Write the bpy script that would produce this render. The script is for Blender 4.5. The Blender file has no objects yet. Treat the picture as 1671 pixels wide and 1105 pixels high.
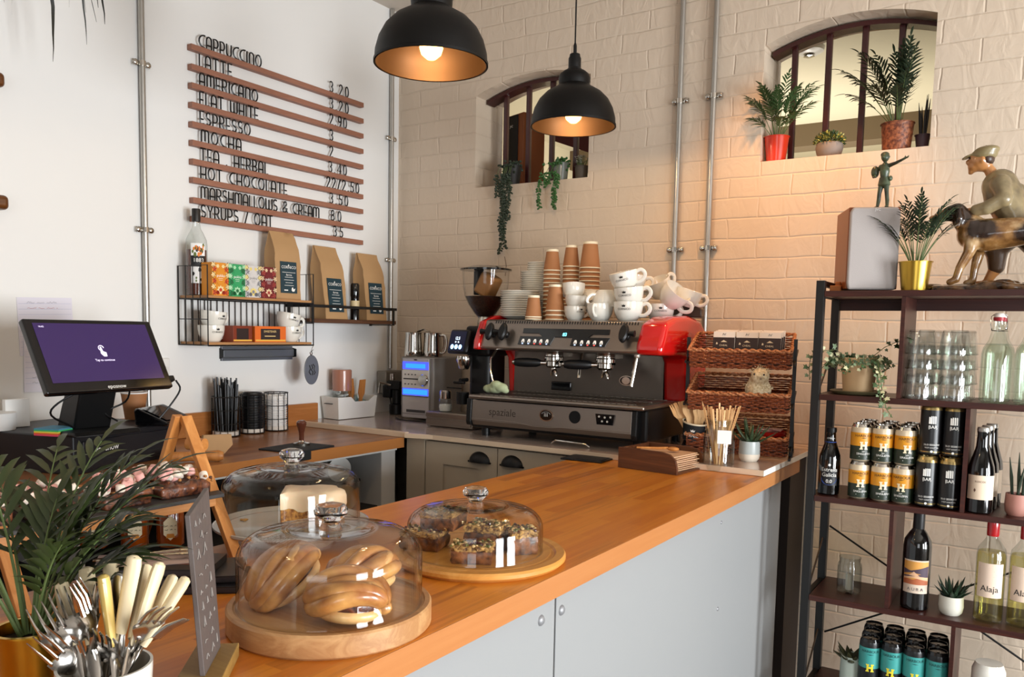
import bpy, math, random
from mathutils import Vector, Matrix, noise
PI = math.pi
S = bpy.context.scene
COL = S.collection
R = random.Random(11)

# ---------------------------------------------------------------- camera, world, light, exposure
cam_d = bpy.data.cameras.new('camera'); cam = bpy.data.objects.new('camera', cam_d); COL.objects.link(cam)
_right = Vector((0.83811807, 0.54514765, 0.01929109))
_down = Vector((0.06313883, -0.0618221, -0.99608811))
_fwd = Vector((-0.54182247, 0.83605746, -0.0862342))
_m = Matrix((( _right.x, -_down.x, -_fwd.x, 0), (_right.y, -_down.y, -_fwd.y, 0), (_right.z, -_down.z, -_fwd.z, 1.31), (0, 0, 0, 1)))
cam.matrix_world = _m
cam_d.sensor_fit = 'HORIZONTAL'; cam_d.sensor_width = 36.0
cam_d.lens = 36.0 * 1349.68 / 1671.0
cam_d.shift_y = (656.70 - 552.5) / 1671.0
cam_d.clip_start = 0.02
S.camera = cam
S.view_settings.view_transform = 'Standard'
S.view_settings.look = 'None'
S.view_settings.gamma = 1.0
S.view_settings.use_curve_mapping = False
S.view_settings.exposure = 0.80
S.cycles.transparent_max_bounces = 32
S.cycles.max_bounces = 8
S.cycles.caustics_reflective = False
S.cycles.caustics_refractive = False
S.cycles.sample_clamp_indirect = 4.0

world = bpy.data.worlds.new('world'); S.world = world; world.use_nodes = True
world.node_tree.nodes['Background'].inputs[0].default_value = (1.0, 0.90, 0.80, 1)
world.node_tree.nodes['Background'].inputs[1].default_value = 0.10

def lamp(name, kind, loc, energy, color, size=0.1, size_y=None, target=None, spot=None, blend=0.6):
    l = bpy.data.lights.new(name, kind); l.energy = energy; l.color = color
    if kind == 'AREA':
        l.shape = 'RECTANGLE' if size_y else 'SQUARE'; l.size = size
        if size_y: l.size_y = size_y
    else:
        l.shadow_soft_size = size
    if kind == 'SPOT':
        l.spot_size = spot; l.spot_blend = blend
    o = bpy.data.objects.new(name, l); COL.objects.link(o); o.location = loc
    if target is not None:
        o.rotation_euler = (Vector(target) - Vector(loc)).to_track_quat('-Z', 'Y').to_euler()
    return o
# daylight through the tall shop windows on the right and behind the camera
DAY = (0.92, 0.965, 1.0)
for yy, ww in ((0.30, 58), (1.70, 90)):
    lamp('window_daylight', 'AREA', (2.9, yy, 1.02), ww, DAY, 0.9, 1.35, target=(-1.6, yy - 0.15, 0.55))
lamp('window_daylight', 'AREA', (0.9, -2.3, 1.3), 16, DAY, 1.5, 1.5, target=(-1.6, 2.0, 1.0))
# warm wall washer on the ceiling over the bar end
lamp('ceiling_spot', 'SPOT', (-0.75, 2.55, 2.75), 40, (1.0, 0.46, 0.14), 0.06, target=(-0.85, 3.15, 1.35), spot=1.15, blend=1.0)
lamp('back_room_fill', 'AREA', (-0.9, 6.0, 1.4), 19, (1.0, 0.95, 0.84), 1.6, 1.2, target=(-0.9, 7.0, 4.0))  # unseen area lamps added to brighten the room behind the openings
lamp('back_room_fill', 'AREA', (-1.6, 5.6, 1.2), 30, (1.0, 0.95, 0.88), 0.8, 0.8, target=(-3.6, 5.8, 2.5))

# ---------------------------------------------------------------- materials
def lin(c):
    if isinstance(c, str):
        c = tuple(int(c[i:i + 2], 16) / 255 for i in (0, 2, 4))
    return tuple((x / 12.92 if x <= 0.04045 else ((x + 0.055) / 1.055) ** 2.4) for x in c)
def nt(name):
    m = bpy.data.materials.new(name); m.use_nodes = True
    t = m.node_tree; b = t.nodes['Principled BSDF']
    return m, t, b
def P(name, col, rough=0.5, metal=0.0, bump=0.0, bscale=200, var=0.0, vscale=8, emit=0.0, coat=0.0, spec=None, sss=0.0, stretch=None, trans=0.0):
    m, t, b = nt(name); c = lin(col)
    b.inputs['Base Color'].default_value = (*c, 1); b.inputs['Roughness'].default_value = rough
    b.inputs['Metallic'].default_value = metal
    if coat: b.inputs['Coat Weight'].default_value = coat; b.inputs['Coat Roughness'].default_value = 0.08
    if spec is not None: b.inputs['Specular IOR Level'].default_value = spec
    if emit:
        b.inputs['Emission Color'].default_value = (*c, 1); b.inputs['Emission Strength'].default_value = emit
    if sss:
        b.inputs['Subsurface Weight'].default_value = sss; b.inputs['Subsurface Scale'].default_value = 0.01
    if var or bump:
        tc = t.nodes.new('ShaderNodeTexCoord'); mp = t.nodes.new('ShaderNodeMapping')
        t.links.new(tc.outputs['Object'], mp.inputs[0])
        if stretch: mp.inputs['Scale'].default_value = stretch
    if var:
        n = t.nodes.new('ShaderNodeTexNoise'); n.inputs['Scale'].default_value = vscale; n.inputs['Detail'].default_value = 5
        t.links.new(mp.outputs[0], n.inputs[0])
        mx = t.nodes.new('ShaderNodeMix'); mx.data_type = 'RGBA'
        mx.inputs[6].default_value = (*[x * (1 - var) for x in c], 1); mx.inputs[7].default_value = (*[min(1, x * (1 + var)) for x in c], 1)
        t.links.new(n.outputs[0], mx.inputs[0]); t.links.new(mx.outputs[2], b.inputs['Base Color'])
    if bump:
        n2 = t.nodes.new('ShaderNodeTexNoise'); n2.inputs['Scale'].default_value = bscale; n2.inputs['Detail'].default_value = 3
        t.links.new(mp.outputs[0], n2.inputs[0])
        bp = t.nodes.new('ShaderNodeBump'); bp.inputs['Strength'].default_value = bump; bp.inputs['Distance'].default_value = 0.002
        t.links.new(n2.outputs[0], bp.inputs['Height']); t.links.new(bp.outputs[0], b.inputs['Normal'])
    return m
def thin_glass(name, tint, edge=1.0, base=0.035, edgecol=(0.25, 0.27, 0.27), rough=0.0):
    # window-pane style glass: clear with a reflective edge, lets light through
    m, t, b = nt(name); t.nodes.remove(b); out = t.nodes['Material Output']
    lw = t.nodes.new('ShaderNodeLayerWeight'); lw.inputs[0].default_value = 0.5
    pw = t.nodes.new('ShaderNodeMath'); pw.operation = 'POWER'; pw.inputs[1].default_value = 4.5
    t.links.new(lw.outputs['Facing'], pw.inputs[0])
    ml = t.nodes.new('ShaderNodeMath'); ml.operation = 'MULTIPLY_ADD'; ml.inputs[1].default_value = 0.85 * edge; ml.inputs[2].default_value = base
    t.links.new(pw.outputs[0], ml.inputs[0])
    mx = t.nodes.new('ShaderNodeMix'); mx.data_type = 'RGBA'
    pw2 = t.nodes.new('ShaderNodeMath'); pw2.operation = 'POWER'; pw2.inputs[1].default_value = 7.0
    t.links.new(lw.outputs['Facing'], pw2.inputs[0]); t.links.new(pw2.outputs[0], mx.inputs[0])
    mx.inputs[6].default_value = (*tint, 1); mx.inputs[7].default_value = (*edgecol, 1)
    tr = t.nodes.new('ShaderNodeBsdfTransparent'); gl = t.nodes.new('ShaderNodeBsdfGlossy'); gl.inputs['Roughness'].default_value = 0.02 + rough
    t.links.new(mx.outputs[2], tr.inputs[0])
    ms = t.nodes.new('ShaderNodeMixShader')
    t.links.new(ml.outputs[0], ms.inputs[0]); t.links.new(tr.outputs[0], ms.inputs[1]); t.links.new(gl.outputs[0], ms.inputs[2])
    t.links.new(ms.outputs[0], out.inputs[0])
    return m
def ramp(t, stops):
    r = t.nodes.new('ShaderNodeValToRGB'); e = r.color_ramp.elements
    while len(e) < len(stops): e.new(0.5)
    for i, (p, c) in enumerate(stops):
        e[i].position = p; e[i].color = (*lin(c), 1)
    return r
def wood(name, c1, c2, rough=0.4, along='x', scale=1.0, ring=22, coat=0.0):
    # grain running along one axis
    m, t, b = nt(name)
    tc = t.nodes.new('ShaderNodeTexCoord'); mp = t.nodes.new('ShaderNodeMapping')
    st = {'x': (1.5, 22, 22), 'y': (22, 1.5, 22), 'z': (22, 22, 1.5)}[along]
    mp.inputs['Scale'].default_value = tuple(s * scale for s in st)
    t.links.new(tc.outputs['Object'], mp.inputs[0])
    n = t.nodes.new('ShaderNodeTexNoise'); n.inputs['Scale'].default_value = 1.6; n.inputs['Detail'].default_value = 7; n.inputs['Roughness'].default_value = 0.62; n.inputs['Distortion'].default_value = 0.7
    t.links.new(mp.outputs[0], n.inputs[0])
    r = ramp(t, [(0.3, c1), (0.5, c2), (0.72, c1)])
    t.links.new(n.outputs[0], r.inputs[0]); t.links.new(r.outputs[0], b.inputs['Base Color'])
    b.inputs['Roughness'].default_value = rough
    if coat: b.inputs['Coat Weight'].default_value = coat; b.inputs['Coat Roughness'].default_value = 0.12
    bp = t.nodes.new('ShaderNodeBump'); bp.inputs['Strength'].default_value = 0.15; bp.inputs['Distance'].default_value = 0.001
    t.links.new(n.outputs[0], bp.inputs['Height']); t.links.new(bp.outputs[0], b.inputs['Normal'])
    return m
def butcher(name, cols, rough=0.32, sw=0.042, sl=0.42, along='y'):
    # oiled solid-wood worktop of glued staves
    m, t, b = nt(name)
    tc = t.nodes.new('ShaderNodeTexCoord'); sp = t.nodes.new('ShaderNodeSeparateXYZ'); t.links.new(tc.outputs['Object'], sp.inputs[0])
    ad = t.nodes.new('ShaderNodeMath'); ad.operation = 'ADD'
    cb = t.nodes.new('ShaderNodeCombineXYZ')
    a, o = ('Y', 'X') if along == 'y' else ('X', 'Y')
    t.links.new(sp.outputs[o], ad.inputs[0]); t.links.new(sp.outputs['Z'], ad.inputs[1])
    t.links.new(sp.outputs[a], cb.inputs[0]); t.links.new(ad.outputs[0], cb.inputs[1])
    bt = t.nodes.new('ShaderNodeTexBrick'); t.links.new(cb.outputs[0], bt.inputs[0])
    bt.inputs['Scale'].default_value = 1.0; bt.inputs['Brick Width'].default_value = sl; bt.inputs['Row Height'].default_value = sw
    bt.inputs['Mortar Size'].default_value = 0.0006; bt.inputs['Mortar Smooth'].default_value = 0.3
    bt.offset = 0.37; bt.inputs['Color1'].default_value = (0, 0, 0, 1); bt.inputs['Color2'].default_value = (1, 1, 1, 1); bt.inputs['Mortar'].default_value = (0.2, 0.2, 0.2, 1)
    mp = t.nodes.new('ShaderNodeMapping'); t.links.new(cb.outputs[0], mp.inputs[0]); mp.inputs['Scale'].default_value = (3, 60, 1)
    n = t.nodes.new('ShaderNodeTexNoise'); n.inputs['Scale'].default_value = 1.0; n.inputs['Detail'].default_value = 6; n.inputs['Roughness'].default_value = 0.6
    t.links.new(mp.outputs[0], n.inputs[0])
    ml = t.nodes.new('ShaderNodeMath'); ml.operation = 'MULTIPLY'; ml.inputs[1].default_value = 0.55; t.links.new(n.outputs[0], ml.inputs[0])
    m2 = t.nodes.new('ShaderNodeMath'); m2.operation = 'MULTIPLY_ADD'; m2.inputs[1].default_value = 0.5; t.links.new(bt.outputs[0], m2.inputs[0]); t.links.new(ml.outputs[0], m2.inputs[2])
    r = ramp(t, cols); t.links.new(m2.outputs[0], r.inputs[0]); t.links.new(r.outputs[0], b.inputs['Base Color'])
    b.inputs['Roughness'].default_value = rough
    bp = t.nodes.new('ShaderNodeBump'); bp.inputs['Strength'].default_value = 0.08; bp.inputs['Distance'].default_value = 0.001
    t.links.new(n.outputs[0], bp.inputs['Height']); t.links.new(bp.outputs[0], b.inputs['Normal'])
    return m
def painted_brick(name, col, rough=0.55):
    m, t, b = nt(name); c = lin(col)
    tc = t.nodes.new('ShaderNodeTexCoord'); sp = t.nodes.new('ShaderNodeSeparateXYZ'); t.links.new(tc.outputs['Object'], sp.inputs[0])
    cb = t.nodes.new('ShaderNodeCombineXYZ'); t.links.new(sp.outputs['X'], cb.inputs[0]); t.links.new(sp.outputs['Z'], cb.inputs[1]); t.links.new(sp.outputs['Y'], cb.inputs[2])
    nd = t.nodes.new('ShaderNodeTexNoise'); nd.inputs['Scale'].default_value = 6; nd.inputs['Detail'].default_value = 3; t.links.new(cb.outputs[0], nd.inputs[0])
    vm = t.nodes.new('ShaderNodeVectorMath'); vm.operation = 'MULTIPLY_ADD'; vm.inputs[1].default_value = (0.03, 0.014, 0); t.links.new(nd.outputs[1], vm.inputs[0]); t.links.new(cb.outputs[0], vm.inputs[2])
    bt = t.nodes.new('ShaderNodeTexBrick'); t.links.new(vm.outputs[0], bt.inputs[0])
    bt.inputs['Scale'].default_value = 1.0; bt.inputs['Brick Width'].default_value = 0.235; bt.inputs['Row Height'].default_value = 0.0765
    bt.inputs['Mortar Size'].default_value = 0.005; bt.inputs['Mortar Smooth'].default_value = 0.9
    n = t.nodes.new('ShaderNodeTexNoise'); n.inputs['Scale'].default_value = 11; n.inputs['Detail'].default_value = 4; n.inputs['Distortion'].default_value = 1.6
    mp = t.nodes.new('ShaderNodeMapping'); mp.inputs['Scale'].default_value = (1.6, 0.7, 1.2); t.links.new(cb.outputs[0], mp.inputs[0]); t.links.new(mp.outputs[0], n.inputs[0])
    n3 = t.nodes.new('ShaderNodeTexNoise'); n3.inputs['Scale'].default_value = 2.2; t.links.new(cb.outputs[0], n3.inputs[0])
    am = t.nodes.new('ShaderNodeMath'); am.operation = 'MULTIPLY'; t.links.new(bt.outputs['Fac'], am.inputs[0]); t.links.new(n3.outputs[0], am.inputs[1])
    hh = t.nodes.new('ShaderNodeMath'); hh.operation = 'MULTIPLY_ADD'; hh.inputs[1].default_value = -1.1; t.links.new(am.outputs[0], hh.inputs[0]); t.links.new(n.outputs[0], hh.inputs[2])
    bp = t.nodes.new('ShaderNodeBump'); bp.inputs['Strength'].default_value = 0.55; bp.inputs['Distance'].default_value = 0.006
    t.links.new(hh.outputs[0], bp.inputs['Height']); t.links.new(bp.outputs[0], b.inputs['Normal'])
    b.inputs['Base Color'].default_value = (*c, 1); b.inputs['Roughness'].default_value = rough
    return m
def two_tone(name, c1, c2, scale=60, rough=0.7, bump=0.4, thr=0.5, detail=6, soft=0.12, coat=0.0, stretch=None):
    m, t, b = nt(name)
    tc = t.nodes.new('ShaderNodeTexCoord'); mp = t.nodes.new('ShaderNodeMapping'); t.links.new(tc.outputs['Object'], mp.inputs[0])
    if stretch: mp.inputs['Scale'].default_value = stretch
    n = t.nodes.new('ShaderNodeTexNoise'); n.inputs['Scale'].default_value = scale; n.inputs['Detail'].default_value = detail
    t.links.new(mp.outputs[0], n.inputs[0])
    r = ramp(t, [(thr - soft, c1), (thr + soft, c2)]); t.links.new(n.outputs[0], r.inputs[0]); t.links.new(r.outputs[0], b.inputs['Base Color'])
    b.inputs['Roughness'].default_value = rough
    if coat: b.inputs['Coat Weight'].default_value = coat
    bp = t.nodes.new('ShaderNodeBump'); bp.inputs['Strength'].default_value = bump; bp.inputs['Distance'].default_value = 0.003
    t.links.new(n.outputs[0], bp.inputs['Height']); t.links.new(bp.outputs[0], b.inputs['Normal'])
    return m

BLACK = P('matt black metal', '0c0b0a', 0.5, 0.0)
BLACKP = P('black plastic', '0b0b0c', 0.42, spec=.35)
GLOSSB = P('gloss black', '08080a', 0.12, coat=0.4)
RUBBER = P('black rubber mat', '141315', 0.7)
STEEL = P('polished steel', 'c9c4bc', 0.13, 1.0)
BRUSH = P('brushed steel', 'a39b92', 0.30, 1.0, var=0.06, vscale=30, stretch=(1, 1, 30))
GALV = P('galvanised conduit', 'b9b6b0', 0.32, 0.9, var=0.1, vscale=20)
WHITE = P('white paint', 'e6e3dc', 0.5)
WHITEP = P('white plastic', 'e2dfd8', 0.35)
CERAM = P('white glazed china', 'e9e5da', 0.12, coat=0.5)
CREAMC = P('cream glaze', 'd9c9a8', 0.3)
PAPER = P('white paper', 'ecebe8', 0.8)
KRAFT = P('kraft paper', 'b08a5e', 0.75, bump=0.1, bscale=90, var=0.07, vscale=12)
BROWNCUP = P('brown ripple paper', 'a56f45', 0.7, var=0.06, vscale=20)
RIMC = P('cream cup rim', 'efe2c4', 0.6)
TEAL = P('dark teal label', '16323b', 0.6)
INK = P('black ink', '141414', 0.6)
INKW = P('white ink', 'f2efe8', 0.6)
GLASS = thin_glass('clear glass', (0.97, 0.975, 0.97))
GLASSD = thin_glass('dome glass', (0.975, 0.98, 0.975), edge=1.0, base=0.03, edgecol=(0.45, 0.46, 0.45))
GLASSK = thin_glass('thick clear glass', (0.90, 0.92, 0.91), edge=1.0, base=0.07, edgecol=(0.2, 0.21, 0.21))
GREENGL = thin_glass('green tinted glass', (0.94, 0.97, 0.95), edge=0.9, base=0.06, edgecol=(0.25, 0.36, 0.31))
REALGL = P('pressed clear glass', 'ffffff', 0.0); REALGL.node_tree.nodes['Principled BSDF'].inputs['Transmission Weight'].default_value = 1.0
DARKGL = P('near black bottle glass', '070606', 0.08, coat=0.6)
LEAF = P('palm leaf green', '2b3713', 0.5, var=0.3, vscale=6)
LEAF2 = P('mid leaf green', '37502a', 0.5, var=0.35, vscale=14)
LEAFD = P('dark leaf green', '1d2b18', 0.55, var=0.3, vscale=10)
LEAFV = P('variegated ivy leaf', '6f8160', 0.55, var=0.5, vscale=70)
STEMM = P('green stem', '5a6b3a', 0.6)
SOIL = P('dark soil', '22150e', 0.95, bump=0.6, bscale=120)
BRASS = P('brushed gold metal', 'c19a35', 0.28, 1.0, var=0.06, vscale=40)
PINE = wood('oiled pine', 'c98a4b', 'b06f33', 0.45, 'z')
PINEX = wood('oiled pine lengthwise', 'c98a4b', 'b47538', 0.45, 'y')
WALNUT = wood('reddish walnut board', '4a1f14', '33120b', 0.4, 'x')
SLATE = P('dark slate', '2b2826', 0.55, bump=0.5, bscale=60, var=0.2, vscale=15)
SLATEG = P('grey slate', '5a504c', 0.5, bump=0.4, bscale=60, var=0.15, vscale=15)

# ---------------------------------------------------------------- mesh builder
class G:
    def __init__(s, M=None):
        s.v = []; s.f = []; s.m = []; s.M = M or Matrix()
    def add(s, vs, fs, m=0):
        b = len(s.v); M = s.M
        s.v += [tuple(M @ Vector(v)) for v in vs]
        s.f += [tuple(i + b for i in f) for f in fs]; s.m += [m] * len(fs)
    def box(s, x0, y0, z0, x1, y1, z1, m=0):
        s.add([(x0, y0, z0), (x1, y0, z0), (x1, y1, z0), (x0, y1, z0), (x0, y0, z1), (x1, y0, z1), (x1, y1, z1), (x0, y1, z1)],
              [(0, 3, 2, 1), (4, 5, 6, 7), (0, 1, 5, 4), (1, 2, 6, 5), (2, 3, 7, 6), (3, 0, 4, 7)], m)
    def cb(s, c, d, m=0):
        s.box(c[0] - d[0] / 2, c[1] - d[1] / 2, c[2] - d[2] / 2, c[0] + d[0] / 2, c[1] + d[1] / 2, c[2] + d[2] / 2, m)
    def bar(s, a, b, w, t, m=0, up=(0, 0, 1)):
        # square bar from a to b, width w (sideways) and thickness t
        a = Vector(a); b = Vector(b); d = (b - a).normalized(); u = Vector(up)
        if abs(d.dot(u)) > 0.95: u = Vector((1, 0, 0))
        r = d.cross(u).normalized() * w / 2; u = r.cross(d).normalized() * t / 2
        vs = [a - r - u, a + r - u, a + r + u, a - r + u, b - r - u, b + r - u, b + r + u, b - r + u]
        s.add(vs, [(3, 2, 1, 0), (4, 5, 6, 7), (0, 1, 5, 4), (1, 2, 6, 5), (2, 3, 7, 6), (3, 0, 4, 7)], m)
    def lathe(s, prof, c=(0, 0, 0), n=28, m=0, a0=0, a1=2 * PI, sx=1, sy=1):
        full = abs(a1 - a0 - 2 * PI) < 1e-6; k = n if full else n + 1
        vs = []; fs = []; idx = []
        for r, z in prof:
            if r < 1e-6:
                idx.append([len(vs)] * k); vs.append((c[0], c[1], c[2] + z))
            else:
                idx.append(list(range(len(vs), len(vs) + k)))
                for i in range(k):
                    a = a0 + (a1 - a0) * i / n
                    vs.append((c[0] + r * math.cos(a) * sx, c[1] + r * math.sin(a) * sy, c[2] + z))
        for j in range(len(prof) - 1):
            A, B = idx[j], idx[j + 1]
            for i in range(n):
                i2 = (i + 1) % k if full else i + 1
                q = [A[i], A[i2], B[i2], B[i]]; u = []
                for x in q:
                    if x not in u: u.append(x)
                if len(u) > 2: fs.append(tuple(u))
        s.add(vs, fs, m)
    def cyl(s, c, r, h, n=20, m=0, r2=None):
        r2 = r if r2 is None else r2
        s.lathe([(0, 0), (r, 0), (r2, h), (0, h)], c, n, m)
    def tube(s, pts, r, n=8, m=0, closed=False, cap=True, flat=1.0):
        pts = [Vector(p) for p in pts]; k = len(pts)
        rr = r if isinstance(r, (list, tuple)) else [r] * k
        vs = []; fs = []; prev = None
        for i, p in enumerate(pts):
            if closed: d = pts[(i + 1) % k] - pts[i - 1]
            else: d = pts[min(i + 1, k - 1)] - pts[max(i - 1, 0)]
            if d.length < 1e-9: d = Vector((0, 0, 1))
            d.normalize()
            if prev is None:
                u = Vector((0, 0, 1)) if abs(d.z) < 0.9 else Vector((1, 0, 0))
                a = d.cross(u).normalized()
            else:
                a = (prev - d * prev.dot(d))
                a = a.normalized() if a.length > 1e-6 else d.orthogonal().normalized()
            prev = a; b = d.cross(a)
            for j in range(n):
                t = 2 * PI * j / n
                vs.append(p + a * (rr[i] * math.cos(t)) + b * (rr[i] * flat * math.sin(t)))
        for i in range(k if closed else k - 1):
            i2 = (i + 1) % k
            for j in range(n):
                j2 = (j + 1) % n
                fs.append((i * n + j, i * n + j2, i2 * n + j2, i2 * n + j))
        if cap and not closed:
            fs.append(tuple(range(n - 1, -1, -1))); fs.append(tuple((k - 1) * n + j for j in range(n)))
        s.add(vs, fs, m)
    def prism(s, poly, o, u, v, w, m=0):
        # polygon (2d) in the plane o + a*u + b*v, extruded along w
        o = Vector(o); u = Vector(u); v = Vector(v); w = Vector(w); n = len(poly)
        vs = [o + u * a + v * b for a, b in poly]; vs += [x + w for x in vs]
        fs = [tuple(range(n - 1, -1, -1)), tuple(range(n, 2 * n))] + [(i, (i + 1) % n, n + (i + 1) % n, n + i) for i in range(n)]
        s.add(vs, fs, m)
    def ell(s, c, r, n=12, k=8, m=0, rot=None):
        if not isinstance(r, (list, tuple)): r = (r, r, r)
        vs = []; fs = []; c = Vector(c)
        for i in range(k + 1):
            ph = PI * i / k
            for j in range(n):
                t = 2 * PI * j / n
                p = Vector((r[0] * math.sin(ph) * math.cos(t), r[1] * math.sin(ph) * math.sin(t), r[2] * math.cos(ph)))
                if rot: p = rot @ p
                vs.append(c + p)
        top = 0; 
        for i in range(k):
            for j in range(n):
                j2 = (j + 1) % n
                a, b, cc, d = i * n + j, i * n + j2, (i + 1) * n + j2, (i + 1) * n + j
                if i == 0: fs.append((j * 0 + 0, d, cc))
                elif i == k - 1: fs.append((a, b, k * n)[::-1])
                else: fs.append((a, d, cc, b))
        s.add(vs, fs, m)
    def leaf(s, a, d, w, L, m=0, nrm=(0, 0, 1), droop=0.0, seg=4, fold=0.25, pw=0.8):
        # pointed leaf starting at a along d
        a = Vector(a); d = Vector(d).normalized(); nr = Vector(nrm); sd = d.cross(nr)
        if sd.length < 1e-4: sd = d.orthogonal()
        sd.normalize(); up = sd.cross(d).normalized(); vs = []; fs = []
        for i in range(seg + 1):
            t = i / seg; ww = w * (math.sin(PI * min(1, t ** pw * 0.96 + 0.04)) ** 0.8) / 2 if t < 1 else 0
            c = a + d * (L * t) - Vector((0, 0, 1)) * (droop * L * t * t)
            e = up * (ww * fold)
            vs += [c - sd * ww + e, c, c + sd * ww + e]
        for i in range(seg):
            b = i * 3
            fs += [(b, b + 1, b + 4, b + 3), (b + 1, b + 2, b + 5, b + 4)]
        s.add(vs, fs, m)
    def text(s, txt, o, u, v, size, m=0, align='C', lift=0.0, bold=False):
        # flat lettering in plane o,u,v
        o = Vector(o); u = Vector(u).normalized(); v = Vector(v).normalized(); n = u.cross(v).normalized() * lift
        vs, fs, w = txt_mesh(txt)
        off = {'C': -w / 2, 'L': 0, 'R': -w}[align]
        s.add([o + u * ((x + off) * size) + v * (y * size) + n for x, y in vs], fs, m)
    def ctext(s, txt, c, r, ang, z, size, m=0, sq=1.0):
        # lettering wrapped round a vertical cylinder, centred on angle ang
        vs, fs, w = txt_mesh(txt); out = []
        for x, y in vs:
            a = ang + (x - w / 2) * size * sq / r
            out.append((c[0] + r * math.cos(a), c[1] + r * math.sin(a), c[2] + z + y * size))
        s.add(out, fs, m)
    def scrib(s, o, u, v, w, h, seed, m=0, r=.0005, n=1.0):
        # an illegible run of handwriting
        rr = random.Random(seed); o = Vector(o); u = Vector(u).normalized(); v = Vector(v).normalized(); x = -w / 2
        while x < w / 2:
            L = min(w / 2 - x, rr.uniform(.15, .4) * w); k = max(4, int(L / h * 2.2 * n)); pts = [o + u * (x + L * i / k) + v * (h * rr.uniform(.0, 1.0) * (.55 if i % 2 else 1) * (1 if i % 3 else .3)) for i in range(k)]
            s.tube(pts, r, 4, m, cap=False); x += L + h * .8
    def cband(s, xs, lo, hi, c, r, ang, z, m=0):
        # band between two outlines wrapped round a cylinder
        def f(p, x):
            for (a, b), (c_, d) in zip(p, p[1:]):
                if a <= x <= c_: return b + (d - b) * (x - a) / max(1e-9, c_ - a)
            return p[-1][1]
        P3 = lambda x, y: (c[0] + r * math.cos(ang + x / r), c[1] + r * math.sin(ang + x / r), c[2] + z + y)
        X = [xs[0] + (xs[1] - xs[0]) * i / 16 for i in range(17)]
        for a, b in zip(X, X[1:]): s.add([P3(a, f(lo, a)), P3(b, f(lo, b)), P3(b, f(hi, b)), P3(a, f(hi, a))], [(0, 1, 2, 3)], m)
    def cpatch(s, c, r, ang, wid, z0, z1, m=0, n=14, prof=None):
        # rectangular patch wrapped round a cylinder
        vs = []; fs = []; h = wid / r / 2
        for i in range(n + 1):
            a = ang - h + 2 * h * i / n
            vs += [(c[0] + r * math.cos(a), c[1] + r * math.sin(a), c[2] + z0), (c[0] + r * math.cos(a), c[1] + r * math.sin(a), c[2] + z1)]
        for i in range(n): fs.append((2 * i, 2 * i + 2, 2 * i + 3, 2 * i + 1))
        s.add(vs, fs, m)
    def cpoly(s, poly, c, r, ang, z, m=0):
        # small polygon wrapped round a cylinder
        s.add([(c[0] + r * math.cos(ang + a / r), c[1] + r * math.sin(ang + a / r), c[2] + z + b) for a, b in poly], [tuple(range(len(poly)))], m)
    def obj(s, name, mats, parent=None, smooth=35, bevel=0.0, loc=None, sub=0, remesh=0, bseg=2, seg_clamp=True):
        me = bpy.data.meshes.new(name); me.from_pydata(s.v, [], s.f)
        if not isinstance(mats, (list, tuple)): mats = [mats]
        for x in mats: me.materials.append(x)
        if len(mats) > 1: me.polygons.foreach_set('material_index', s.m)
        if smooth:
            me.polygons.foreach_set('use_smooth', [True] * len(me.polygons))
            me.set_sharp_from_angle(angle=math.radians(smooth))
        me.update()
        o = bpy.data.objects.new(name, me); COL.objects.link(o)
        if parent is not None: o.parent = parent
        if loc is not None: o.location = loc
        if remesh:
            r = o.modifiers.new('r', 'REMESH'); r.mode = 'VOXEL'; r.voxel_size = remesh; r.use_smooth_shade = True
            sm = o.modifiers.new('s', 'SMOOTH'); sm.factor = 0.5; sm.iterations = 3
        if bevel:
            b = o.modifiers.new('b', 'BEVEL'); b.width = bevel; b.segments = bseg; b.limit_method = 'ANGLE'; b.angle_limit = math.radians(40)
            b.harden_normals = False
        if sub:
            q = o.modifiers.new('q', 'SUBSURF'); q.levels = sub; q.render_levels = sub
        return o
def cr(pts, n=4):
    # smooth curve through points
    P_ = [Vector(p) for p in pts]; P_ = [P_[0] * 2 - P_[1]] + P_ + [P_[-1] * 2 - P_[-2]]; out = []
    for i in range(1, len(P_) - 2):
        a, b, c, d = P_[i - 1:i + 3]
        for k in range(n):
            t = k / n; out.append(.5 * ((2 * b) + (c - a) * t + (2 * a - 5 * b + 4 * c - d) * t * t + (3 * b - a - 3 * c + d) * t ** 3))
    return out + [P_[-2]]
_TX = {}
def txt_mesh(t):
    if t not in _TX:
        cu = bpy.data.curves.new('t', 'FONT'); cu.body = t; cu.size = 1.0; cu.resolution_u = 3
        o = bpy.data.objects.new('t', cu); COL.objects.link(o)
        dg = bpy.context.evaluated_depsgraph_get(); dg.update()
        me = bpy.data.meshes.new_from_object(o.evaluated_get(dg))
        vs = [(v.co.x, v.co.y) for v in me.vertices]; fs = [tuple(p.vertices) for p in me.polygons]
        w = max([x for x, y in vs] or [0])
        bpy.data.objects.remove(o); bpy.data.curves.remove(cu); bpy.data.meshes.remove(me)
        _TX[t] = (vs, fs, w)
    return _TX[t]
for _s in ('CORNICO', 'pukka', 'HARBOUR', 'SINGLEFIN', 'BAR', 'SILO SESSIONS', '1883', 'H'):
    txt_mesh(_s)

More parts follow.
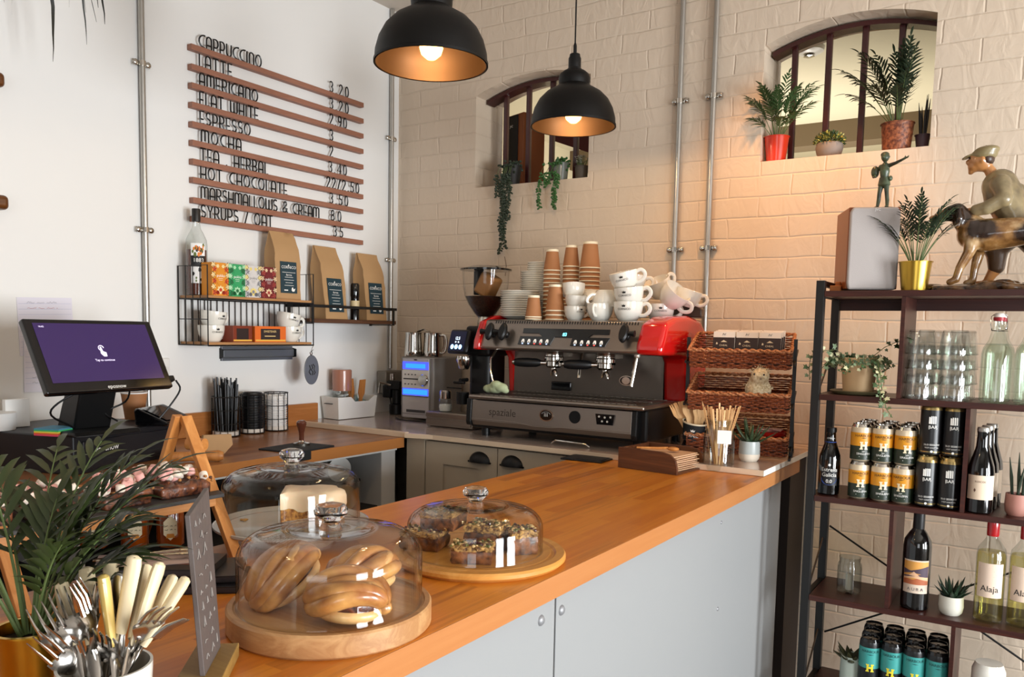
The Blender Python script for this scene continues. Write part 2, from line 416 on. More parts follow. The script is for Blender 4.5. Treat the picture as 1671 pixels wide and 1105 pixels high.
def thing(name, label, cat, loc=(0, 0, 0), rz=0.0, group=None):
    o = bpy.data.objects.new(name, None); COL.objects.link(o); o.empty_display_size = 0.05
    o.location = loc; o.rotation_euler = (0, 0, rz)
    o['label'] = label; o['category'] = cat
    if group: o['group'] = group
    return o
def tag(o, label, cat, group=None, kind=None):
    o['label'] = label; o['category'] = cat
    if group: o['group'] = group
    if kind: o['kind'] = kind
    return o
def struct(o):
    o['kind'] = 'structure'; return o
def dup(root, loc=None, rz=None, label=None, group=None, parent=None):
    c = root.copy(); COL.objects.link(c)
    if parent is not None: c.parent = parent
    for ch in list(root.children): dup(ch, parent=c)
    if loc is not None: c.location = loc
    if rz is not None: c.rotation_euler = (0, 0, rz)
    if label: c['label'] = label
    if group: c['group'] = group
    return c
def camang(x, y):
    # heading from a spot towards the middle of the shop, where the label faces
    return math.atan2(-y, -x)
# ---------------------------------------------------------------- the room
LWX, BWY, CEIL = -2.73, 3.15, 2.82
M_LW = P('white plaster wall', 'e4e2de', 0.75, bump=0.25, bscale=9)
M_BW = painted_brick('cream painted brick', 'd9c6b0')
M_CE = P('ceiling paint', 'cfc6bb', 0.8)
M_FL = P('grey concrete floor', '6b655f', 0.6, bump=0.2, bscale=20, var=0.15, vscale=3)
g = G(); g.box(-2.9, -3.0, -0.1, 3.2, 8.0, 0.0); struct(g.obj('floor', M_FL, smooth=0))
g = G(); g.box(LWX - 0.15, -3.0, 0, LWX, BWY + 0.22, CEIL); struct(g.obj('wall_left', M_LW, smooth=0))
g = G(); g.box(LWX - 0.15, -3.0, CEIL, 3.2, BWY, CEIL + 0.1); struct(g.obj('ceiling', M_CE, smooth=0))

def arch(t, zl, zr, rise):
    return zl + (zr - zl) * t + rise * 4 * t * (1 - t)
WINL = (-2.268, -1.682, 1.962, 2.372, 2.385, 0.055)
WINR = (-0.957, -0.385, 1.958, 2.378, 2.392, 0.055)
TH = 0.22
g = G()
def wallcol(x0, x1, z0, z1a, z1b=None):
    z1b = z1a if z1b is None else z1b
    vs = [(x0, BWY, z0), (x1, BWY, z0), (x1, BWY + TH, z0), (x0, BWY + TH, z0), (x0, BWY, z1a), (x1, BWY, z1b), (x1, BWY + TH, z1b), (x0, BWY + TH, z1a)]
    g.add(vs, [(0, 3, 2, 1), (4, 5, 6, 7), (0, 1, 5, 4), (1, 2, 6, 5), (2, 3, 7, 6), (3, 0, 4, 7)])
def wallcol2(x0, x1, za, zb, z1):
    vs = [(x0, BWY, za), (x1, BWY, zb), (x1, BWY + TH, zb), (x0, BWY + TH, za), (x0, BWY, z1), (x1, BWY, z1), (x1, BWY + TH, z1), (x0, BWY + TH, z1)]
    g.add(vs, [(0, 3, 2, 1), (4, 5, 6, 7), (0, 1, 5, 4), (1, 2, 6, 5), (2, 3, 7, 6), (3, 0, 4, 7)])
wallcol(LWX, WINL[0], 0, CEIL); wallcol(WINL[1], WINR[0], 0, CEIL); wallcol(WINR[1], 3.2, 0, CEIL)
for W in (WINL, WINR):
    wallcol(W[0], W[1], 0, W[2])
    N = 16
    for i in range(N):
        a, b = i / N, (i + 1) / N
        wallcol2(W[0] + (W[1] - W[0]) * a, W[0] + (W[1] - W[0]) * b, arch(a, W[3], W[4], W[5]), arch(b, W[3], W[4], W[5]), CEIL)
struct(g.obj('wall_back', M_BW, smooth=0))
# room seen through the openings
M_CR = P('cream back room paint', 'cdc3a8', 0.8); M_BM = P('dull brown beam', '6d5c44', 0.7)
g = G(); g.box(-3.6, 3.38, 2.87, 3.2, 8.0, 2.97); struct(g.obj('ceiling_back_room', M_CR, smooth=0))
g = G(); g.box(-3.6, 7.6, 0, 3.2, 7.7, 2.95); struct(g.obj('wall_back_room', M_CR, smooth=0))
g = G(); g.box(-3.7, 3.38, 0, -3.6, 7.6, 2.95); struct(g.obj('wall_back_room_left', M_CR, smooth=0))
g = G(); g.box(-3.6, 6.4, 2.71, 3.2, 6.6, 2.87); struct(g.obj('trim_beam', M_BM, smooth=0))
# barred openings
M_MAR = P('maroon painted iron', '3d1414', 0.35, coat=0.2)
for k, (W, xs) in enumerate(((WINL, (-2.17, -2.047, -1.923, -1.80)), (WINR, (-0.872, -0.75, -0.627, -0.505)))):
    root = bpy.data.objects.new('window_%d' % (k + 1), None); COL.objects.link(root); root['kind'] = 'structure'
    root['label'] = ('small arched opening with maroon bars behind the hanging succulents' if k == 0 else 'arched opening with maroon bars and potted palms on its sill')
    g = G(); N = 18; y0, y1 = BWY + 0.075, BWY + 0.135
    vs = []; fs = []
    for i in range(N + 1):
        t = 0.015 + 0.97 * i / N; x = W[0] + (W[1] - W[0]) * t; z = arch(t, W[3], W[4], W[5]) - 0.008
        vs += [(x, y0, z), (x, y0, z - 0.016), (x, y1, z - 0.016), (x, y1, z)]
    for i in range(N):
        b = i * 4
        for j in range(4): fs.append((b + j, b + 4 + j, b + 4 + (j + 1) % 4, b + (j + 1) % 4))
    fs += [(0, 1, 2, 3), (N * 4 + 3, N * 4 + 2, N * 4 + 1, N * 4)]
    g.add(vs, fs); g.obj('window_frame', M_MAR, root, smooth=0)
    g = G(); g.box(W[0], y0 + 0.02, W[2], W[1], y1 - 0.02, W[2] + 0.012); g.obj('window_sill_bar', M_MAR, root, smooth=0)
    for x in xs:
        t = (x - W[0]) / (W[1] - W[0]); g = G()
        g.cb((x, (y0 + y1) / 2, (W[2] + arch(t, W[3], W[4], W[5]) - 0.01) / 2), (0.021, 0.021, arch(t, W[3], W[4], W[5]) - 0.01 - W[2]))
        g.obj('window_bar', M_MAR, root, smooth=0, bevel=0.003)
# right side and rear of the shop (outside the frame): piers between tall windows
g = G()
g.box(3.05, -3.0, 0, 3.2, 3.15, 0.3); g.box(3.05, -3.0, 2.75, 3.2, 3.15, CEIL)
g.box(3.05, 2.35, 0.3, 3.2, 3.15, 2.75); g.box(3.05, 0.95, 0.3, 3.2, 1.15, 2.75); g.box(3.05, -3.0, 0.3, 3.2, -0.25, 2.75)
struct(g.obj('wall_right', M_LW, smooth=0))

# ---------------------------------------------------------------- conduits
def conduit(name_label, x, y, zs, z0, z1, wall, box=None):
    t = thing('wall_conduit', name_label, 'pipe', (x, y, z0), group='galvanised conduits on the walls')
    g = G(); g.cyl((0, 0, 0), 0.0105, z1 - z0, 14); g.obj('pipe', GALV, t)
    for z in zs:
        g = G(); zz = z - z0
        g.lathe([(0.0107, -0.009), (0.0135, -0.009), (0.0135, 0.009), (0.0107, 0.009)], (0, 0, zz), 16)
        if wall == 'L': 
            g.box(-0.011, -0.034, zz - 0.009, -0.004, 0.034, zz + 0.009)
            for s in (-1, 1): g.ell((0.0, s * 0.024, zz), (0.006, 0.011, 0.011), 10, 6)
        else:
            g.box(-0.034, 0.004, zz - 0.009, 0.034, 0.011, zz + 0.009)
            for s in (-1, 1): g.ell((s * 0.024, 0.0, zz), (0.011, 0.006, 0.011), 10, 6)
        g.obj('pipe_clamp', STEEL, t)
    return t
conduit('galvanised conduit on the white left wall between the till and the menu', LWX + 0.013, 1.78, (2.213, 1.641), 1.0, 2.815, 'L')
conduit('galvanised conduit on the white wall right beside the room corner', LWX + 0.013, 3.085, (2.218, 1.64), 1.115, 2.815, 'L')
conduit('left conduit of the pair on the brick wall between the barred openings', -1.277, BWY - 0.013, (2.218, 1.643), 0.91, 2.815, 'B')
conduit('right conduit of the pair on the brick wall between the barred openings', -1.141, BWY - 0.013, (2.22, 1.645), 0.91, 2.815, 'B')
t = thing('junction_box', 'grey metal junction box with plugs low in the room corner', 'junction box', (LWX + 0.035, 3.06, 1.05))
g = G(); g.cb((0, 0, 0), (0.06, 0.13, 0.11)); g.obj('box', P('dull grey metal', '8b857c', 0.5, 0.5), t, bevel=0.006)
g = G(); g.cb((0.05, -0.06, -0.04), (0.05, 0.05, 0.06)); g.obj('plug', BLACKP, t, bevel=0.006)
g = G(); g.tube([(0.05, -0.06, -0.06), (0.09, -0.09, -0.11), (0.12, -0.05, -0.14), (0.08, 0.0, -0.146)], 0.004, 6); g.obj('cable', BLACKP, t)
# ---------------------------------------------------------------- pendants
M_SHADE = P('black enamel shade', '0a0807', 0.45, 0.0, spec=.25); M_INS = P('bronze shade lining', '4a3118', 0.45, 0.7)
M_BULB = P('lit amber bulb', 'ffc765', 0.3, emit=7.0)
def pendant(x, y, z, s, label, r=0.148, watt=11):
    t = thing('pendant_lamp', label, 'lamp', (x, y, z), group='black pendant lamps over the bar')
    # z is the height of the rim
    o = [(r, 0), (r * 0.985, 0.03), (r * 0.93, 0.06), (r * 0.82, 0.09), (r * 0.66, 0.114), (r * 0.5, 0.128), (r * 0.42, 0.135), (r * 0.36, 0.142), (r * 0.365, 0.152), (r * 0.37, 0.165), (r * 0.34, 0.178), (r * 0.26, 0.188), (r * 0.17, 0.194)]
    i = [(r * 0.17, 0.190), (r * 0.25, 0.182), (r * 0.34, 0.165), (r * 0.34, 0.150), (r * 0.335, 0.142), (r * 0.39, 0.130), (r * 0.49, 0.124), (r * 0.65, 0.110), (r * 0.81, 0.086), (r * 0.91, 0.058), (r * 0.965, 0.03), (r * 0.97, 0.0)]
    g = G(); g.lathe(o, n=56); g.lathe([(r, 0), (r * 1.012, -0.001), (r * 1.012, 0.006), (r, 0.007)], n=56)
    sh = g.obj('lamp_shade', M_SHADE, t)
    g = G(); g.lathe(i + [(r * 0.985, -0.001)], n=56); g.obj('shade_lining', M_INS, sh)
    g = G(); g.lathe([(0, 0.255), (0.010, 0.25), (0.018, 0.246), (0.019, 0.238), (0.022, 0.232), (0.022, 0.2), (0.027, 0.194), (0.027, 0.188), (0, 0.188)], n=24)
    g.lathe([(0.006, 0.25), (0.006, 0.275), (0.003, 0.285), (0.0, 0.286)], n=12); g.obj('lamp_holder', BLACKP, t)
    g = G(); g.cyl((0, 0, 0.28), 0.0028, CEIL - z - 0.28, 8); g.obj('cord', BLACKP, t)
    g = G(); g.lathe([(0, CEIL - z), (0.05, CEIL - z), (0.045, CEIL - z - 0.02), (0, CEIL - z - 0.025)], n=24); g.obj('ceiling_rose', BLACKP, t)
    g = G(); g.lathe([(0, s), (0.012, s + 0.002), (0.026, s + 0.014), (0.031, s + 0.03), (0.027, s + 0.048), (0.016, s + 0.068), (0.013, s + 0.09), (0, s + 0.09)], n=24); g.obj('bulb', M_BULB, t)
    l = lamp('pendant_light', 'POINT', (0, 0, s + 0.01), watt, (1.0, 0.70, 0.40), 0.03); l.parent = t
    return t
pendant(-1.407, 1.75, 2.0, 0.012, 'black dome pendant lamp nearest the menu, its bulb showing large', watt=4.5)
pendant(-1.452, 2.6, 2.026, 0.012, 'smaller looking black pendant lamp on a cord before the left barred opening', watt=4)
pendant(-1.39, 0.60, 2.0, 0.012, 'black pendant lamp above the front of the bar, over the cake domes', watt=4)
# ---------------------------------------------------------------- menu: ten rails with loose letters
def arcp(cx, cy, rx, ry, a0, a1, n=8):
    return [(cx + rx * math.cos(math.radians(a0 + (a1 - a0) * i / n)), cy + ry * math.sin(math.radians(a0 + (a1 - a0) * i / n))) for i in range(n + 1)]
GLY = {  # strokes on a unit-high cell: width, [polylines]
 'A': (.50, [[(0, 0), (0, .68)] + arcp(.25, .68, .25, .32, 180, 0) + [(.5, 0)], [(0, .3), (.5, .3)]]),
 'B': (.46, [[(0, 0), (0, 1), (.22, 1)] + arcp(.22, .72, .2, .28, 90, -90) + [(0, .44)], [(.2, .44)] + arcp(.22, .22, .24, .22, 90, -90) + [(0, 0)]]),
 'C': (.52, [arcp(.5, .5, .5, .5, 80, 280, 14)]),
 'E': (.38, [[(.38, 1), (0, 1), (0, 0), (.38, 0)], [(0, .36), (.32, .36)]]),
 'F': (.38, [[(.38, 1), (0, 1), (0, 0)], [(0, .36), (.32, .36)]]),
 'H': (.50, [[(0, 0), (0, 1)], [(.5, 0), (.5, 1)], [(0, .36), (.5, .36)]]),
 'I': (.06, [[(.03, 0), (.03, 1)]]),
 'L': (.34, [[(0, 1), (0, 0), (.34, 0)]]),
 'M': (.72, [[(0, 0), (0, .8)] + arcp(.18, .8, .18, .2, 180, 0, 6) + [(.36, .1)], [(.36, .8)] + arcp(.54, .8, .18, .2, 180, 0, 6) + [(.72, 0)]]),
 'N': (.50, [[(0, 0), (0, .7)] + arcp(.25, .7, .25, .3, 180, 0) + [(.5, 0)]]),
 'O': (.62, [arcp(.31, .5, .31, .5, 90, 450, 18)]),
 'P': (.46, [[(0, 0), (0, 1), (.2, 1)] + arcp(.2, .66, .26, .34, 90, -90) + [(0, .32)]]),
 'R': (.46, [[(0, 0), (0, 1), (.2, 1)] + arcp(.2, .7, .24, .3, 90, -90) + [(0, .4)], [(.2, .4), (.46, 0)]]),
 'S': (.42, [arcp(.21, .74, .2, .26, 40, 230, 8) + [(.32, .42)] + arcp(.2, .25, .21, .25, 40, -140, 8)]),
 'T': (.50, [[(0, 1), (.5, 1)], [(.25, 1), (.25, 0)]]),
 'U': (.48, [[(0, 1), (0, .3)] + arcp(.24, .3, .24, .3, 180, 360) + [(.48, 1)]]),
 'W': (.72, [[(0, 1), (0, .2)] + arcp(.18, .2, .18, .2, 180, 360, 6) + [(.36, .9)], [(.36, .2)] + arcp(.54, .2, .18, .2, 180, 360, 6) + [(.72, 1)]]),
 'Y': (.50, [[(0, 1), (.25, .45), (.5, 1)], [(.25, .45), (.25, 0)]]),
 '&': (.56, [[(.56, 0), (.16, .62)] + arcp(.28, .8, .15, .2, 200, -40, 8) + [(.1, .38)] + arcp(.2, .2, .2, .2, 150, 330, 8) + [(.5, .4)]]),
 '/': (.30, [[(0, 0), (.3, 1)]]),
 '.': (.06, [[(.0, .02), (.06, .02)]]),
 '0': (.42, [arcp(.21, .5, .21, .5, 90, 450, 16)]),
 '2': (.40, [arcp(.19, .76, .19, .24, 170, -30, 8) + [(0, 0), (.4, 0)]]),
 '3': (.40, [arcp(.17, .76, .2, .24, 140, -80, 7) + arcp(.17, .26, .22, .26, 80, -140, 8)]),
 '4': (.44, [[(.34, 0), (.34, 1), (0, .28), (.44, .28)]]),
 '5': (.40, [[(.38, 1), (.06, 1), (.04, .56)] + arcp(.17, .3, .22, .3, 100, -140, 8)]),
 '8': (.42, [arcp(.21, .76, .17, .24, 90, 450, 12), arcp(.21, .27, .21, .27, 90, 450, 12)]),
 '9': (.42, [arcp(.21, .72, .2, .28, 0, 360, 12), [(.41, .72), (.4, .4), (.24, 0)]]),
}
MENU = [('CAPPUCCINO', 2.008, 2.295, '3.20', 2.671, 2.784), ('LATTE', 2.008, 2.153, '3.20', 2.671, 2.784), ('AMERICANO', 2.008, 2.276, '2.90', 2.671, 2.773),
        ('FLAT WHITE', 2.008, 2.278, '3', 2.671, 2.697), ('ESPRESSO', 2.008, 2.238, '2', 2.671, 2.697), ('MOCHA', 2.012, 2.193, '3.40', 2.665, 2.773),
        ('TEA . HERBAL', 2.008, 2.326, '22/2.50', 2.653, 2.853), ('HOT CHOCOLATE', 2.008, 2.426, '3.50', 2.671, 2.782),
        ('MARSHMALLOWS & CREAM', 2.008, 2.605, '80', 2.679, 2.739), ('SYRUPS / OAT', 2.008, 2.347, '35', 2.694, 2.751)]
RZ = [2.335, 2.264, 2.197, 2.128, 2.058, 1.991, 1.923, 1.856, 1.782, 1.714]
M_RAIL = wood('warm walnut rail', 'a87560', '8f5f4a', 0.5, 'y')
M_LET = P('black acrylic letter', '0f0e0e', 0.35)
ORD = ['top', 'second', 'third', 'fourth', 'fifth', 'sixth', 'seventh', 'eighth', 'ninth', 'bottom']
NTH = ['first', 'second', 'third', 'fourth', 'fifth', 'sixth', 'seventh', 'eighth', 'ninth', 'tenth', 'eleventh', 'twelfth', 'thirteenth', 'fourteenth', 'fifteenth', 'sixteenth', 'seventeenth', 'eighteenth', 'nineteenth', 'twentieth', 'twenty-first', 'twenty-second']
_gc = {}
LH, LX = 0.044, LWX + 0.020
def letter_mesh(ch):
    if ch not in _gc:
        w, st = GLY[ch]; g = G()
        for pl in st:
            g.tube([(0, x * LH, y * LH) for x, y in pl], 0.0030, 6, flat=1.0)
        o = g.obj('menu_letter', M_LET, smooth=50); _gc[ch] = o; return o
    return dup(_gc[ch])
for k, (word, y0, y1, price, p0, p1) in enumerate(MENU):
    g = G(); z = RZ[k]
    g.box(LWX + 0.001, 0, -0.021, LWX + 0.026, 0.908, 0.0)
    o = g.obj('menu_rail', M_RAIL, smooth=0, bevel=0.001); o.location = (0, 1.970, z)
    tag(o, 'wooden menu rail carrying the words %s and the price %s' % (word, price), 'rail', 'wooden rails of the wall menu')
    for txt, a, b, kind in ((word, y0, y1, 'w'), (price, p0, p1, 'p')):
        ws = [(GLY[c][0] if c != ' ' else 0.34) for c in txt]
        gap = ((b - a) / LH - sum(ws)) / max(1, len(txt) - 1) if len(txt) > 1 else 0
        x = a; cnt = {}; tot = {c: txt.count(c) for c in txt}
        for i, c in enumerate(txt):
            if c != ' ':
                o = letter_mesh(c); o.location = (LX, x, z + 0.001)
                cnt[c] = cnt.get(c, 0) + 1
                nm = {'.': 'dot', '/': 'slash', '&': 'ampersand'}.get(c, ('letter ' if c.isalpha() else 'figure ') + c)
                w1 = '' if tot[c] == 1 else ((NTH[cnt[c] - 1] + ' ') if True else '')
                tag(o, 'black %s%s of the %s %s on the %s menu rail' % (w1, nm, 'words' if kind == 'w' else 'price', txt, ORD[k]), 'letter', 'black letters and figures of the wall menu')
            x += (ws[i] + gap) * LH

# ---------------------------------------------------------------- wire shelf and what stands in it
SX0, SX1, SY0, SY1 = LWX + 0.006, -2.555, 1.915, 2.425
t = thing('wire_wall_shelf', 'black wire wall shelf with two wooden boards under the menu', 'shelf', (0, 0, 0))
g = G(); r = 0.0026
def wl(*pts, rr=r): g.tube(pts, rr, 6)
for y in (SY0, SY1):
    wl((SX0, y, 1.235), (SX1, y, 1.235), (SX1, y, 1.525), (SX0, y, 1.525), (SX0, y, 1.235))
    wl((SX0, y, 1.405), (SX1, y, 1.405)); wl((SX0, y, 1.33), (SX1, y, 1.33), rr=0.0018)
    for i in range(1, 4): wl((SX0 + (SX1 - SX0) * i / 4, y, 1.235), (SX0 + (SX1 - SX0) * i / 4, y, 1.525), rr=0.0018)
for z in (1.235, 1.405):
    wl((SX1, SY0, z), (SX1, SY1, z), rr=0.0032); wl((SX0, SY0, z), (SX0, SY1, z))
for i in range(1, 18): wl((SX0, SY0 + (SY1 - SY0) * i / 18, 1.235), (SX0, SY0 + (SY1 - SY0) * i / 18, 1.405), rr=0.0018)
g.obj('wire_frame', BLACK, t)
M_OAK = wood('pale oak board', 'b98a5c', 'a87748', 0.5, 'y')
for z in (1.238, 1.408):
    g = G(); g.box(SX0 + 0.004, SY0 + 0.005, z, SX1 - 0.006, SY1 - 0.005, z + 0.009); g.obj('shelf_board', M_OAK, t, smooth=0)

# syrup bottle
def syrup(x, y, z):
    t = thing('syrup_bottle', 'tall clear syrup bottle half full of amber syrup in the wire shelf', 'bottle', (x, y, z))
    pr = [(0, 0.0), (0.036, 0.0), (0.0385, 0.006), (0.0385, 0.185), (0.036, 0.205), (0.026, 0.228), (0.0165, 0.245), (0.0135, 0.262), (0.0135, 0.30), (0.0, 0.30)]
    g = G(); g.lathe(pr, n=32); g.obj('glass_body', GLASSK, t)
    g = G(); g.lathe([(0, 0.004), (0.0355, 0.004), (0.0355, 0.168), (0, 0.168)], n=32); g.obj('syrup', P('amber syrup', '5e2410', 0.15, coat=0.5), t)
    g = G(); g.lathe([(0.0145, 0.272), (0.0155, 0.272), (0.0155, 0.315), (0.0145, 0.318), (0, 0.318)], n=24); g.obj('cap', P('black cap', '161212', 0.4), t)
    a = camang(x, y) + 0.15; L = G()
    L.cpatch((0, 0, 0), 0.0390, a, 0.052, 0.045, 0.19, 0); lab = L.obj('label', PAPER, t)
    L = G(); L.cpatch((0, 0, 0), 0.0393, a, 0.052, 0.105, 0.145, 0); L.ctext('1883', (0, 0, 0), 0.0396, a, 0.122, 0.020, 1)
    L.obj('label_band', [INK, INKW], lab)
    L = G(); rr = random.Random(3)
    for i in range(26):
        zz = rr.choice((rr.uniform(0.05, 0.1), rr.uniform(0.148, 0.186))); aa = rr.uniform(-0.02, 0.02); s = rr.uniform(0.003, 0.006)
        L.cpoly([(aa + s * math.cos(q), s * 1.6 * math.sin(q)) for q in (0, 1.2, 2.4, 3.6, 4.8)], (0, 0, 0), 0.0395, a, zz, i % 3)
    L.obj('label_print', [P('orange print', 'd97a1d', .6), P('olive print', '5a6a2a', .6), INK], lab)
syrup(-2.672, 1.957, 1.417)
# tea boxes with ornamental fronts
def teabox(y, col, c2, c3, label, leaf):
    t = thing('tea_box', label, 'tea box', (-2.60, y, 1.417), rz=0.02, group='four tea boxes in the wire shelf')
    w, h, d = 0.0735, 0.121, 0.06
    g = G(); g.box(-d / 2, -w / 2, 0, d / 2, w / 2, h); b = g.obj('carton', P('tea carton ' + label[:8], col, 0.55), t, bevel=0.001)
    g = G(); X = d / 2 + 0.0006; rr = random.Random(int(y * 1000))
    def fl(cy, cz, s, m, n=6, ph=0.0):
        for i in range(n):
            a = 2 * PI * i / n + ph; dy, dz = math.cos(a), math.sin(a)
            g.add([(X + m * 0.0002, cy, cz), (X + m * 0.0002, cy + s * (dy * .6 - dz * .3), cz + s * (dz * .6 + dy * .3)), (X + m * 0.0002, cy + s * dy, cz + s * dz), (X + m * 0.0002, cy + s * (dy * .6 + dz * .3), cz + s * (dz * .6 - dy * .3))], [(0, 1, 2, 3)], m)
    for sgn in (-1, 1):
        for i, zz in enumerate((0.012, 0.033, 0.054, 0.076, 0.097, 0.112)):
            fl(sgn * (0.031 if i % 2 else 0.026), zz, 0.011, 1 if i % 2 else 2, 7 if leaf else 5, i * .7)
            fl(sgn * 0.013, 0.012 + 0.0 * i, 0.008, 2, 5, i)
            g.tube([(X, sgn * 0.036, zz - .012), (X, sgn * 0.022, zz), (X, sgn * 0.034, zz + .012)], 0.0009, 4, 3)
    for sgn in (-1, 1): fl(sgn * .012, .108, .008, 1, 6)
    fl(0, 0.022, 0.017, 1, 8); fl(0, 0.022, 0.008, 2, 8, .3)
    g.obj('front_pattern', [b.data.materials[0], P('tea print light', c2, .6), P('tea print mid', c3, .6), P('tea print line', '2b2a22', .6)], b, smooth=0)
    g = G(); g.prism([(math.cos(a) * 0.021, 0.068 + math.sin(a) * 0.030) for a in [i * PI / 8 for i in range(16)]], (X + .0006, 0, 0), (0, 1, 0), (0, 0, 1), (0.0002, 0, 0), 0)
    g.text('pukka', (X + 0.001, 0, 0.069), (0, 1, 0), (0, 0, 1), 0.015, 1); g.box(X + .0008, -.010, .063, X + .001, .010, .0642, 1)
    g.box(X + .0008, -.008, .057, X + .001, .008, .058, 1); g.obj('brand_panel', [P('tea panel', col, .6), INKW if col != 'cfcac6' else P('grey print', '6a6a6a', .6)], b, smooth=0)
teabox(1.982, 'd98a1e', 'f0d9a0', 'c33d22', 'orange and yellow flowered tea box nearest the syrup bottle', False)
teabox(2.057, '2f9a5c', 'a9dcae', '1c6a3a', 'green leaf patterned tea box between the orange and the white ones', True)
teabox(2.131, 'cfcac6', 'e9d27a', '8d8d92', 'white and grey daisy patterned tea box', False)
teabox(2.206, '6d1c1f', 'e7c9a0', 'a8423a', 'dark red tea box beside the coffee bag', False)

# coffee bags
def coffee_bag(x, y, z, h, w, rz, label, group=None, lean=0.0):
    t = thing('coffee_bag', label, 'coffee bag', (x, y, z), rz, group)
    d = 0.07; secs = []
    for k in range(13):
        q = k / 12; zz = q * h
        if q < 0.72: ww, dd = w * (1 - 0.03 * math.sin(q * 9)), d * (1 - 0.1 * q)
        else: e = (q - 0.72) / 0.28; ww, dd = w * (0.97 - 0.0 * e), d * 0.92 * (1 - e) ** 1.1 + 0.004
        off = -0.012 * q * q - lean * q
        n = 10; ring = []
        for (a, b) in ((-1, -1), (-.5, -1.04), (0, -1.06), (.5, -1.04), (1, -1), (.93, 0), (1, 1), (.5, 1.04), (0, 1.06), (-.5, 1.04), (-1, 1), (-.93, 0)):
            j = noise.noise(Vector((a * 2, b * 2, zz * 30 + x * 9))) * 0.0035 * (1 if q > .05 else 0)
            ring.append((off + (-b) * dd / 2 + j, a * ww / 2 + j * .5, zz))
        secs.append(ring)
    g = G(); vs = [p for r_ in secs for p in r_]; N = 12
    fs = [(i * N + j, i * N + (j + 1) % N, (i + 1) * N + (j + 1) % N, (i + 1) * N + j) for i in range(12) for j in range(N)]
    fs += [tuple(range(N - 1, -1, -1)), tuple(range(12 * N, 13 * N))]
    g.add(vs, fs); b = g.obj('bag', KRAFT, t, smooth=60)
    # dark label following the front of the bag
    X = d / 2 + 0.0035; lw, z0, z1 = w * 0.66, h * 0.10, h * 0.56
    off = lambda q: -0.012 * q * q - lean * q - d * 0.05 * q
    g = G()
    for k in range(6):
        a, b_ = z0 + (z1 - z0) * k / 6, z0 + (z1 - z0) * (k + 1) / 6
        g.add([(X + off(a / h), -lw / 2, a), (X + off(a / h), lw / 2, a), (X + off(b_ / h), lw / 2, b_), (X + off(b_ / h), -lw / 2, b_)], [(0, 1, 2, 3)])
    lb = g.obj('label', TEAL, b, smooth=0)
    g = G(); e = (0, 1, 0); u = (0, 0, 1)
    def tx(s_, q, sz, al='C', dy=0): g.text(s_, (X + off(q) + 0.0012, dy, q * h), e, u, sz, 0, al)
    tx('CORNICO', 0.46, w * 0.125); tx('Barista', 0.355, w * 0.085)
    for i, q in enumerate((0.40, 0.33, 0.29, 0.25, 0.21)):
        hw = lw * (.4 if i == 0 else (.25, .3, .22, .28)[i - 1]); zz = q * h
        g.box(X + off(q) + .001, -hw, zz, X + off(q) + .0013, hw, zz + .0014)
    c0 = 0.145 * h; a0 = w * 0.17
    g.prism([(a0 - .010, c0), (a0 - .004, c0 - .006), (a0 + .005, c0 - .004), (a0 + .010, c0 + .008), (a0 + .006, c0 + .006), (a0 + .001, c0 + .004), (a0 - .003, c0 + .012), (a0 - .008, c0 + .010)], (X + off(.15) + .001, 0, 0), e, u, (.0003, 0, 0))
    g.prism([(-.004, .50 * h), (0, .525 * h), (.004, .50 * h)], (X + off(.5) + .001, 0, 0), e, u, (.0003, 0, 0)); g.box(X + off(.13) + .001, -w * .2, .135 * h, X + off(.13) + .0013, -w * .05, .15 * h)
    g.obj('label_print', INKW, lb, smooth=0)
    return t
coffee_bag(-2.645, 2.345, 1.417, 0.275, 0.125, -0.05, 'tall kraft coffee bag standing in the wire shelf beside the dark red tea box', 'kraft coffee bags', 0.0)
# cups and sweetener boxes on the lower board
def cup(x, y, z, label, rz=0.0, s=1.0, tilt=(0, 0), name='coffee_cup', group='white coffee cups', logo=True):
    t = thing(name, label, 'cup', (x, y, z), rz, group)
    t.rotation_euler = (tilt[0], tilt[1], rz)
    pr = [(0, 0.004), (0.024, 0.004), (0.026, 0), (0.029, 0), (0.036, 0.009), (0.0445, 0.026), (0.0482, 0.046), (0.0485, 0.062), (0.0475, 0.0622), (0.0455, 0.05), (0.040, 0.03), (0.030, 0.012), (0.0, 0.007)]
    g = G(); g.lathe([(r_ * s, z_ * s) for r_, z_ in pr], n=32); b = g.obj('bowl', CERAM, t)
    g = G(); g.tube(cr([(0.044 * s, 0, 0.052 * s), (0.062 * s, 0, 0.056 * s), (0.073 * s, 0, 0.044 * s), (0.070 * s, 0, 0.030 * s), (0.055 * s, 0, 0.018 * s), (0.038 * s, 0, 0.017 * s)]), 0.0043 * s, 8, flat=1.5); g.obj('handle', CERAM, t)
    if logo:
        a = -PI / 2 - 0.0; g = G()
        vs, fs, w = txt_mesh('CORNICO')
        def on(px_, pz_):
            zz = 0.034 * s + pz_; rr = (0.0462 + 0.0026 * (pz_ / s + 0.006) / 0.02) * s + 0.0014; aa = a + px_ / rr
            return (rr * math.cos(aa), rr * math.sin(aa), zz)
        k = 0.0095 * s
        g.add([on((x_ - w / 2) * k, y_ * k) for x_, y_ in vs], fs)
        g.add([on(x_ * s, y_ * s) for x_, y_ in ((-.005, .010), (-.006, .017), (-.002, .0145), (0, .019), (.002, .0145), (.006, .017), (.005, .010))], [(0, 1, 2, 3, 4, 5, 6)])
        g.obj('logo', INK, b, smooth=0)
    return t
cupA = cup(-2.63, 1.985, 1.247, 'white cup at the left end of the lower wire shelf board, under another cup', rz=1.45)
c = cup(-2.63, 1.99, 1.300, 'white cup stacked on top at the left end of the lower wire shelf board', rz=1.75, tilt=(0.08, 0.05))
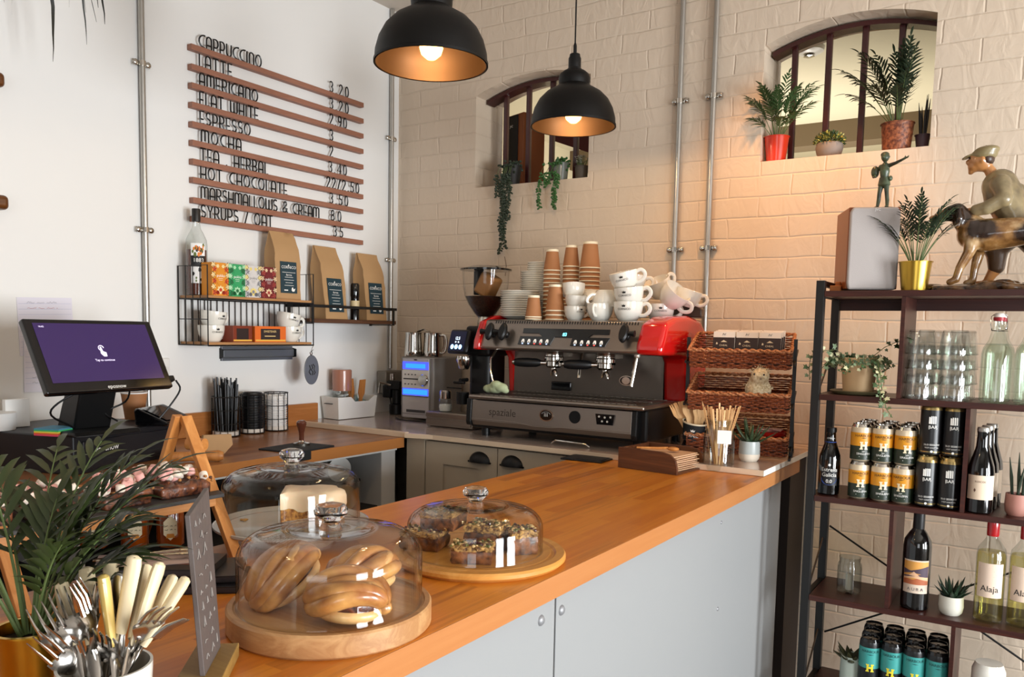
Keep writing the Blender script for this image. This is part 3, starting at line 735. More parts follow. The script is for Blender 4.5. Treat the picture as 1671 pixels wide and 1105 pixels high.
cup(-2.62, 2.355, 1.247, 'white cup at the right end of the lower wire shelf board, under a tilted cup', rz=1.55, tilt=(0, 0))
cup(-2.625, 2.345, 1.300, 'white cup tipped over the stack at the right end of the lower wire shelf board', rz=1.35, tilt=(0.0, 0.2))
M_OR = P('orange carton', 'd9661a', 0.5)
for (y, lab, rz, w) in ((2.075, 'brown and orange tea carton right of the left cups on the lower wire shelf', 0.05, 0.092), (2.212, 'bright orange sweetener carton on the lower wire shelf', -0.03, 0.150)):
    t = thing('sweetener_box', lab, 'carton', (-2.60, y, 1.247), rz, 'orange cartons in the wire shelf')
    g = G(); g.box(-0.035, -w / 2, 0, 0.035, w / 2, 0.062); b = g.obj('carton', M_OR if w > .11 else P('brown carton', '7a2f16', .5), t, bevel=0.001)
    g = G(); g.box(0.035, -w * .32, 0.010, 0.0358, w * .3, 0.052, 1); g.box(0.035, -w * .48, 0.004, 0.0356, w * .48, 0.010, 0)
    if w > .11: g.text('SWEETENER', (0.0364, -0.004, 0.038), (0, 1, 0), (0, 0, 1), 0.011, 2); g.box(.036, -.03, .022, .0364, .022, .025, 2)
    g.obj('front_print', [P('gold print', 'e6b04a', .4), P('dark print', '2a1b16', .5), P('pale gold print', 'f2cf8a', .5)], b, smooth=0)

# ---------------------------------------------------------------- plank shelf with black rail
t = thing('plank_shelf', 'short rustic plank shelf with a black front rail beside the wire shelf', 'shelf', (0, 0, 0))
g = G(); g.box(LWX, 2.435, 1.328, -2.585, 2.975, 1.345); g.obj('plank', wood('rustic brown plank', '6b4429', '4d2e1a', .6, 'y'), t, bevel=0.002)
g = G()
g.bar((-2.583, 2.43, 1.398), (-2.583, 2.975, 1.398), 0.004, 0.012); g.bar((-2.583, 2.432, 1.398), (LWX, 2.432, 1.398), 0.004, 0.012); g.bar((-2.583, 2.973, 1.398), (LWX, 2.973, 1.398), 0.004, 0.012)
for y in (2.45, 2.955):
    g.bar((LWX + .003, y, 1.41), (LWX + .003, y, 1.32), 0.016, 0.004, up=(1, 0, 0)); g.bar((LWX, y, 1.325), (-2.585, y, 1.325), 0.016, 0.004)
    g.bar((-2.584, y, 1.325), (-2.584, y, 1.40), 0.012, 0.003, up=(1, 0, 0))
g.obj('black_rail', BLACK, t, smooth=0)
coffee_bag(-2.645, 2.615, 1.345, 0.315, 0.135, 0.02, 'kraft coffee bag at the left of the plank shelf, its top leaning on the wall', 'kraft coffee bags', 0.03)
coffee_bag(-2.645, 2.870, 1.345, 0.305, 0.135, 0.0, 'kraft coffee bag at the right end of the plank shelf nearest the corner conduit', 'kraft coffee bags', 0.02)
t = thing('pepper_grinder', 'slim black and cream tin standing between the two coffee bags on the plank shelf', 'grinder', (-2.62, 2.735, 1.345))
g = G(); g.lathe([(0, 0), (0.020, 0), (0.020, 0.045), (0.019, 0.05), (0.019, 0.1), (0.0205, 0.105), (0.0205, 0.155), (0.017, 0.162), (0, 0.163)], n=24); b = g.obj('body', GLOSSB, t)
g = G(); g.lathe([(0.0205, 0.05), (0.0205, 0.085)], n=24); g.obj('cream_band', P('cream band', 'cdb98e', .5), b)

# ---------------------------------------------------------------- knife strip, hanging tag, notes, socket
t = thing('magnetic_knife_strip', 'grey metal bracket strip fixed to the wall under the wire shelf', 'wall strip', (LWX, 2.10, 1.17))
M_GR = P('grey powder coat', '6c6f74', 0.4, 0.5)
g = G(); g.prism([(0, 0.056), (0.012, 0.056), (0.012, 0.046), (0.022, 0.042), (0.022, 0.016), (0.012, 0.010), (0.012, 0), (0, 0)], (0, 0, 0), (1, 0, 0), (0, 0, 1), (0, 0.36, 0)); g.obj('profile', M_GR, t, smooth=0, bevel=.0008)
g = G(); g.prism([(0.001, 0.05), (0.03, 0.045), (0.03, 0.012), (0.001, 0.008)], (0, 0.362, 0), (1, 0, 0), (0, 0, 1), (0, 0.004, 0)); g.prism([(0.001, 0.05), (0.022, 0.042), (0.022, 0.016), (0.001, 0.008)], (0, -0.004, 0), (1, 0, 0), (0, 0, 1), (0, 0.004, 0)); g.obj('end_cap', BLACKP, t, smooth=0)
t = thing('hanging_tag', 'round grey metal tag with a cut-out emblem hanging from the wire shelf corner', 'tag', (-2.60, 2.455, 1.13))
g = G(M=Matrix.Rotation(0.15, 4, 'Z')); g.prism([(0.047 * math.cos(a), 0.062 * math.sin(a)) for a in [i * PI / 16 for i in range(32)]], (0, 0, 0), (0, 1, 0), (0, 0, 1), (0.004, 0, 0)); b = g.obj('disc', P('zinc disc', '777a7c', .45, .4), t, bevel=.001)
g = G(M=Matrix.Rotation(0.15, 4, 'Z'))
for pts in ([(-.015, .02), (-.01, .005), (-.018, -.008), (-.008, -.02)], [(-.002, .022), (.004, .008), (-.006, .0), (.006, -.008), (.0, -.022)], [(.006, .024), (.016, .014), (.012, .0), (.02, -.012), (.01, -.02)]):
    g.tube([(0.0045, a * 1.1, b_) for a, b_ in pts], 0.0022, 5)
g.obj('emblem', INK, b)
g = G(); g.tube([(0.002, 0, 0.060), (0.002, 0.004, 0.07), (0.002, -0.002, 0.078), (0.002, -0.008, 0.072), (0.002, -0.004, 0.062)], 0.0022, 6)
g.tube([(0.002, 0.01, 0.085), (0.002, 0.0, 0.076), (0.01, -0.008, 0.08), (0.02, -0.012, 0.095), (0.03, -0.012, 0.106)], 0.0012, 5); g.obj('hook', STEEL, t)
def paper(y0, z0, w, h, x, tilt, label, lines, red=False):
    t = thing('paper_note', label, 'paper', (LWX + x, y0, z0), group='handwritten notes taped behind the till')
    g = G(M=Matrix.Rotation(tilt, 4, 'X')); g.box(0, 0, 0, 0.0006, w, h); b = g.obj('sheet', P('lined paper', 'dcd8e2', .8), t, smooth=0)
    g = G(M=Matrix.Rotation(tilt, 4, 'X')); rr = random.Random(int(y0 * 99))
    for i in range(lines):
        z = h - 0.02 - i * (h - .03) / lines; g.box(0.0007, 0.004, z, 0.0008, w - 0.004, z + 0.0006, 0)
        if rr.random() < .7:
            g.scrib((0.001, w * .45, z + .0015), (0, 1, 0), (0, 0, 1), w * .55, .006, i + int(y0 * 100), 2 if (red and i % 4 == 1) else 1, r=.0004)
    g.obj('handwriting', [P('blue rule', '9aa3c4', .8), P('pencil', '77757f', .8), P('red pen', 'b8474a', .8)], b, smooth=0)
paper(1.347, 1.20, 0.175, 0.185, 0.001, 0.03, 'lined white note with a torn top corner sticking out above the till screen', 9, True)
paper(1.355, 1.085, 0.15, 0.20, 0.003, -0.02, 'lower handwritten note hanging beside the left edge of the till screen', 10)
t = thing('wall_socket', 'white double wall socket behind the till screen', 'socket', (LWX, 1.72, 1.10))
g = G(); g.box(0, 0, 0, 0.012, 0.15, 0.085); g.obj('plate', WHITEP, t, bevel=0.003)
g = G()
for yy in (0.035, 0.11): g.box(0.012, yy - .02, 0.015, 0.035, yy + .02, 0.055)
g.obj('plug', WHITEP, t, bevel=.005)
# rounded timber ends at the picture's left edge
for z, lab in ((2.028, 'upper rounded timber rail end at the far left of the wall'), (1.667, 'lower rounded timber rail end at the far left of the wall')):
    g = G(); g.box(-0.025, -0.7, -0.022, 0.03, 0, 0.022); o = g.obj('timber_rail', wood('glossy brown timber', '7a4a22', '57300f', .3, 'y'), smooth=40, bevel=0.014, loc=(LWX + .028, 1.305, z), bseg=4)
    tag(o, lab, 'rail', 'timber rails at the far left')
# ---------------------------------------------------------------- counters
BZ, WZ = 0.883, 0.902
M_BAR = butcher('oiled beech staves', [(0.1, 'ab5a16'), (0.35, 'c8731f'), (0.6, 'd8862a'), (0.88, '8a3f0e')], 0.30, sw=0.036)
M_BARF = butcher('oiled beech edge', [(0.1, 'ab6a38'), (0.5, 'ba7c48'), (0.9, 'a0602f')], 0.35, sw=0.2, sl=0.9)
M_LC = butcher('walnut toned oak staves', [(0.12, '7a4a2b'), (0.4, '93603a'), (0.65, 'a26e45'), (0.9, '6d3f23')], 0.3, sw=0.05)
M_LCF = butcher('oak counter edge', [(0.1, 'b5763f'), (0.9, 'a2662f')], 0.4, sw=0.2, sl=1.0)
M_PAN = P('pale grey painted board', '929393', 0.55, bump=0.06, bscale=30)
M_CAB = P('greige cabinet paint', 'b3a48f', 0.45)
M_LAM = P('pale laminate worktop', 'b3a297', 0.16, coat=0.3)
M_LAMW = P('pale edge strip', 'd8c0a4', 0.4)
M_DARK = P('shade dark panel', '2a1c14', 0.6)  # dark tone stands in for the shade at the bar end
g = G(); g.box(-1.335, -0.4, 0.841, -0.706, 2.93, BZ); o = g.obj('bar_worktop', M_BAR, smooth=0, bevel=0.0015)
tag(o, 'long oiled wooden bar worktop running from the cake domes to the brick wall', 'worktop')
fe = G(); fe.box(-0.7062, -0.4, 0.8412, -0.7045, 2.93, 0.8828); fe.obj('front_edge', M_BARF, o, smooth=0)
t = thing('bar_counter', 'pale grey boarded body of the bar with round bolt heads', 'counter', (0, 0, 0))
for y0, y1 in ((-0.4, 1.305), (1.311, 2.845)):
    g = G(); g.box(-0.765, y0, 0.05, -0.742, y1, 0.8405); g.obj('panel', M_PAN, t, smooth=0, bevel=0.0015)
g = G(); g.box(-1.28, -0.38, 0.02, -0.766, 2.83, 0.8405); g.obj('carcass', P('dark carcass', '35302b', .7), t, smooth=0)
g0 = G(); g0.lathe([(0, 0.006), (0.006, 0.005), (0.0095, 0.002), (0.0105, 0.0), (0, 0.0)], n=18); g0.M = Matrix()
bolts = [(1.255, 0.789, 1), (1.33, 0.787, 1), (1.255, 0.42, 1), (1.33, 0.42, 1), (2.233, 0.787, .5), (2.232, 0.539, .6), (2.233, 0.3, .6)]
for y, z, s in bolts:
    g = G(M=Matrix.Translation((-0.742, y, z)) @ Matrix.Rotation(PI / 2, 4, 'Y') @ Matrix.Scale(s, 4)); g.lathe([(0, 0.006), (0.006, 0.005), (0.0095, 0.002), (0.0105, 0.0)], n=18)
    g.obj('bolt_head', P('bolt grey', '8d8d8f', .4, .3) if not bpy.data.materials.get('bolt grey') else bpy.data.materials['bolt grey'], t)
g = G(); g.box(-1.0, 2.935, 0, -0.735, 3.148, 0.880); o = g.obj('end_panel', M_DARK, smooth=0); tag(o, 'end cabinet coloured dark for the shade in the gap between bar and brick wall', 'cabinet')
# left counter along the white wall
g = G(); g.box(LWX, -0.6, 0.843, -2.12, 2.49, BZ); o = g.obj('side_worktop', M_LC, smooth=0, bevel=0.0015)
tag(o, 'brown wooden worktop along the white wall carrying the till', 'worktop')
fe = G(); fe.box(-2.1202, -0.6, 0.8432, -2.118, 2.49, 0.8828); fe.obj('front_edge', M_LCF, o, smooth=0)
g = G(); g.box(LWX + 0.0005, -0.6, BZ + 0.0005, LWX + 0.02, 2.60, 0.975); o = g.obj('upstand', wood('orange oak upstand', 'b9783f', 'a4652f', .4, 'y'), smooth=0, bevel=0.002)
tag(o, 'wooden upstand along the foot of the white wall behind the wire baskets', 'upstand')
t = thing('open_base_cabinet', 'open fronted white cabinet under the side worktop holding jars', 'cabinet', (0, 0, 0))
M_MEL = P('white melamine', 'c9c5c0', .4)
g = G(); g.box(LWX + .01, -0.6, 0.829, -2.155, 2.49, 0.8425); g.obj('top_rail', WHITE, t, smooth=0)
for y in (2.405, 1.2, 0.0): 
    g = G(); g.box(LWX + .01, y, 0.0, -2.16, y + 0.08 if y > 2 else y + .018, 0.829); g.obj('side_panel', M_MEL, t, smooth=0)
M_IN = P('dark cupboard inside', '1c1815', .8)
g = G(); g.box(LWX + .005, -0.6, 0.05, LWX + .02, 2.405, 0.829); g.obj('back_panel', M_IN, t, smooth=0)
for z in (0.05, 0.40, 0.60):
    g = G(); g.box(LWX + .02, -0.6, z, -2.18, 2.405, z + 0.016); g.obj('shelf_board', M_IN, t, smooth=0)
# jars lying in the open cabinet
def lyingjar(x, y, z, label, r=0.055, L=0.13, lid='8c8a84', fill=None):
    t = thing('storage_jar', label, 'jar', (x, y, z + r), group='glass jars lying in the open cabinet')
    t.rotation_euler = (0, PI / 2, -0.35)
    g = G(); g.lathe([(0, -L / 2), (r * .9, -L / 2), (r, -L / 2 + .01), (r, L / 2 - .025), (r * .8, L / 2 - .006), (r * .8, L / 2)], n=28); g.obj('glass_body', GLASSK, t)
    g = G(); g.lathe([(r * .84, L / 2 - .004), (r * .84, L / 2 + .016), (0, L / 2 + .018)], n=28); g.obj('lid', P('jar lid ' + lid, lid, .35, .5), t)
    if fill: g = G(); g.lathe([(0, -L / 2 + .004), (r * .93, -L / 2 + .004), (r * .93, L / 2 - .03), (0, L / 2 - .03)], n=20); g.obj('contents', P('jar contents', fill, .8), t)
lyingjar(-2.25, 2.22, 0.733 - 0.001, 'upper glass jar lying on its side in the open cabinet', lid='a9a6a0')
lyingjar(-2.25, 2.25, 0.616, 'lower glass jar with brown contents lying in the open cabinet', lid='c59a5a', fill='7c4a28', r=0.058)
g = G(); g.box(-2.40, 2.10, 0.735 - .012, -2.19, 2.32, 0.7335); o = g.obj('cabinet_tray', M_IN, smooth=0); tag(o, 'dark tray carrying the upper glass jar in the open cabinet', 'tray')
t = thing('tin_canister', 'black tin canister standing in the open cabinet left of the jars', 'canister', (-2.24, 2.05, 0.616))
g = G(); g.cyl((0, 0, 0), 0.045, 0.12, 24); g.obj('body', GLOSSB, t); g = G(); g.cyl((0, 0, 0.12), 0.046, 0.015, 24); g.obj('lid', STEEL, t)
# back counter
g = G(); g.box(LWX + 0.0005, 2.50, 0.884, -0.706, BWY - 0.001, WZ); o = g.obj('back_worktop', M_LAM, smooth=0, bevel=0.001)
tag(o, 'pale laminate worktop under the coffee machine along the brick wall', 'worktop')
fe = G(); fe.box(-2.10, 2.4985, 0.8842, -0.7065, 2.50, 0.9015); fe.box(-0.706, 2.4985, 0.8842, -0.7045, 3.14, 0.9018, 1); fe.obj('edge_strip', [M_LAMW, P('white edge strip', 'f0ece4', .35)], o, smooth=0)
g = G(); g.box(LWX + .002, 2.475, BZ + .0005, -2.10, 2.498, 0.905); g.prism([(0, 0), (0.12, 0), (0.0, -0.03)], (-2.10, 2.498, 0.884), (1, 0, 0), (0, 1, 0), (0, 0, 0.018)); o = g.obj('joint_strip', M_LAMW, smooth=0, bevel=.002)
tag(o, 'pale wooden strip where the two worktops meet in the corner', 'trim strip')
t = thing('base_cabinet', 'greige base cabinet with two doors and black cup handles below the coffee machine', 'cabinet', (0, 0, 0))
g = G(); g.box(-2.10, 2.54, 0.0, -1.36, 3.14, 0.883); g.obj('carcass', M_CAB, t, smooth=0)
g = G(); g.box(-2.125, 2.515, 0.0, -2.035, 2.545, 0.883); g.obj('corner_post', M_CAB, t, smooth=0)
for x0, x1, hx, lab in ((-2.03, -1.693, -1.772, 'left'), (-1.689, -1.37, -1.627, 'right')):
    g = G(); fr = 0.085; z0, z1 = 0.08, 0.875
    g.box(x0, 2.518, z0, x0 + fr, 2.54, z1); g.box(x1 - fr, 2.518, z0, x1, 2.54, z1)
    g.box(x0 + fr, 2.518, z1 - fr, x1 - fr, 2.54, z1); g.box(x0 + fr, 2.518, z0, x1 - fr, 2.54, z0 + fr); g.box(x0 + fr - .001, 2.526, z0 + fr - .001, x1 - fr + .001, 2.54, z1 - fr + .001)
    d = g.obj('door', M_CAB, t, smooth=0)
    g = G(M=Matrix.Translation((hx, 2.518, 0.815)) @ Matrix.Rotation(PI / 2, 4, 'X'))
    prof = [(0.0, 0.024), (0.02, 0.023), (0.036, 0.016), (0.046, 0.004), (0.048, 0)]
    g.lathe(prof, n=28, a0=0, a1=PI, sy=0.85); g.box(-0.052, -0.002, 0, 0.052, 0.004, 0.004)
    g.obj('cup_handle', P('black iron handle', '100f10', .45, .4), d)
# ---------------------------------------------------------------- espresso machine
M_RED = P('red machine side', 'c01512', 0.12, coat=0.7)
M_MST = P('machine steel', '8d8279', 0.30, 0.9, var=0.05, vscale=30, stretch=(1, 30, 30))
M_MDK = P('dark machine steel', '6a625b', 0.32, 0.85)
t = thing('espresso_machine', 'two group steel espresso machine with bright red sides on the back worktop', 'coffee machine', (0, 0, 0))
g = G(); g.box(-1.875, 2.60, 0.935, -1.135, 3.03, 1.05); body = g.obj('black_base', BLACKP, t, smooth=0, bevel=.008)
for x in (-1.83, -1.185):
    for y in (2.64, 2.99):
        g = G(); g.cyl((x, y, WZ), 0.017, 0.036, 16); g.obj('foot', BLACKP, t)
g = G(); g.prism([(2.586, 0.947), (2.576, 0.965), (2.582, 1.044), (2.60, 1.044), (2.60, 0.947)], (-1.855, 0, 0), (0, 1, 0), (0, 0, 1), (0.672, 0, 0)); lp = g.obj('lower_panel', M_MST, t, smooth=0, bevel=.002)
g = G(); g.tube([(-1.855, 2.5765, 0.972), (-1.66, 2.5765, 0.971), (-1.58, 2.5765, 0.962), (-1.50, 2.5765, 0.962), (-1.42, 2.5765, 0.970), (-1.185, 2.5765, 0.970)], 0.0014, 6); g.obj('pressed_line', M_MST, lp)
g = G()
for x in (-1.878, -1.183): g.prism([(2.575, 0.945), (2.57, 0.96), (2.576, 1.048), (2.62, 1.048), (2.62, 0.945)], (x, 0, 0), (0, 1, 0), (0, 0, 1), (0.022, 0, 0))
g.obj('side_cap', BLACKP, lp, smooth=0, bevel=.004)
g = G(); g.text('spaziale', (-1.715, 2.5785, 0.990), (1, 0, 0), (0, 0.08, 1), 0.040, 0, lift=0.001); g.obj('pressed_lettering', P('dark steel lettering', '453c36', .35, .6), lp, smooth=0)  # letters coloured darker than the panel steel
g = G(); 
def oval(cx, cz, a, b, y, m, n=24): g.prism([(a * math.cos(2 * PI * i / n), b * math.sin(2 * PI * i / n)) for i in range(n)], (cx, y, cz), (1, 0, 0), (0, 0, 1), (0, -0.004, 0), m)
oval(-1.521, 1.006, 0.029, 0.022, 2.580, 0); oval(-1.521, 1.006, 0.025, 0.018, 2.579, 1)
for a in (-.5, 0, .5): g.prism([(-.0008, 0), (.0008, 0), (.0004, .013), (-.0004, .013)], (-1.521 + a * .012, 2.5745, 1.002), (1, 0, a * .2), (0, 0, 1), (0, -.0004, 0), 2)
for i in range(9): 
    an = PI * (1.15 + .7 * i / 8) + PI; g.cb((-1.521 + .019 * math.cos(an), 2.5746, 1.006 + .013 * math.sin(an)), (.0015, .0005, .0015), 2)
g.obj('pressure_gauge', [STEEL, GLOSSB, INKW], lp)
g = G(); oval(-1.404, 1.008, 0.0225, 0.0225, 2.580, 0); oval(-1.404, 1.008, 0.019, 0.019, 2.5775, 0); g.obj('black_emblem', BLACKP, lp)
g = G(); g.prism([(-.037, .017), (.037, .017), (.031, -.020), (-.031, -.020)], (-1.283, 2.578, 1.010), (1, 0, 0), (0, 0, 1), (0, -.004, 0), 0)
for a, b in ((-.022, .008), (0, .006), (.022, .008), (-.010, -.008), (.010, -.008)):
    n = 12; g.prism([(.0036 * math.cos(2 * PI * i / n), .0036 * math.sin(2 * PI * i / n)) for i in range(n)], (-1.283 + a, 2.5735, 1.010 + b), (1, 0, 0), (0, 0, 1), (0, -.0015, 0), 1)
g.obj('power_panel', [GLOSSB, P('silver dots', 'b7b2a6', .4)], lp)
g = G(); g.box(-1.85, 2.545, 1.050, -1.125, 2.87, 1.066); dt = g.obj('drip_tray', M_MST, t, smooth=0, bevel=0.007, bseg=3)
g = G()
for i in range(30): g.box(-1.82 + i * 0.0222, 2.575, 1.066, -1.815 + i * 0.0222, 2.845, 1.0685)
for y in (2.575, 2.71, 2.842): g.box(-1.82, y, 1.066, -1.165, y + .004, 1.068)
g.obj('drip_grid', BRUSH, dt, smooth=0)
g = G(); g.box(-1.845, 2.86, 1.05, -1.19, 2.90, 1.25); sp = g.obj('backsplash', M_MDK, t, smooth=0)
g = G(); g.prism([(2.617, 1.238), (2.612, 1.246), (2.655, 1.348), (2.675, 1.353), (3.02, 1.353), (3.03, 1.24), (2.90, 1.225)], (-1.848, 0, 0), (0, 1, 0), (0, 0, 1), (0.665, 0, 0)); hd = g.obj('head', M_MST, t, smooth=30, bevel=.004)
RP = [(2.602, 1.236), (2.605, 1.27), (2.645, 1.345), (2.72, 1.368), (2.85, 1.376), (2.97, 1.362), (3.035, 1.315), (3.045, 1.20), (3.035, 1.052), (2.865, 1.052), (2.85, 1.20), (2.82, 1.232)]
g = G(); g.prism(RP, (-1.192, 0, 0), (0, 1, 0), (0, 0, 1), (0.10, 0, 0)); g.obj('red_side', M_RED, t, smooth=50, bevel=0.018, bseg=4)
g = G(); g.prism(RP, (-1.872, 0, 0), (0, 1, 0), (0, 0, 1), (0.028, 0, 0)); g.obj('red_side', M_RED, t, smooth=50, bevel=0.006)
# things on the sloping fascia
U = Vector((0, 0.043, 0.102)).normalized(); X = Vector((1, 0, 0)); NRM = X.cross(U)
def fas(x, h): return Vector((x, 2.612, 1.246)) + U * h - Vector((0, 1, 0)) * 0.0
g = G()
for i in range(56):
    x = -1.80 + i * 0.0108
    g.prism([(0, 0), (.0045, 0), (.0045, .011), (0, .011)], (x, 2.651, 1.3375), (1, 0, 0), tuple(U), (0, -0.0015, 0))
g.obj('vent_slots', INK, hd, smooth=0)
g = G(); o_ = fas(0, 0)
def fp(poly, lift, m=0): g.prism([(a, b) for a, b in poly], o_ + NRM * lift, X, U, NRM * 0.002, m)
fp([(-1.665, .060), (-1.305, .060), (-1.305, .080), (-1.665, .080)], 0.001)
fp([(-1.575, .046), (-1.385, .046), (-1.365, .062), (-1.595, .062)], 0.001)
fp([(-1.675, .014), (-1.535, .014), (-1.522, .048), (-1.672, .048)], 0.001)
fp([(-1.452, .014), (-1.312, .014), (-1.298, .048), (-1.449, .048)], 0.001)
pn = g.obj('control_panel', GLOSSB, hd, smooth=0, bevel=.001)
g = G(); g.text('83', o_ + X * -1.483 + U * .051 + NRM * .0035, X, U, 0.018, 0); g.obj('lit_digits', P('cyan digits', '5fe3ff', .4, emit=4), pn, smooth=0)
g = G(); 
for cx in (-1.602, -1.380):
    for i in range(5):
        x = cx + (i - 2) * .026; o2 = o_ + X * x + U * .022 + NRM * .0035
        g.prism([(-.006, 0), (.006, 0), (.006, .007), (.003, .014), (-.003, .014), (-.006, .007)], o2, X, U, NRM * .001, 0)
        g.prism([(-.003, -.006), (.003, -.006), (.003, -.003), (-.003, -.003)], o2, X, U, NRM * .001, 1 if i in (2, 3) else 2)
        g.prism([(-.003, .0015), (.003, .0015), (.003, .004), (-.003, .004)], o2 + NRM * .001, X, U, NRM * .0004, 3)
g.obj('dose_buttons', [P('button white', 'd8d4cc', .4, emit=.3), P('red led', 'e0453c', .4, emit=1.5), P('blue led', 'a9c4f5', .4, emit=1.5), INK], pn, smooth=0)
def knob(x, h, mirror=1):
    base = fas(x, h); q = NRM.to_track_quat('Z', 'Y').to_matrix().to_4x4(); g = G(M=Matrix.Translation(base) @ q)
    g.lathe([(0, 0), (.013, 0), (.013, .012), (.010, .016), (.010, .034), (.0, .034)], n=18)
    g.lathe([(0, .022), (.020, .022), (.024, .027), (.024, .036), (.018, .042), (0, .042)], n=24, sx=.7, sy=1.45); k = g.obj('steam_knob', BLACKP, hd)
    g = G(M=Matrix.Translation(base) @ q); g.lathe([(.0225, .0), (.022, .0), (.0, .0)], n=8)
    g = G(); g.tube([base + NRM * .03, base + NRM * .03 + X * .022 * mirror, base + NRM * .028 + X * .04 * mirror], [.008, .008, .012], 10); g.obj('knob_spindle', BLACKP, k)
knob(-1.795, .052, -1); knob(-1.735, .052, -1); knob(-1.235, .055, 1)
# groups and portafilters
for gi, gx in enumerate((-1.565, -1.350)):
    g = G(); g.lathe([(0, .0), (.030, .0), (.034, -.006), (.034, -.020), (.037, -.024), (.037, -.036), (.031, -.040), (0, -.040)], (gx, 2.70, 1.238), 28)
    g.box(gx - .022, 2.70, 1.215, gx + .022, 2.80, 1.238); g.obj('group_head', STEEL, t)
    pf = Vector((gx, 2.70, 1.192)); d = Vector((-0.84, -0.42, 0.0)).normalized()
    g = G(); g.lathe([(0, .012), (.031, .012), (.031, -.010), (.024, -.018), (0, -.018)], tuple(pf), 26)
    for s in (-1, 1): g.box(pf.x - .038, pf.y - .006, pf.z + .002, pf.x + .038, pf.y + .006, pf.z + .009)
    g.tube([pf + d * .025, pf + d * .055], [.008, .009], 12)
    g.tube([pf + Vector((0, 0, -.014)), pf + Vector((0, 0, -.024))], .010, 12)
    for s in (-1, 1): 
        sd = Vector((0.8, -0.5, 0)).normalized() * s
        g.tube([pf + Vector((0, 0, -.022)), pf + sd * .008 + Vector((0, 0, -.026)), pf + sd * .018 + Vector((0, 0, -.036)), pf + sd * .020 + Vector((0, 0, -.048))], [.007, .007, .006, .0045], 10)
    p = g.obj('portafilter', STEEL, t)
    g = G(); g.tube([pf + d * .05, pf + d * .065, pf + d * .10, pf + d * .135, pf + d * .150], [.011, .0165, .018, .0165, .012], 14); g.obj('handle', BLACKP, p)
    g = G(); g.tube([pf + d * .149, pf + d * .158], [.010, .006], 12); g.obj('end_cap', STEEL, p)
g = G(); g.tube([(-1.47, 2.75, 1.235), (-1.465, 2.72, 1.19), (-1.463, 2.71, 1.14)], .0055, 8); g.tube([(-1.255, 2.75, 1.235), (-1.252, 2.73, 1.19), (-1.25, 2.72, 1.14)], .0055, 8); g.obj('hot_water_pipes', STEEL, t)
g = G(); g.ell((-1.205, 2.655, 1.232), .011, 12, 8); g.tube([(-1.205, 2.655, 1.23), (-1.207, 2.645, 1.19), (-1.215, 2.635, 1.125)], [.0045, .0045, .0055], 10); g.obj('steam_wand', P('pale chrome wand', 'e4ddd0', .2, .7), t)
g = G(); g.tube([(-1.80, 2.66, 1.235), (-1.805, 2.63, 1.20), (-1.79, 2.61, 1.15), (-1.765, 2.60, 1.095)], .0045, 10); g.obj('steam_wand', STEEL, t)
g = G()
def ov(cx, cz, a, b, y, m): g.prism([(a * math.cos(2 * PI * i / 24), b * math.sin(2 * PI * i / 24)) for i in range(24)], (cx, y, cz), (1, 0, 0), (0, 0, 1), (0, -0.003, 0), m)
ov(-1.338, 1.130, .030, .019, 2.860, 1); ov(-1.338, 1.130, .027, .016, 2.858, 0); ov(-1.338, 1.130, .017, .014, 2.856, 1); g.obj('badge', [GLOSSB, STEEL], sp)
g = G(); g.box(-1.665, 2.852, 1.078, -1.575, 2.86, 1.112); g.obj('recess_cover', GLOSSB, sp, bevel=.012, bseg=4)
# cup guard at the rear right
g = G(); vs = []; 
g.prism([(-.03, 0), (.105, 0), (.105, .03), (.085, .047), (.04, .052), (0, .036), (-.03, .012)], (-1.195, 2.955, 1.372), (1, 0, 0), (0, 0, 1), (0, 0.035, 0)); g.obj('cup_guard', P('smoky guard', '54483f', .3, .3), t, smooth=50, bevel=.004)
g = G(); g.tube([(-1.50, 2.585, .905), (-1.48, 2.58, .918), (-1.36, 2.58, .915), (-1.345, 2.585, .905)], .004, 8); g.obj('drain_rail', STEEL, t)
# cloth round the left steam wand
g = G()
for i, (dx, dy, dz, a, b, c) in enumerate([(0, 0, 0, .040, .022, .020), (.028, -.004, .004, .030, .02, .018), (-.03, .0, -.003, .024, .018, .016), (.01, -.01, .014, .026, .016, .016), (.046, .0, -.008, .015, .014, .010)]):
    g.ell((dx, dy, dz), (a, b, c), 14, 9)
o = g.obj('cleaning_cloth', P('pale green cloth', 'a9b48e', .9, bump=.6, bscale=60), remesh=0.0035, loc=(-1.755, 2.59, 1.092))
tag(o, 'crumpled pale green cloth on the left of the drip tray round the steam wand', 'cloth')

# ---------------------------------------------------------------- crockery on the machine
TZ = 1.3535
def saucer(r, name='saucer'):
    g = G(); g.lathe([(0, .004), (r * .45, .004), (r * .48, 0), (r * .55, 0), (r * .62, .003), (r * .97, .014), (r, .0165), (r * .985, .018), (r * .6, .008), (0, .007)], n=36); return g.obj(name, CERAM)
def stack_saucers(x, y, n, r, where, grp, p=0.0088, z0=TZ):
    first = None
    for i in range(n):
        o = saucer(r) if first is None else dup(first)
        first = first or o
        o.location = (x + R.uniform(-.0012, .0012), y, z0 + i * p)
        pos = 'bottom saucer' if i == 0 else ('top saucer' if i == n - 1 else 'saucer %s up' % NTH[i])
        tag(o, 'white %s of the %s' % (pos, where), 'saucer', grp)
stack_saucers(-1.787, 2.80, 12, 0.079, 'wide stack at the left of the machine top', 'saucers stacked at the left of the machine')
stack_saucers(-1.812, 2.965, 22, 0.068, 'narrower stack behind the wide saucers', 'small saucers stacked behind')
stack_saucers(-1.795, 2.965, 4, 0.055, 'small group topping the rear saucer stack', 'smallest saucers on the rear stack', z0=TZ + 22 * .0088 + .002)
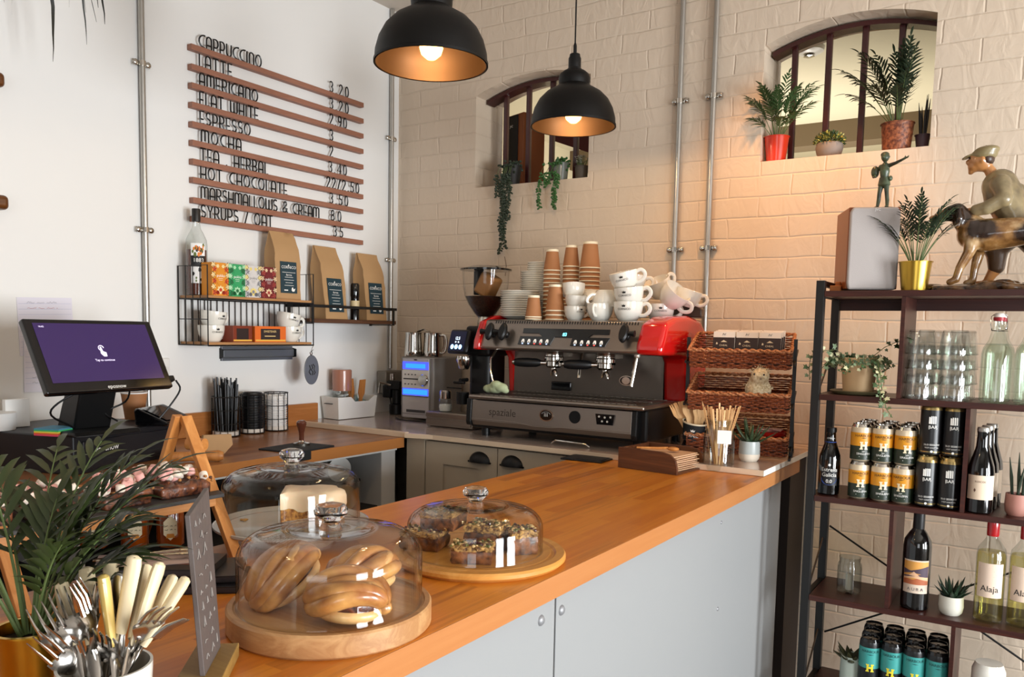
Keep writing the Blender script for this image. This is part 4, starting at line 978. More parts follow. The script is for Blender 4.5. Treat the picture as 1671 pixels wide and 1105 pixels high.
def papercup(x, y, n, r, h, where, step=0.0165, z0=TZ, col=BROWNCUP):
    # a nest of upturned takeaway cups
    first = None
    for i in range(n):
        if first is None:
            t = thing('takeaway_cup', '', 'paper cup', (x, y, z0))
            g = G(); g.lathe([(r, .003), (r * .985, .004), (r * .70, h - .008)], n=32); g.obj('sleeve', col, t)
            g = G(); g.lathe([(r * .97, .0), (r * 1.02, .0), (r * 1.03, .0025), (r * 1.0, .0045), (r * .97, .004)], n=32); g.obj('rolled_rim', RIMC, t)
            g = G(); g.lathe([(r * .71, h - .009), (r * .70, h), (r * .66, h), (r * .655, h - .006), (0, h - .006)], n=32); g.obj('base', RIMC, t)
            first = t
        else: t = dup(first)
        t.location = (x, y, z0 + i * step)
        pos = ('topmost' if i == n - 1 else ('lowest' if i == 0 else NTH[i] + ' from the bottom')) if n > 1 else 'single'
        t['label'] = 'upturned brown paper cup, %s %s' % (pos, where); t['group'] = 'brown takeaway cups nested on the machine'
papercup(-1.660, 2.70, 2, .0315, .084, 'of the short pair by the saucers', step=.008)
papercup(-1.583, 2.73, 3, .036, .100, 'of the three in the front short stack')
papercup(-1.700, 2.90, 13, .0345, .086, 'of the left tall stack')
papercup(-1.632, 2.935, 14, .034, .086, 'of the middle tall stack')
papercup(-1.545, 2.93, 13, .041, .104, 'of the right tall stack', step=.0172)
# cups
CZ0 = TZ
cup(-1.500, 2.735, CZ0, 'small white cup at the foot of the leftmost cup pile', rz=-.3 + PI * .45, s=.84)
cup(-1.502, 2.74, CZ0 + .044, 'small white cup resting in the lowest cup of the leftmost pile', rz=PI * .62, s=.84, tilt=(.06, -.12))
cup(-1.515, 2.75, CZ0 + .082, 'small white cup tipped at the top of the leftmost cup pile', rz=PI * .9, s=.88, tilt=(.10, .12))
cup(-1.395, 2.735, CZ0, 'white cup with its handle to the front at the foot of the second pile', rz=-PI * .5 + .12, s=1.0, logo=False)
cup(-1.385, 2.755, CZ0 + .112, 'white cup turned upside down on the second cup pile', rz=-PI * .72, s=.98, tilt=(PI, 0), logo=False)
cup(-1.445, 2.82, CZ0 + .09, 'white cup lying on its side behind the second pile', rz=-PI * .5, s=.92, tilt=(PI * .6, .2), logo=False)
cup(-1.282, 2.735, CZ0, 'large white cup at the foot of the front right pile', rz=.12, s=1.1)
cup(-1.278, 2.74, CZ0 + .052, 'large white cup in the middle of the front right pile', rz=.1, s=1.1, tilt=(.08, -.08))
cup(-1.292, 2.735, CZ0 + .112, 'large white cup tilted on top of the front right pile', rz=.25, s=1.05, tilt=(.16, -.22))
cup(-1.345, 2.86, CZ0, 'white cup at the back between the middle piles', rz=1.0, s=1.05)
cup(-1.345, 2.86, CZ0 + .056, 'white cup stacked second at the back between the middle piles', rz=.8, s=1.05, tilt=(.05, .1))
cup(-1.34, 2.865, CZ0 + .112, 'white cup stacked highest at the back between the middle piles', rz=.5, s=1.1, tilt=(.1, .15))
cup(-1.215, 2.87, CZ0, 'white cup in the rear right corner under the leaning cups', rz=.4, s=1.05)
cup(-1.19, 2.865, CZ0 + .066, 'white cup leaning on its side above the rear right corner', rz=.2, s=1.12, tilt=(.25, .75), logo=False)
cup(-1.145, 2.93, CZ0 + .060, 'white cup at the far right above the red side', rz=.1, s=1.0, tilt=(0, .3), logo=False)
cup(-1.245, 2.95, CZ0 + .10, 'white cup perched at the back under the right hand conduit', rz=.9, s=1.05, tilt=(.1, -.5), logo=False)

# ---------------------------------------------------------------- grinder
t = thing('coffee_grinder', 'black coffee grinder with a large clear bean hopper left of the espresso machine', 'grinder', (-1.995, 2.86, WZ + .0))
HX, HZ = 0.0, -WZ
g = G(); g.lathe([(0, 0), (.075, 0), (.08, .01), (.07, .035), (.05, .05), (0, .052)], n=28, sy=1.2); g.obj('foot', BLACKP, t)
g = G(); g.box(-.052, -.045, .04, .052, .09, .36); g.obj('body', BLACKP, t, bevel=.02, bseg=4)
g = G(); g.box(-.060, -.06, .30, .060, .10, .425); g.obj('motor_head', BLACKP, t, bevel=.014, bseg=3)
g = G(M=Matrix.Translation((-.055, -.105, .352)) @ Matrix.Rotation(-.25, 4, 'Z') @ Matrix.Rotation(-.25, 4, 'X')); g.box(-.062, -.012, -.045, .062, .014, .058, 0); sc = g.obj('touch_panel', BLACKP, t, bevel=.012, bseg=3)
g = G(M=Matrix.Translation((-.055, -.105, .352)) @ Matrix.Rotation(-.25, 4, 'Z') @ Matrix.Rotation(-.25, 4, 'X'))
g.box(-.050, -.0135, -.035, .050, -.0125, .048, 0)
for i in (-1, 0, 1): g.prism([(.010 * math.cos(a), .010 * math.sin(a)) for a in [k * PI / 6 for k in range(12)]], (i * .026, -.0136, -.018), (1, 0, 0), (0, 0, 1), (0, -.0006, 0), 1)
g.text('12.5', (0, -.0142, .012), (1, 0, 0), (0, 0, 1), .018, 2); g.text('18   36', (0, -.0142, -.001), (1, 0, 0), (0, 0, 1), .010, 2)
g.obj('display', [P('navy display', '0b1230', .3, emit=.3), P('light blue icons', '8fc6ff', .4, emit=3), P('display digits', 'd8ecff', .4, emit=2)], sc, smooth=0)
g = G(); g.lathe([(.0, .30), (.03, .30), (.032, .285), (.022, .25), (.018, .245), (0, .245)], (-.045, -.085, 0), 18); g.obj('chute', STEEL, t)
g = G(); g.tube([(-.045, -.06, .20), (-.045, -.11, .20)], .008, 8); g.tube([(-.075, -.112, .19), (-.02, -.112, .19)], .006, 8); g.tube([(-.12, -.10, .165), (-.045, -.10, .165)], .003, 6); g.cyl((-.045, -.09, .10), .026, .05, 18); g.obj('filter_fork', BLACKP, t)
g = G(); g.lathe([(.034, .425), (.034, .445), (.03, .455), (.03, .47)], (0, 0, 0), 20); g.obj('hopper_collar', STEEL, t)
hp = [(.032, .462), (.045, .475), (.072, .515), (.088, .55), (.095, .60), (.098, .66)]
g = G(); g.lathe([(.030, .458)] + hp, n=40); hop = g.obj('hopper', GLASSD, t)
g = G(); g.lathe([(0, .462), (.030, .464), (.043, .477), (.069, .516), (.084, .548), (0, .553)], n=32); g.obj('coffee_beans', two_tone('dark roasted beans', '120a06', '3a2012', 150, .35, 1.0), hop)
g = G(M=Matrix.Translation((.012, 0, .60)) @ Matrix.Rotation(.5, 4, 'Y')); g.box(-.03, -.045, -.05, .045, .03, .045); g.obj('bean_bag', P('folded brown bag', '9a6b3c', .5, bump=.5, bscale=30), hop, bevel=.012)
g = G(); g.box(-.050, -.02, .555, -.022, .02, .655); g.obj('inner_sensor', BLACKP, hop, bevel=.004)
g = G(); g.lathe([(.0, .676), (.06, .674), (.108, .662), (.108, .655), (.0, .655)], n=40); g.obj('hopper_lid', GLOSSB, t)
# knock drawer under it, scale
t = thing('knock_drawer', 'low brushed metal knock drawer between the stereo and the espresso machine', 'drawer', (0, 0, 0))
t.location = (-2.19, 2.715, WZ)
g = G(); g.box(0, 0, 0.004, .24, .075, .064); g.obj('case', BRUSH, t, smooth=0, bevel=.004)
g = G(); g.box(.004, -.006, .012, .236, .0, .036); g.box(.004, -.008, .042, .236, .0, .06); g.obj('drawer_front', M_MST, t, smooth=0, bevel=.002)
t = thing('glass_shaker', 'small glass shaker with a steel top in front of the grinder', 'shaker', (-2.12, 2.757, WZ + .064))
g = G(); g.lathe([(0, .0), (.026, 0), (.030, .02), (.026, .05), (.022, .058)], n=22); g.obj('glass_body', GLASSK, t)
g = G(); g.lathe([(0, .003), (.024, .003), (.027, .02), (.025, .03), (0, .034)], n=20); g.obj('sugar', PAPER, t)
g = G(); g.lathe([(.024, .055), (.024, .085), (.020, .09), (0, .09)], n=22); g.obj('steel_top', STEEL, t)

# ---------------------------------------------------------------- stereo and jugs
t = thing('mini_stereo', 'silver mini stereo with two blue lit displays by the jugs', 'stereo', (-2.368, 2.87, WZ))
t.rotation_euler = (0, 0, 0.03); M_SIL = P('silver plastic', 'bcb9b8', .35, .4)
g = G(); g.box(-.092, 0, .008, .092, .22, .283); g.obj('case', P('side grey plastic', '8e8a86', .45), t, bevel=.006)
g = G(); g.box(-.074, -.012, .010, .074, 0, .278); fr = g.obj('fascia', M_SIL, t, bevel=.003)
g = G(); g.box(-.072, -.0145, .228, .072, -.012, .2615, 0); g.box(-.072, -.0145, .112, .072, -.012, .142, 0)
g.box(-.054, -.0152, .234, .056, -.0145, .253, 1); g.box(-.068, -.0152, .116, .068, -.0145, .138, 1); g.obj('lit_displays', [P('violet blue glow', '3a48f0', .4, emit=1.1), P('blue glow', '1c62ff', .4, emit=1.8)], fr, smooth=0)
g = G(M=Matrix.Translation((.048, -.012, .182)) @ Matrix.Rotation(PI / 2, 4, 'X')); g.lathe([(.026, 0), (.026, .010), (.023, .014), (0, .014)], n=30); g.obj('volume_knob', STEEL, fr)
g = G(); g.box(-.074, -.0145, .144, .074, -.0135, .224, 0)
for i in range(4):
    for z in (.205, .162): g.cyl((-.055 + i * .019, -.0165, z - .003), .0028, .005, 8, 1)
g.box(-.066, -.0155, .182, .018, -.0145, .1875, 1)
g.box(-.05, -.0135, .035, .055, -.012, .047, 1); g.box(-.073, -.0155, .106, .073, -.012, .1085, 1); g.box(-.073, -.0155, .028, .073, -.012, .029, 1); g.box(-.03, -.0135, .084, .03, -.012, .0855, 0)
g.ell((.0, -.014, .271), (.010, .002, .003), 12, 6, 1); g.obj('fascia_details', [P('pale silver', 'd4cfc8', .35), P('grey button', '3a3838', .5)], fr, smooth=0)
g = G(); g.tube(cr([(-2.48, 2.86, .906), (-2.44, 2.82, .906), (-2.36, 2.80, .906), (-2.28, 2.815, .906), (-2.25, 2.83, .906)]), .003, 6); o = g.obj('power_cable', BLACKP); tag(o, 'thin black cable lying on the worktop in front of the stereo', 'cable')
for i, (x, y, rz, lab) in enumerate(((-2.437, 2.925, 2.4, 'left'), (-2.37, 2.975, 1.2, 'middle'), (-2.322, 2.925, .2, 'right'))):
    if i == 0:
        t = thing('milk_jug', '', 'jug', (x, y, WZ + .2835), rz)
        g = G(); g.lathe([(0, 0), (.040, 0), (.042, .004), (.040, .03), (.036, .095), (.0375, .108), (.0365, .108), (.035, .095), (.038, .03), (.038, .006), (0, .005)], n=32); g.obj('jug_body', STEEL, t)
        g = G(); g.tube(cr([(.034, 0, .098), (.06, 0, .095), (.066, 0, .06), (.058, 0, .025), (.04, 0, .018)]), .0035, 8, flat=1.6); g.obj('handle', STEEL, t); j0 = t
    else: t = dup(j0, (x, y, WZ + .2835), rz)
    t['label'] = 'steel milk jug standing on the stereo, %s of three' % lab; t['group'] = 'steel milk jugs on the stereo'
t = thing('jug_spoon', 'steel spoon bowl and lid lying across the milk jugs', 'spoon', (-2.40, 2.93, WZ + .393))
g = G(); g.ell((0, 0, .008), (.022, .014, .004), 14, 8, rot=Matrix.Rotation(-.35, 3, 'Y')); g.ell((.03, .01, .008), (.018, .014, .004), 14, 8, rot=Matrix.Rotation(.3, 3, 'Y')); g.obj('bowl', STEEL, t)
# ---------------------------------------------------------------- white bin
t = thing('storage_bin', 'white plastic bin with a hand slot in the worktop corner holding jars and scoops', 'bin', (-2.655, 2.74, WZ + .002), rz=-.06)
g = G(); W_, D_, H_ = .057, .118, .098
def ringp(w, d, z, dip=0): 
    return [(-w, -d, z), (w, -d, z), (w, -d * .35, z), (w, -d * .15, z - dip), (w, d * .55, z - dip), (w, d * .85, z), (w, d, z), (-w, d, z)]
r0 = ringp(W_ * .86, D_ * .92, 0); r1 = ringp(W_, D_, H_, .022); r2 = ringp(W_ * .95, D_ * .97, H_, .022); r3 = ringp(W_ * .8, D_ * .88, .004)
g.add(r0 + r1 + r2 + r3, [tuple(range(7, -1, -1))] + [(k * 8 + i, k * 8 + (i + 1) % 8, (k + 1) * 8 + (i + 1) % 8, (k + 1) * 8 + i) for k in range(3) for i in range(8)] + [tuple(24 + i for i in range(8))])
b = g.obj('tub', WHITEP, t, smooth=40, bevel=.003)
g = G(); g.tube([(-.028, -D_ - .0004, .068), (.018, -D_ - .0004, .068)], .008, 10, flat=.25); g.obj('hand_slot', P('slot shadow grey', '3b3734', .8), b)
t = thing('storage_jar', 'glass jar with a pink brown lid stacked in the white bin', 'jar', (-2.668, 2.705, WZ + .010))
g = G(); g.lathe([(0, .0), (.040, .0), (.042, .01), (.042, .118)], n=30); g.obj('glass_body', GLASSK, t)
g = G(); g.lathe([(.043, .115), (.0435, .205), (.040, .21), (0, .21)], n=30); g.obj('lid', P('pink brown lid', 'a6705a', .25, coat=.4), t)
g = G(); rr = random.Random(5)
for i in range(9): g.ell((rr.uniform(-.022, .022), rr.uniform(-.022, .022), .07 + rr.uniform(0, .03)), (.014, .01, .005), 8, 5, rot=Matrix.Rotation(rr.uniform(0, 3), 3, 'X'))
g.obj('sachets', PAPER, t)
for i, (y, rz) in enumerate(((2.762, .1), (2.782, -.15))):
    g = G(M=Matrix.Rotation(rz, 4, 'X')); g.prism([(-.008, 0), (.008, 0), (.010, .08), (.020, .10), (.018, .165), (-.018, .158), (-.020, .10), (-.010, .08)], (0, 0, 0), (0, 1, 0), (0, 0, 1), (.006, 0, 0))
    o = g.obj('wooden_scoop', PINE, smooth=0, bevel=.001, loc=(-2.66 + i * .02, y, WZ + .012)); tag(o, 'flat wooden scoop standing %s in the white bin' % ('beside the jar' if i == 0 else 'second from the jar'), 'scoop', 'wooden scoops in the white bin')
g = G()
for i in range(5): g.add([(0, 0, 0), (.02, -.02 + i * .02, .09 - i * .012), (.01, .0 + i * .022, .095 - i * .012), (0, .05, .01)], [(0, 1, 2, 3)])
g.ell((0, .035, .04), (.022, .045, .035), 12, 8)
o = g.obj('plastic_pouch', P('translucent teal pouch', '7f9a98', .25, coat=.4, bump=.9, bscale=25), loc=(-2.655, 2.775, WZ + .01)); tag(o, 'crumpled clear teal pouch at the right end of the white bin', 'pouch')
t = thing('portafilter_tool', 'dark cluster of spare grinder fittings behind the white bin', 'tool', (-2.60, 3.00, WZ))
g = G(); g.cyl((0, 0, 0), .035, .05, 18); g.cyl((0, 0, .05), .022, .07, 16); g.box(-.04, -.03, .12, .04, .03, .16); g.obj('body', BLACKP, t, bevel=.004)
g = G(); g.tube([(-.01, -.03, .14), (-.06, -.05, .15), (-.07, -.05, .10)], .006, 8); g.cyl((.0, -.03, .165), .012, .03, 12); g.obj('chrome_fitting', STEEL, t)

# ---------------------------------------------------------------- wicker rack
WICK = two_tone('red brown wicker', '5a2412', 'a5562c', 160, .5, .5, coat=.2)
WICK2 = two_tone('pale wicker', '8a4a26', 'c98a5a', 160, .5, .5)
RKX, RKY, RKZ = -.893, 2.835, .20
t = thing('basket_rack', 'black metal rack stepping three wicker baskets at the end of the bar', 'rack', (RKX, RKY, 0), rz=RKZ)
RX0, RX1 = -.170, .170
RF, RB = -.115, .105
for x in (RX0 - .006, RX1 + .006):
    g = G(); g.bar((x, -.045, WZ), (x, -.045, 1.30), .008, .012); g.bar((x, .105, WZ), (x, -.03, 1.10), .007, .01); g.bar((x, RF, WZ + .001), (x, RB, WZ + .004), .008, .008)
    for z in (1.215, 1.07, .925): g.bar((x, RF + .015, z), (x, RB, z + .045), .007, .008)
    g.obj('side_frame', BLACK, t, smooth=0)
g = G()
for z in (1.215, 1.07, .925): g.tube([(RX0, (RF+.02), z), (RX1, (RF+.02), z)], .003, 6); g.tube([(RX0, RB - .005, z + .045), (RX1, RB - .005, z + .045)], .003, 6)
g.obj('cross_bars', BLACK, t)
def basket(z, label):
    t = thing('wicker_basket', label, 'basket', (RKX, RKY + .004, z), group='wicker baskets on the black rack')
    t.rotation_euler = (0.19, 0, RKZ)
    w, d, h = .163, .098, .062
    def path(k, zz, amp, ph, e=0.0):
        pts = []; n = 150; per = 2 * (2 * w + 2 * d)
        for i in range(n):
            s = i / n * per; ww, dd = w + e, d + e
            if s < 2 * w: p = (-ww + s / (2 * w) * 2 * ww, -dd); nn = (0, -1)
            elif s < 2 * w + 2 * d: p = (ww, -dd + (s - 2 * w) / (2 * d) * 2 * dd); nn = (1, 0)
            elif s < 4 * w + 2 * d: p = (ww - (s - 2 * w - 2 * d) / (2 * w) * 2 * ww, dd); nn = (0, 1)
            else: p = (-ww, dd - (s - 4 * w - 2 * d) / (2 * d) * 2 * dd); nn = (-1, 0)
            a = amp * math.sin(s * 150 + ph * PI); back = .0 if p[1] < dd * .9 else 0
            pts.append((p[0] + nn[0] * a, p[1] + nn[1] * a, zz + (.018 * (p[1] + d) / (2 * d)) * (zz / h)))
        return pts
    g = G()
    for k in range(9): g.tube(path(k, .004 + k * .0062, .0028, k % 2), .0031, 5, closed=True)
    g.obj('woven_side', WICK, t)
    g = G()
    for k in range(2): 
        pr = path(0, .063, 0, 0, .002); n = len(pr)
        g.tube([(p[0] + .003 * math.cos(i * .9 + k * PI), p[1] + .003 * math.cos(i * .9 + k * PI), p[2] + .0035 * math.sin(i * .9 + k * PI)) for i, p in enumerate(pr)], .0042, 6, closed=True)
    g.obj('twisted_rim', WICK2, t)
    g = G()
    for k in range(14):
        yy = -d + (k + .5) / 14 * 2 * d; g.tube([(-w + i * 2 * w / 60, yy, .003 + .002 * math.sin(i * 1.4 + k * PI)) for i in range(61)], .0062, 5, flat=.6)
    g.obj('woven_base', WICK, t)
    return t
basket(1.216, 'top wicker basket holding packs of chocolate'); basket(1.071, 'middle wicker basket with the fluffy toy chick in it'); basket(.926, 'bottom wicker basket behind the tall jar of stirrers')
CH1 = P('dark chocolate wrapper', '2b1812', .5); CH2 = P('cream wrapper', 'e3d6c6', .6)
k = 0
for col, (cx, num) in enumerate(((-.930, 3), (-.855, 3), (-.782, 3))):
    for i in range(num):
        t = thing('chocolate_bar', '', 'chocolate bar', (cx + (i - 1) * .003, 2.765 + i * .012 - (cx + .85) * -.18, 1.230 + i * .003), 0, 'chocolate bars in the top basket')
        t.rotation_euler = (-.12, 0, .12)
        g = G(); g.box(-.036, 0, 0, .036, .009, .092); b = g.obj('wrapper', CH2, t, smooth=0, bevel=.001)
        g = G(); g.box(-.0362, -.0006, .004 if col else .012, .0362, .0, .072, 0)
        g.prism([(-.010, .056), (0, .063), (.012, .056)], (0, -.0012, 0), (1, 0, 0), (0, 0, 1), (0, .0004, 0), 1); g.text('CHEAL', (0, -.0014, .042), (1, 0, 0), (0, 0, 1), .009, 1)
        g.tube([(-.005, -.0008, .079), (-.002, -.0008, .086), (.003, -.0008, .080), (.006, -.0008, .086)], .0006, 4, 2)
        g.prism([(-.026, .048), (-.020, .048), (-.020, .053), (-.024, .056)], (0, -.0014, 0), (1, 0, 0), (0, 0, 1), (0, .0004, 0), 1)
        g.obj('printed_band', [CH1, P('pale print', 'd6c2a0', .6), INK], b, smooth=0)
        t['label'] = 'brown and cream wrapped chocolate bar, %s in the %s row of the top basket' % (('front', 'middle', 'rear')[i], ('left', 'middle', 'right')[col])
# toy chick
t = thing('toy_chick', 'fluffy cream toy chick sitting in the middle wicker basket', 'soft toy', (-.818, 2.785, 1.094), rz=-.6)
g = G(); g.ell((0, 0, .035), (.047, .042, .038), 18, 12); g.ell((.022, -.012, .082), (.032, .030, .031), 18, 12); g.ell((.0, .0, .06), (.036, .032, .03), 14, 10); g.ell((-.035, .02, .04), (.022, .018, .018), 10, 8)
FL = two_tone('fluffy cream plush', 'cdb78e', 'ecdcba', 140, .95, .5)
b = g.obj('body', FL, t, remesh=.004)
rr = random.Random(4); g = G()
for i in range(260):
    a, c_ = rr.uniform(0, 2 * PI), rr.uniform(-.2, 1); s_ = math.sqrt(max(0, 1 - c_ * c_))
    n_ = Vector((s_ * math.cos(a), s_ * math.sin(a), c_))
    if c_ > .15: p = Vector((.022, -.012, .086)) + Vector((n_.x * .033, n_.y * .031, n_.z * .032))
    else: p = Vector((0, 0, .04)) + Vector((n_.x * .047, n_.y * .042, n_.z * .03 + .005))
    g.leaf(p, n_ + Vector((rr.uniform(-.5, .5), rr.uniform(-.5, .5), rr.uniform(-.2, .6))), .0028, .0065, nrm=n_, seg=2)
g.obj('fluff', FL, b)
g = G(); g.prism([(0, 0), (.007, .004), (.009, 0), (.003, -.008)], (.047, -.034, .078), (.8, -.6, 0), (0, 0, 1), (.004, .006, 0)); g.obj('beak', P('grey beak', '9c8a70', .5), t, bevel=.001)
for p in ((.050, -.020, .087), (.028, -.041, .088)):
    g = G(); g.ell(p, .0035, 10, 8); g.obj('eye', GLOSSB, t)
# red dish with pink packets
t = thing('red_dish', 'shallow red dish of pink packets in the bottom basket behind the succulent', 'dish', (-.79, 2.84, .960))
g = G(); g.lathe([(0, 0), (.03, 0), (.05, .012), (.056, .026), (.053, .026), (.046, .013), (0, .004)], n=30, sx=1.15); g.obj('dish', P('red glazed dish', 'b51e17', .25, coat=.4), t)
for i in range(7):
    g = G(M=Matrix.Translation((rr.uniform(-.03, .03), rr.uniform(-.02, .02), .022 + i * .002)) @ Matrix.Rotation(rr.uniform(0, 3), 4, 'Z') @ Matrix.Rotation(rr.uniform(-.3, .3), 4, 'X')); g.cb((0, 0, 0), (.05, .022, .004))
    g.obj('pink_packet', P('pink paper', 'd9a796', .7) if not bpy.data.materials.get('pink paper') else bpy.data.materials['pink paper'], t, bevel=.001)

# ---------------------------------------------------------------- cup of wooden forks, stirrer jar, succulent, napkin tray
t = thing('cutlery_cup', 'black paper tub printed with a crown and tilted in the bottom basket', 'paper cup', (-1.018, 2.735, .985))
t.rotation_euler = (.1, .16, 0)
g = G(); g.lathe([(0, -.04), (.034, -.04), (.042, .022)], n=30); b = g.obj('tub', P('blue black paper', '1a2126', .6), t)
g = G(); g.lathe([(.0415, .021), (.044, .021), (.044, .026), (.0415, .026)], n=30); g.obj('rolled_rim', RIMC, b)
g = G(); a = -PI * .42; g.ctext('CORNICO', (0, 0, 0), .0392, a, -.022, .015, 0); g.cpoly([(-.006, 0), (-.008, .008), (-.003, .005), (0, .01), (.003, .005), (.008, .008), (.006, 0)], (0, 0, 0), .0402, a, -.004); g.obj('crown_print', INKW, b, smooth=0)
FW = P('pale birch wood', 'e0b27a', .6, var=.08, vscale=10)
for i in range(9):
    an = -.62 + i * .11; g = G(M=Matrix.Translation((-1.018 + (i - 5) * .0035, 2.735 + (i % 3) * .006, .955)) @ Matrix.Rotation(an * .9, 4, 'Y') @ Matrix.Rotation(.5 + .1 * (i % 2), 4, 'Z'))
    if i == 7: g.prism([(-.004, 0), (.004, 0), (.005, .07), (.012, .085), (.014, .10), (.010, .118), (0, .124), (-.010, .118), (-.014, .10), (-.012, .085), (-.005, .07)], (0, 0, 0), (1, 0, 0), (0, 0, 1), (0, .002, 0)); nm, lab = 'wooden_spoon', 'pale wooden spoon standing among the wooden forks in the black tub'
    else:
        g.prism([(-.004, 0), (.004, 0), (.006, .07), (.013, .088), (.013, .128), (.0105, .128), (.009, .105), (.007, .128), (.004, .128), (.002, .105), (0, .128), (-.003, .128), (-.005, .105), (-.007, .128), (-.010, .128), (-.013, .088), (-.006, .07)], (0, 0, 0), (1, 0, 0), (0, 0, 1), (0, .002, 0)); nm, lab = 'wooden_fork', 'pale wooden fork fanned in the black tub, %s of the forks from the left' % (NTH[i] if i < 7 else 'last')
    o = g.obj(nm, FW, smooth=0); tag(o, lab, 'spoon' if i == 7 else 'fork', 'wooden cutlery in the black tub')
t = thing('stirrer_jar', 'tall clear mason jar of wooden stirrers at the end of the bar', 'jar', (-.845, 2.555, BZ))
t.location = (-.862, 2.54, BZ)
g = G(); g.lathe([(0, .004), (.034, .004), (.038, 0), (.046, .004), (.0485, .02), (.0485, .105), (.045, .125), (.037, .138), (.036, .142), (.036, .158), (.034, .158), (.034, .142), (.035, .136), (.043, .123), (.0465, .105), (.0465, .02), (.0, .008)], n=36); jb = g.obj('glass_body', GLASSK, t)
g = G()
for z in (.145, .151): g.lathe([(.036, z), (.038, z + .0015), (.036, z + .003)], n=30)
g.lathe([(.036, .157), (.0375, .158), (.0375, .161), (.034, .161)], n=30); g.obj('screw_thread', GLASSK, jb)
g = G(M=Matrix.Translation((.012, -.052, .09)) @ Matrix.Rotation(.3, 4, 'Z')); g.box(0, -.001, 0, .042, .0005, .042); tg = g.obj('paper_tag', PAPER, t, smooth=0)
g = G(M=Matrix.Translation((.012, -.052, .09)) @ Matrix.Rotation(.3, 4, 'Z')); g.tube([(.02, 0, .042), (.01, .012, .055), (-.01, .016, .06)], .0006, 4); g.obj('string', FW, tg)
for i in range(26):
    a = 2 * PI * i / 26 * 2.4; rr_ = .008 + .018 * (i / 26); lean = .02 + .028 * R.random()
    b0 = Vector((-.862 + rr_ * .5 * math.cos(a), 2.54 + rr_ * .5 * math.sin(a), BZ + .010)); b1 = b0 + Vector((math.cos(a) * lean * 1.25, math.sin(a) * lean, .178 + R.uniform(0, .022)))
    g = G(); g.bar(b0, b1, .0055, .0016, up=(math.cos(a + .5), math.sin(a + .5), 0)); o = g.obj('wooden_stirrer', FW, smooth=0); tag(o, 'thin pale wooden stirrer standing with others in the tall mason jar', 'stirrer', 'wooden stirrers in the mason jar')
g = G(); g.tube([(-.88, 2.53, BZ + .01), (-.915, 2.52, BZ + .215)], .0008, 5); o = g.obj('thin_skewer', FW); tag(o, 'thin skewer leaning out of the left side of the mason jar', 'skewer')
def succulent(x, y, z, label, pr, pcol, n, L, w, leafm, up=.55, col2=None, hs=.055, seed=1, name='potted_succulent', spread=1.0):
    t = thing(name, label, 'plant', (x, y, z)); rr = random.Random(seed)
    g = G(); g.lathe([(0, 0), (pr * .72, 0), (pr * .92, hs * .15), (pr, hs * .45), (pr * .95, hs), (pr * .86, hs), (pr * .86, hs * .86), (0, hs * .86)], n=32); p = g.obj('plant_pot', pcol, t)
    if col2: g = G(); g.lathe([(pr * .725, -.0003), (pr * .93, hs * .15), (pr * 1.008, hs * .38)], n=32); g.obj('pot_base_band', col2, p)
    g = G(); g.lathe([(0, hs * .87), (pr * .87, hs * .87)], n=20); g.obj('soil', SOIL, p)
    g = G()
    for i in range(n):
        a = i * 2.4; q = i / n; el = up + (1 - q) * -.25 + q * .45; d = Vector((math.cos(a) * math.cos(el) * spread, math.sin(a) * math.cos(el) * spread, math.sin(el)))
        ll = L * rr.uniform(.75, 1.1); b0 = Vector((math.cos(a) * pr * .25, math.sin(a) * pr * .25, hs * .85)); sd = d.cross(Vector((0, 0, 1))).normalized()
        g.tube([b0, b0 + d * ll * .35, b0 + d * ll * .75 + Vector((0, 0, ll * .04)), b0 + d * ll + Vector((0, 0, ll * .10))], [w * .8, w, w * .55, w * .05], 7, flat=.5)
    g.obj('leaves', leafm, t)
    return t
SLF = two_tone('spotted aloe green', '24361f', '5f7a55', 260, .45, .2, thr=.6, soft=.06)
succulent(-.802, 2.665, WZ, 'spiky aloe in a pale blue and cream pot beside the mason jar', .034, P('pale blue glaze', 'b8c0be', .3), 16, .085, .0075, SLF, up=.7, col2=P('cream pot base', 'e6dccb', .4), hs=.066, seed=2)
t = thing('napkin_tray', 'brown wooden napkin tray with sloping sides at the end of the bar', 'tray', (-1.018, 2.455, BZ)); t.rotation_euler = (0, 0, -.12)
WT = wood('grained acacia', '6e3f1f', '4f2a12', .45, 'x')
pf_ = [(-.105, 0), (.105, 0), (.105, .02), (.098, .045), (.08, .06), (.05, .066), (-.105, .066)]
g = G(); g.prism(pf_, (0, -.092, 0), (1, 0, 0), (0, 0, 1), (0, .008, 0)); g.obj('side', WT, t, smooth=0, bevel=.001)
g = G(); g.prism(pf_, (0, .084, 0), (1, 0, 0), (0, 0, 1), (0, .008, 0)); g.obj('side', WT, t, smooth=0, bevel=.001)
g = G(); g.box(-.105, -.084, 0, .105, .084, .006); g.obj('base', WT, t, smooth=0)
g = G(); g.box(-.105, -.084, .006, -.097, .084, .064); g.obj('back', WT, t, smooth=0)
for i in range(11):
    g = G(M=Matrix.Rotation(R.uniform(-.06, .06), 4, 'Z')); z = .0065 + i * .0042
    vs = []; n = 8
    g.box(-.085, -.075, 0, .092 - (i % 3) * .006, .075, .0032); o = g.obj('paper_napkin', P('kraft napkin', 'c9a27e', .85, var=.08, vscale=20) if not bpy.data.materials.get('kraft napkin') else bpy.data.materials['kraft napkin'], smooth=0, bevel=.0008)
    o.location = (-1.018, 2.455, BZ + z); o.rotation_euler = (0, 0, -.12); tag(o, 'kraft paper napkin, %s' % ('topmost in the wooden tray' if i == 10 else ('lowest in the wooden tray' if i == 0 else '%s from the bottom of the pile in the wooden tray' % NTH[i])), 'napkin', 'kraft napkins in the wooden tray')
t = thing('wooden_spoon', 'small turned wooden spoon lying on the napkins in the tray', 'spoon', (-1.02, 2.45, BZ + .057))
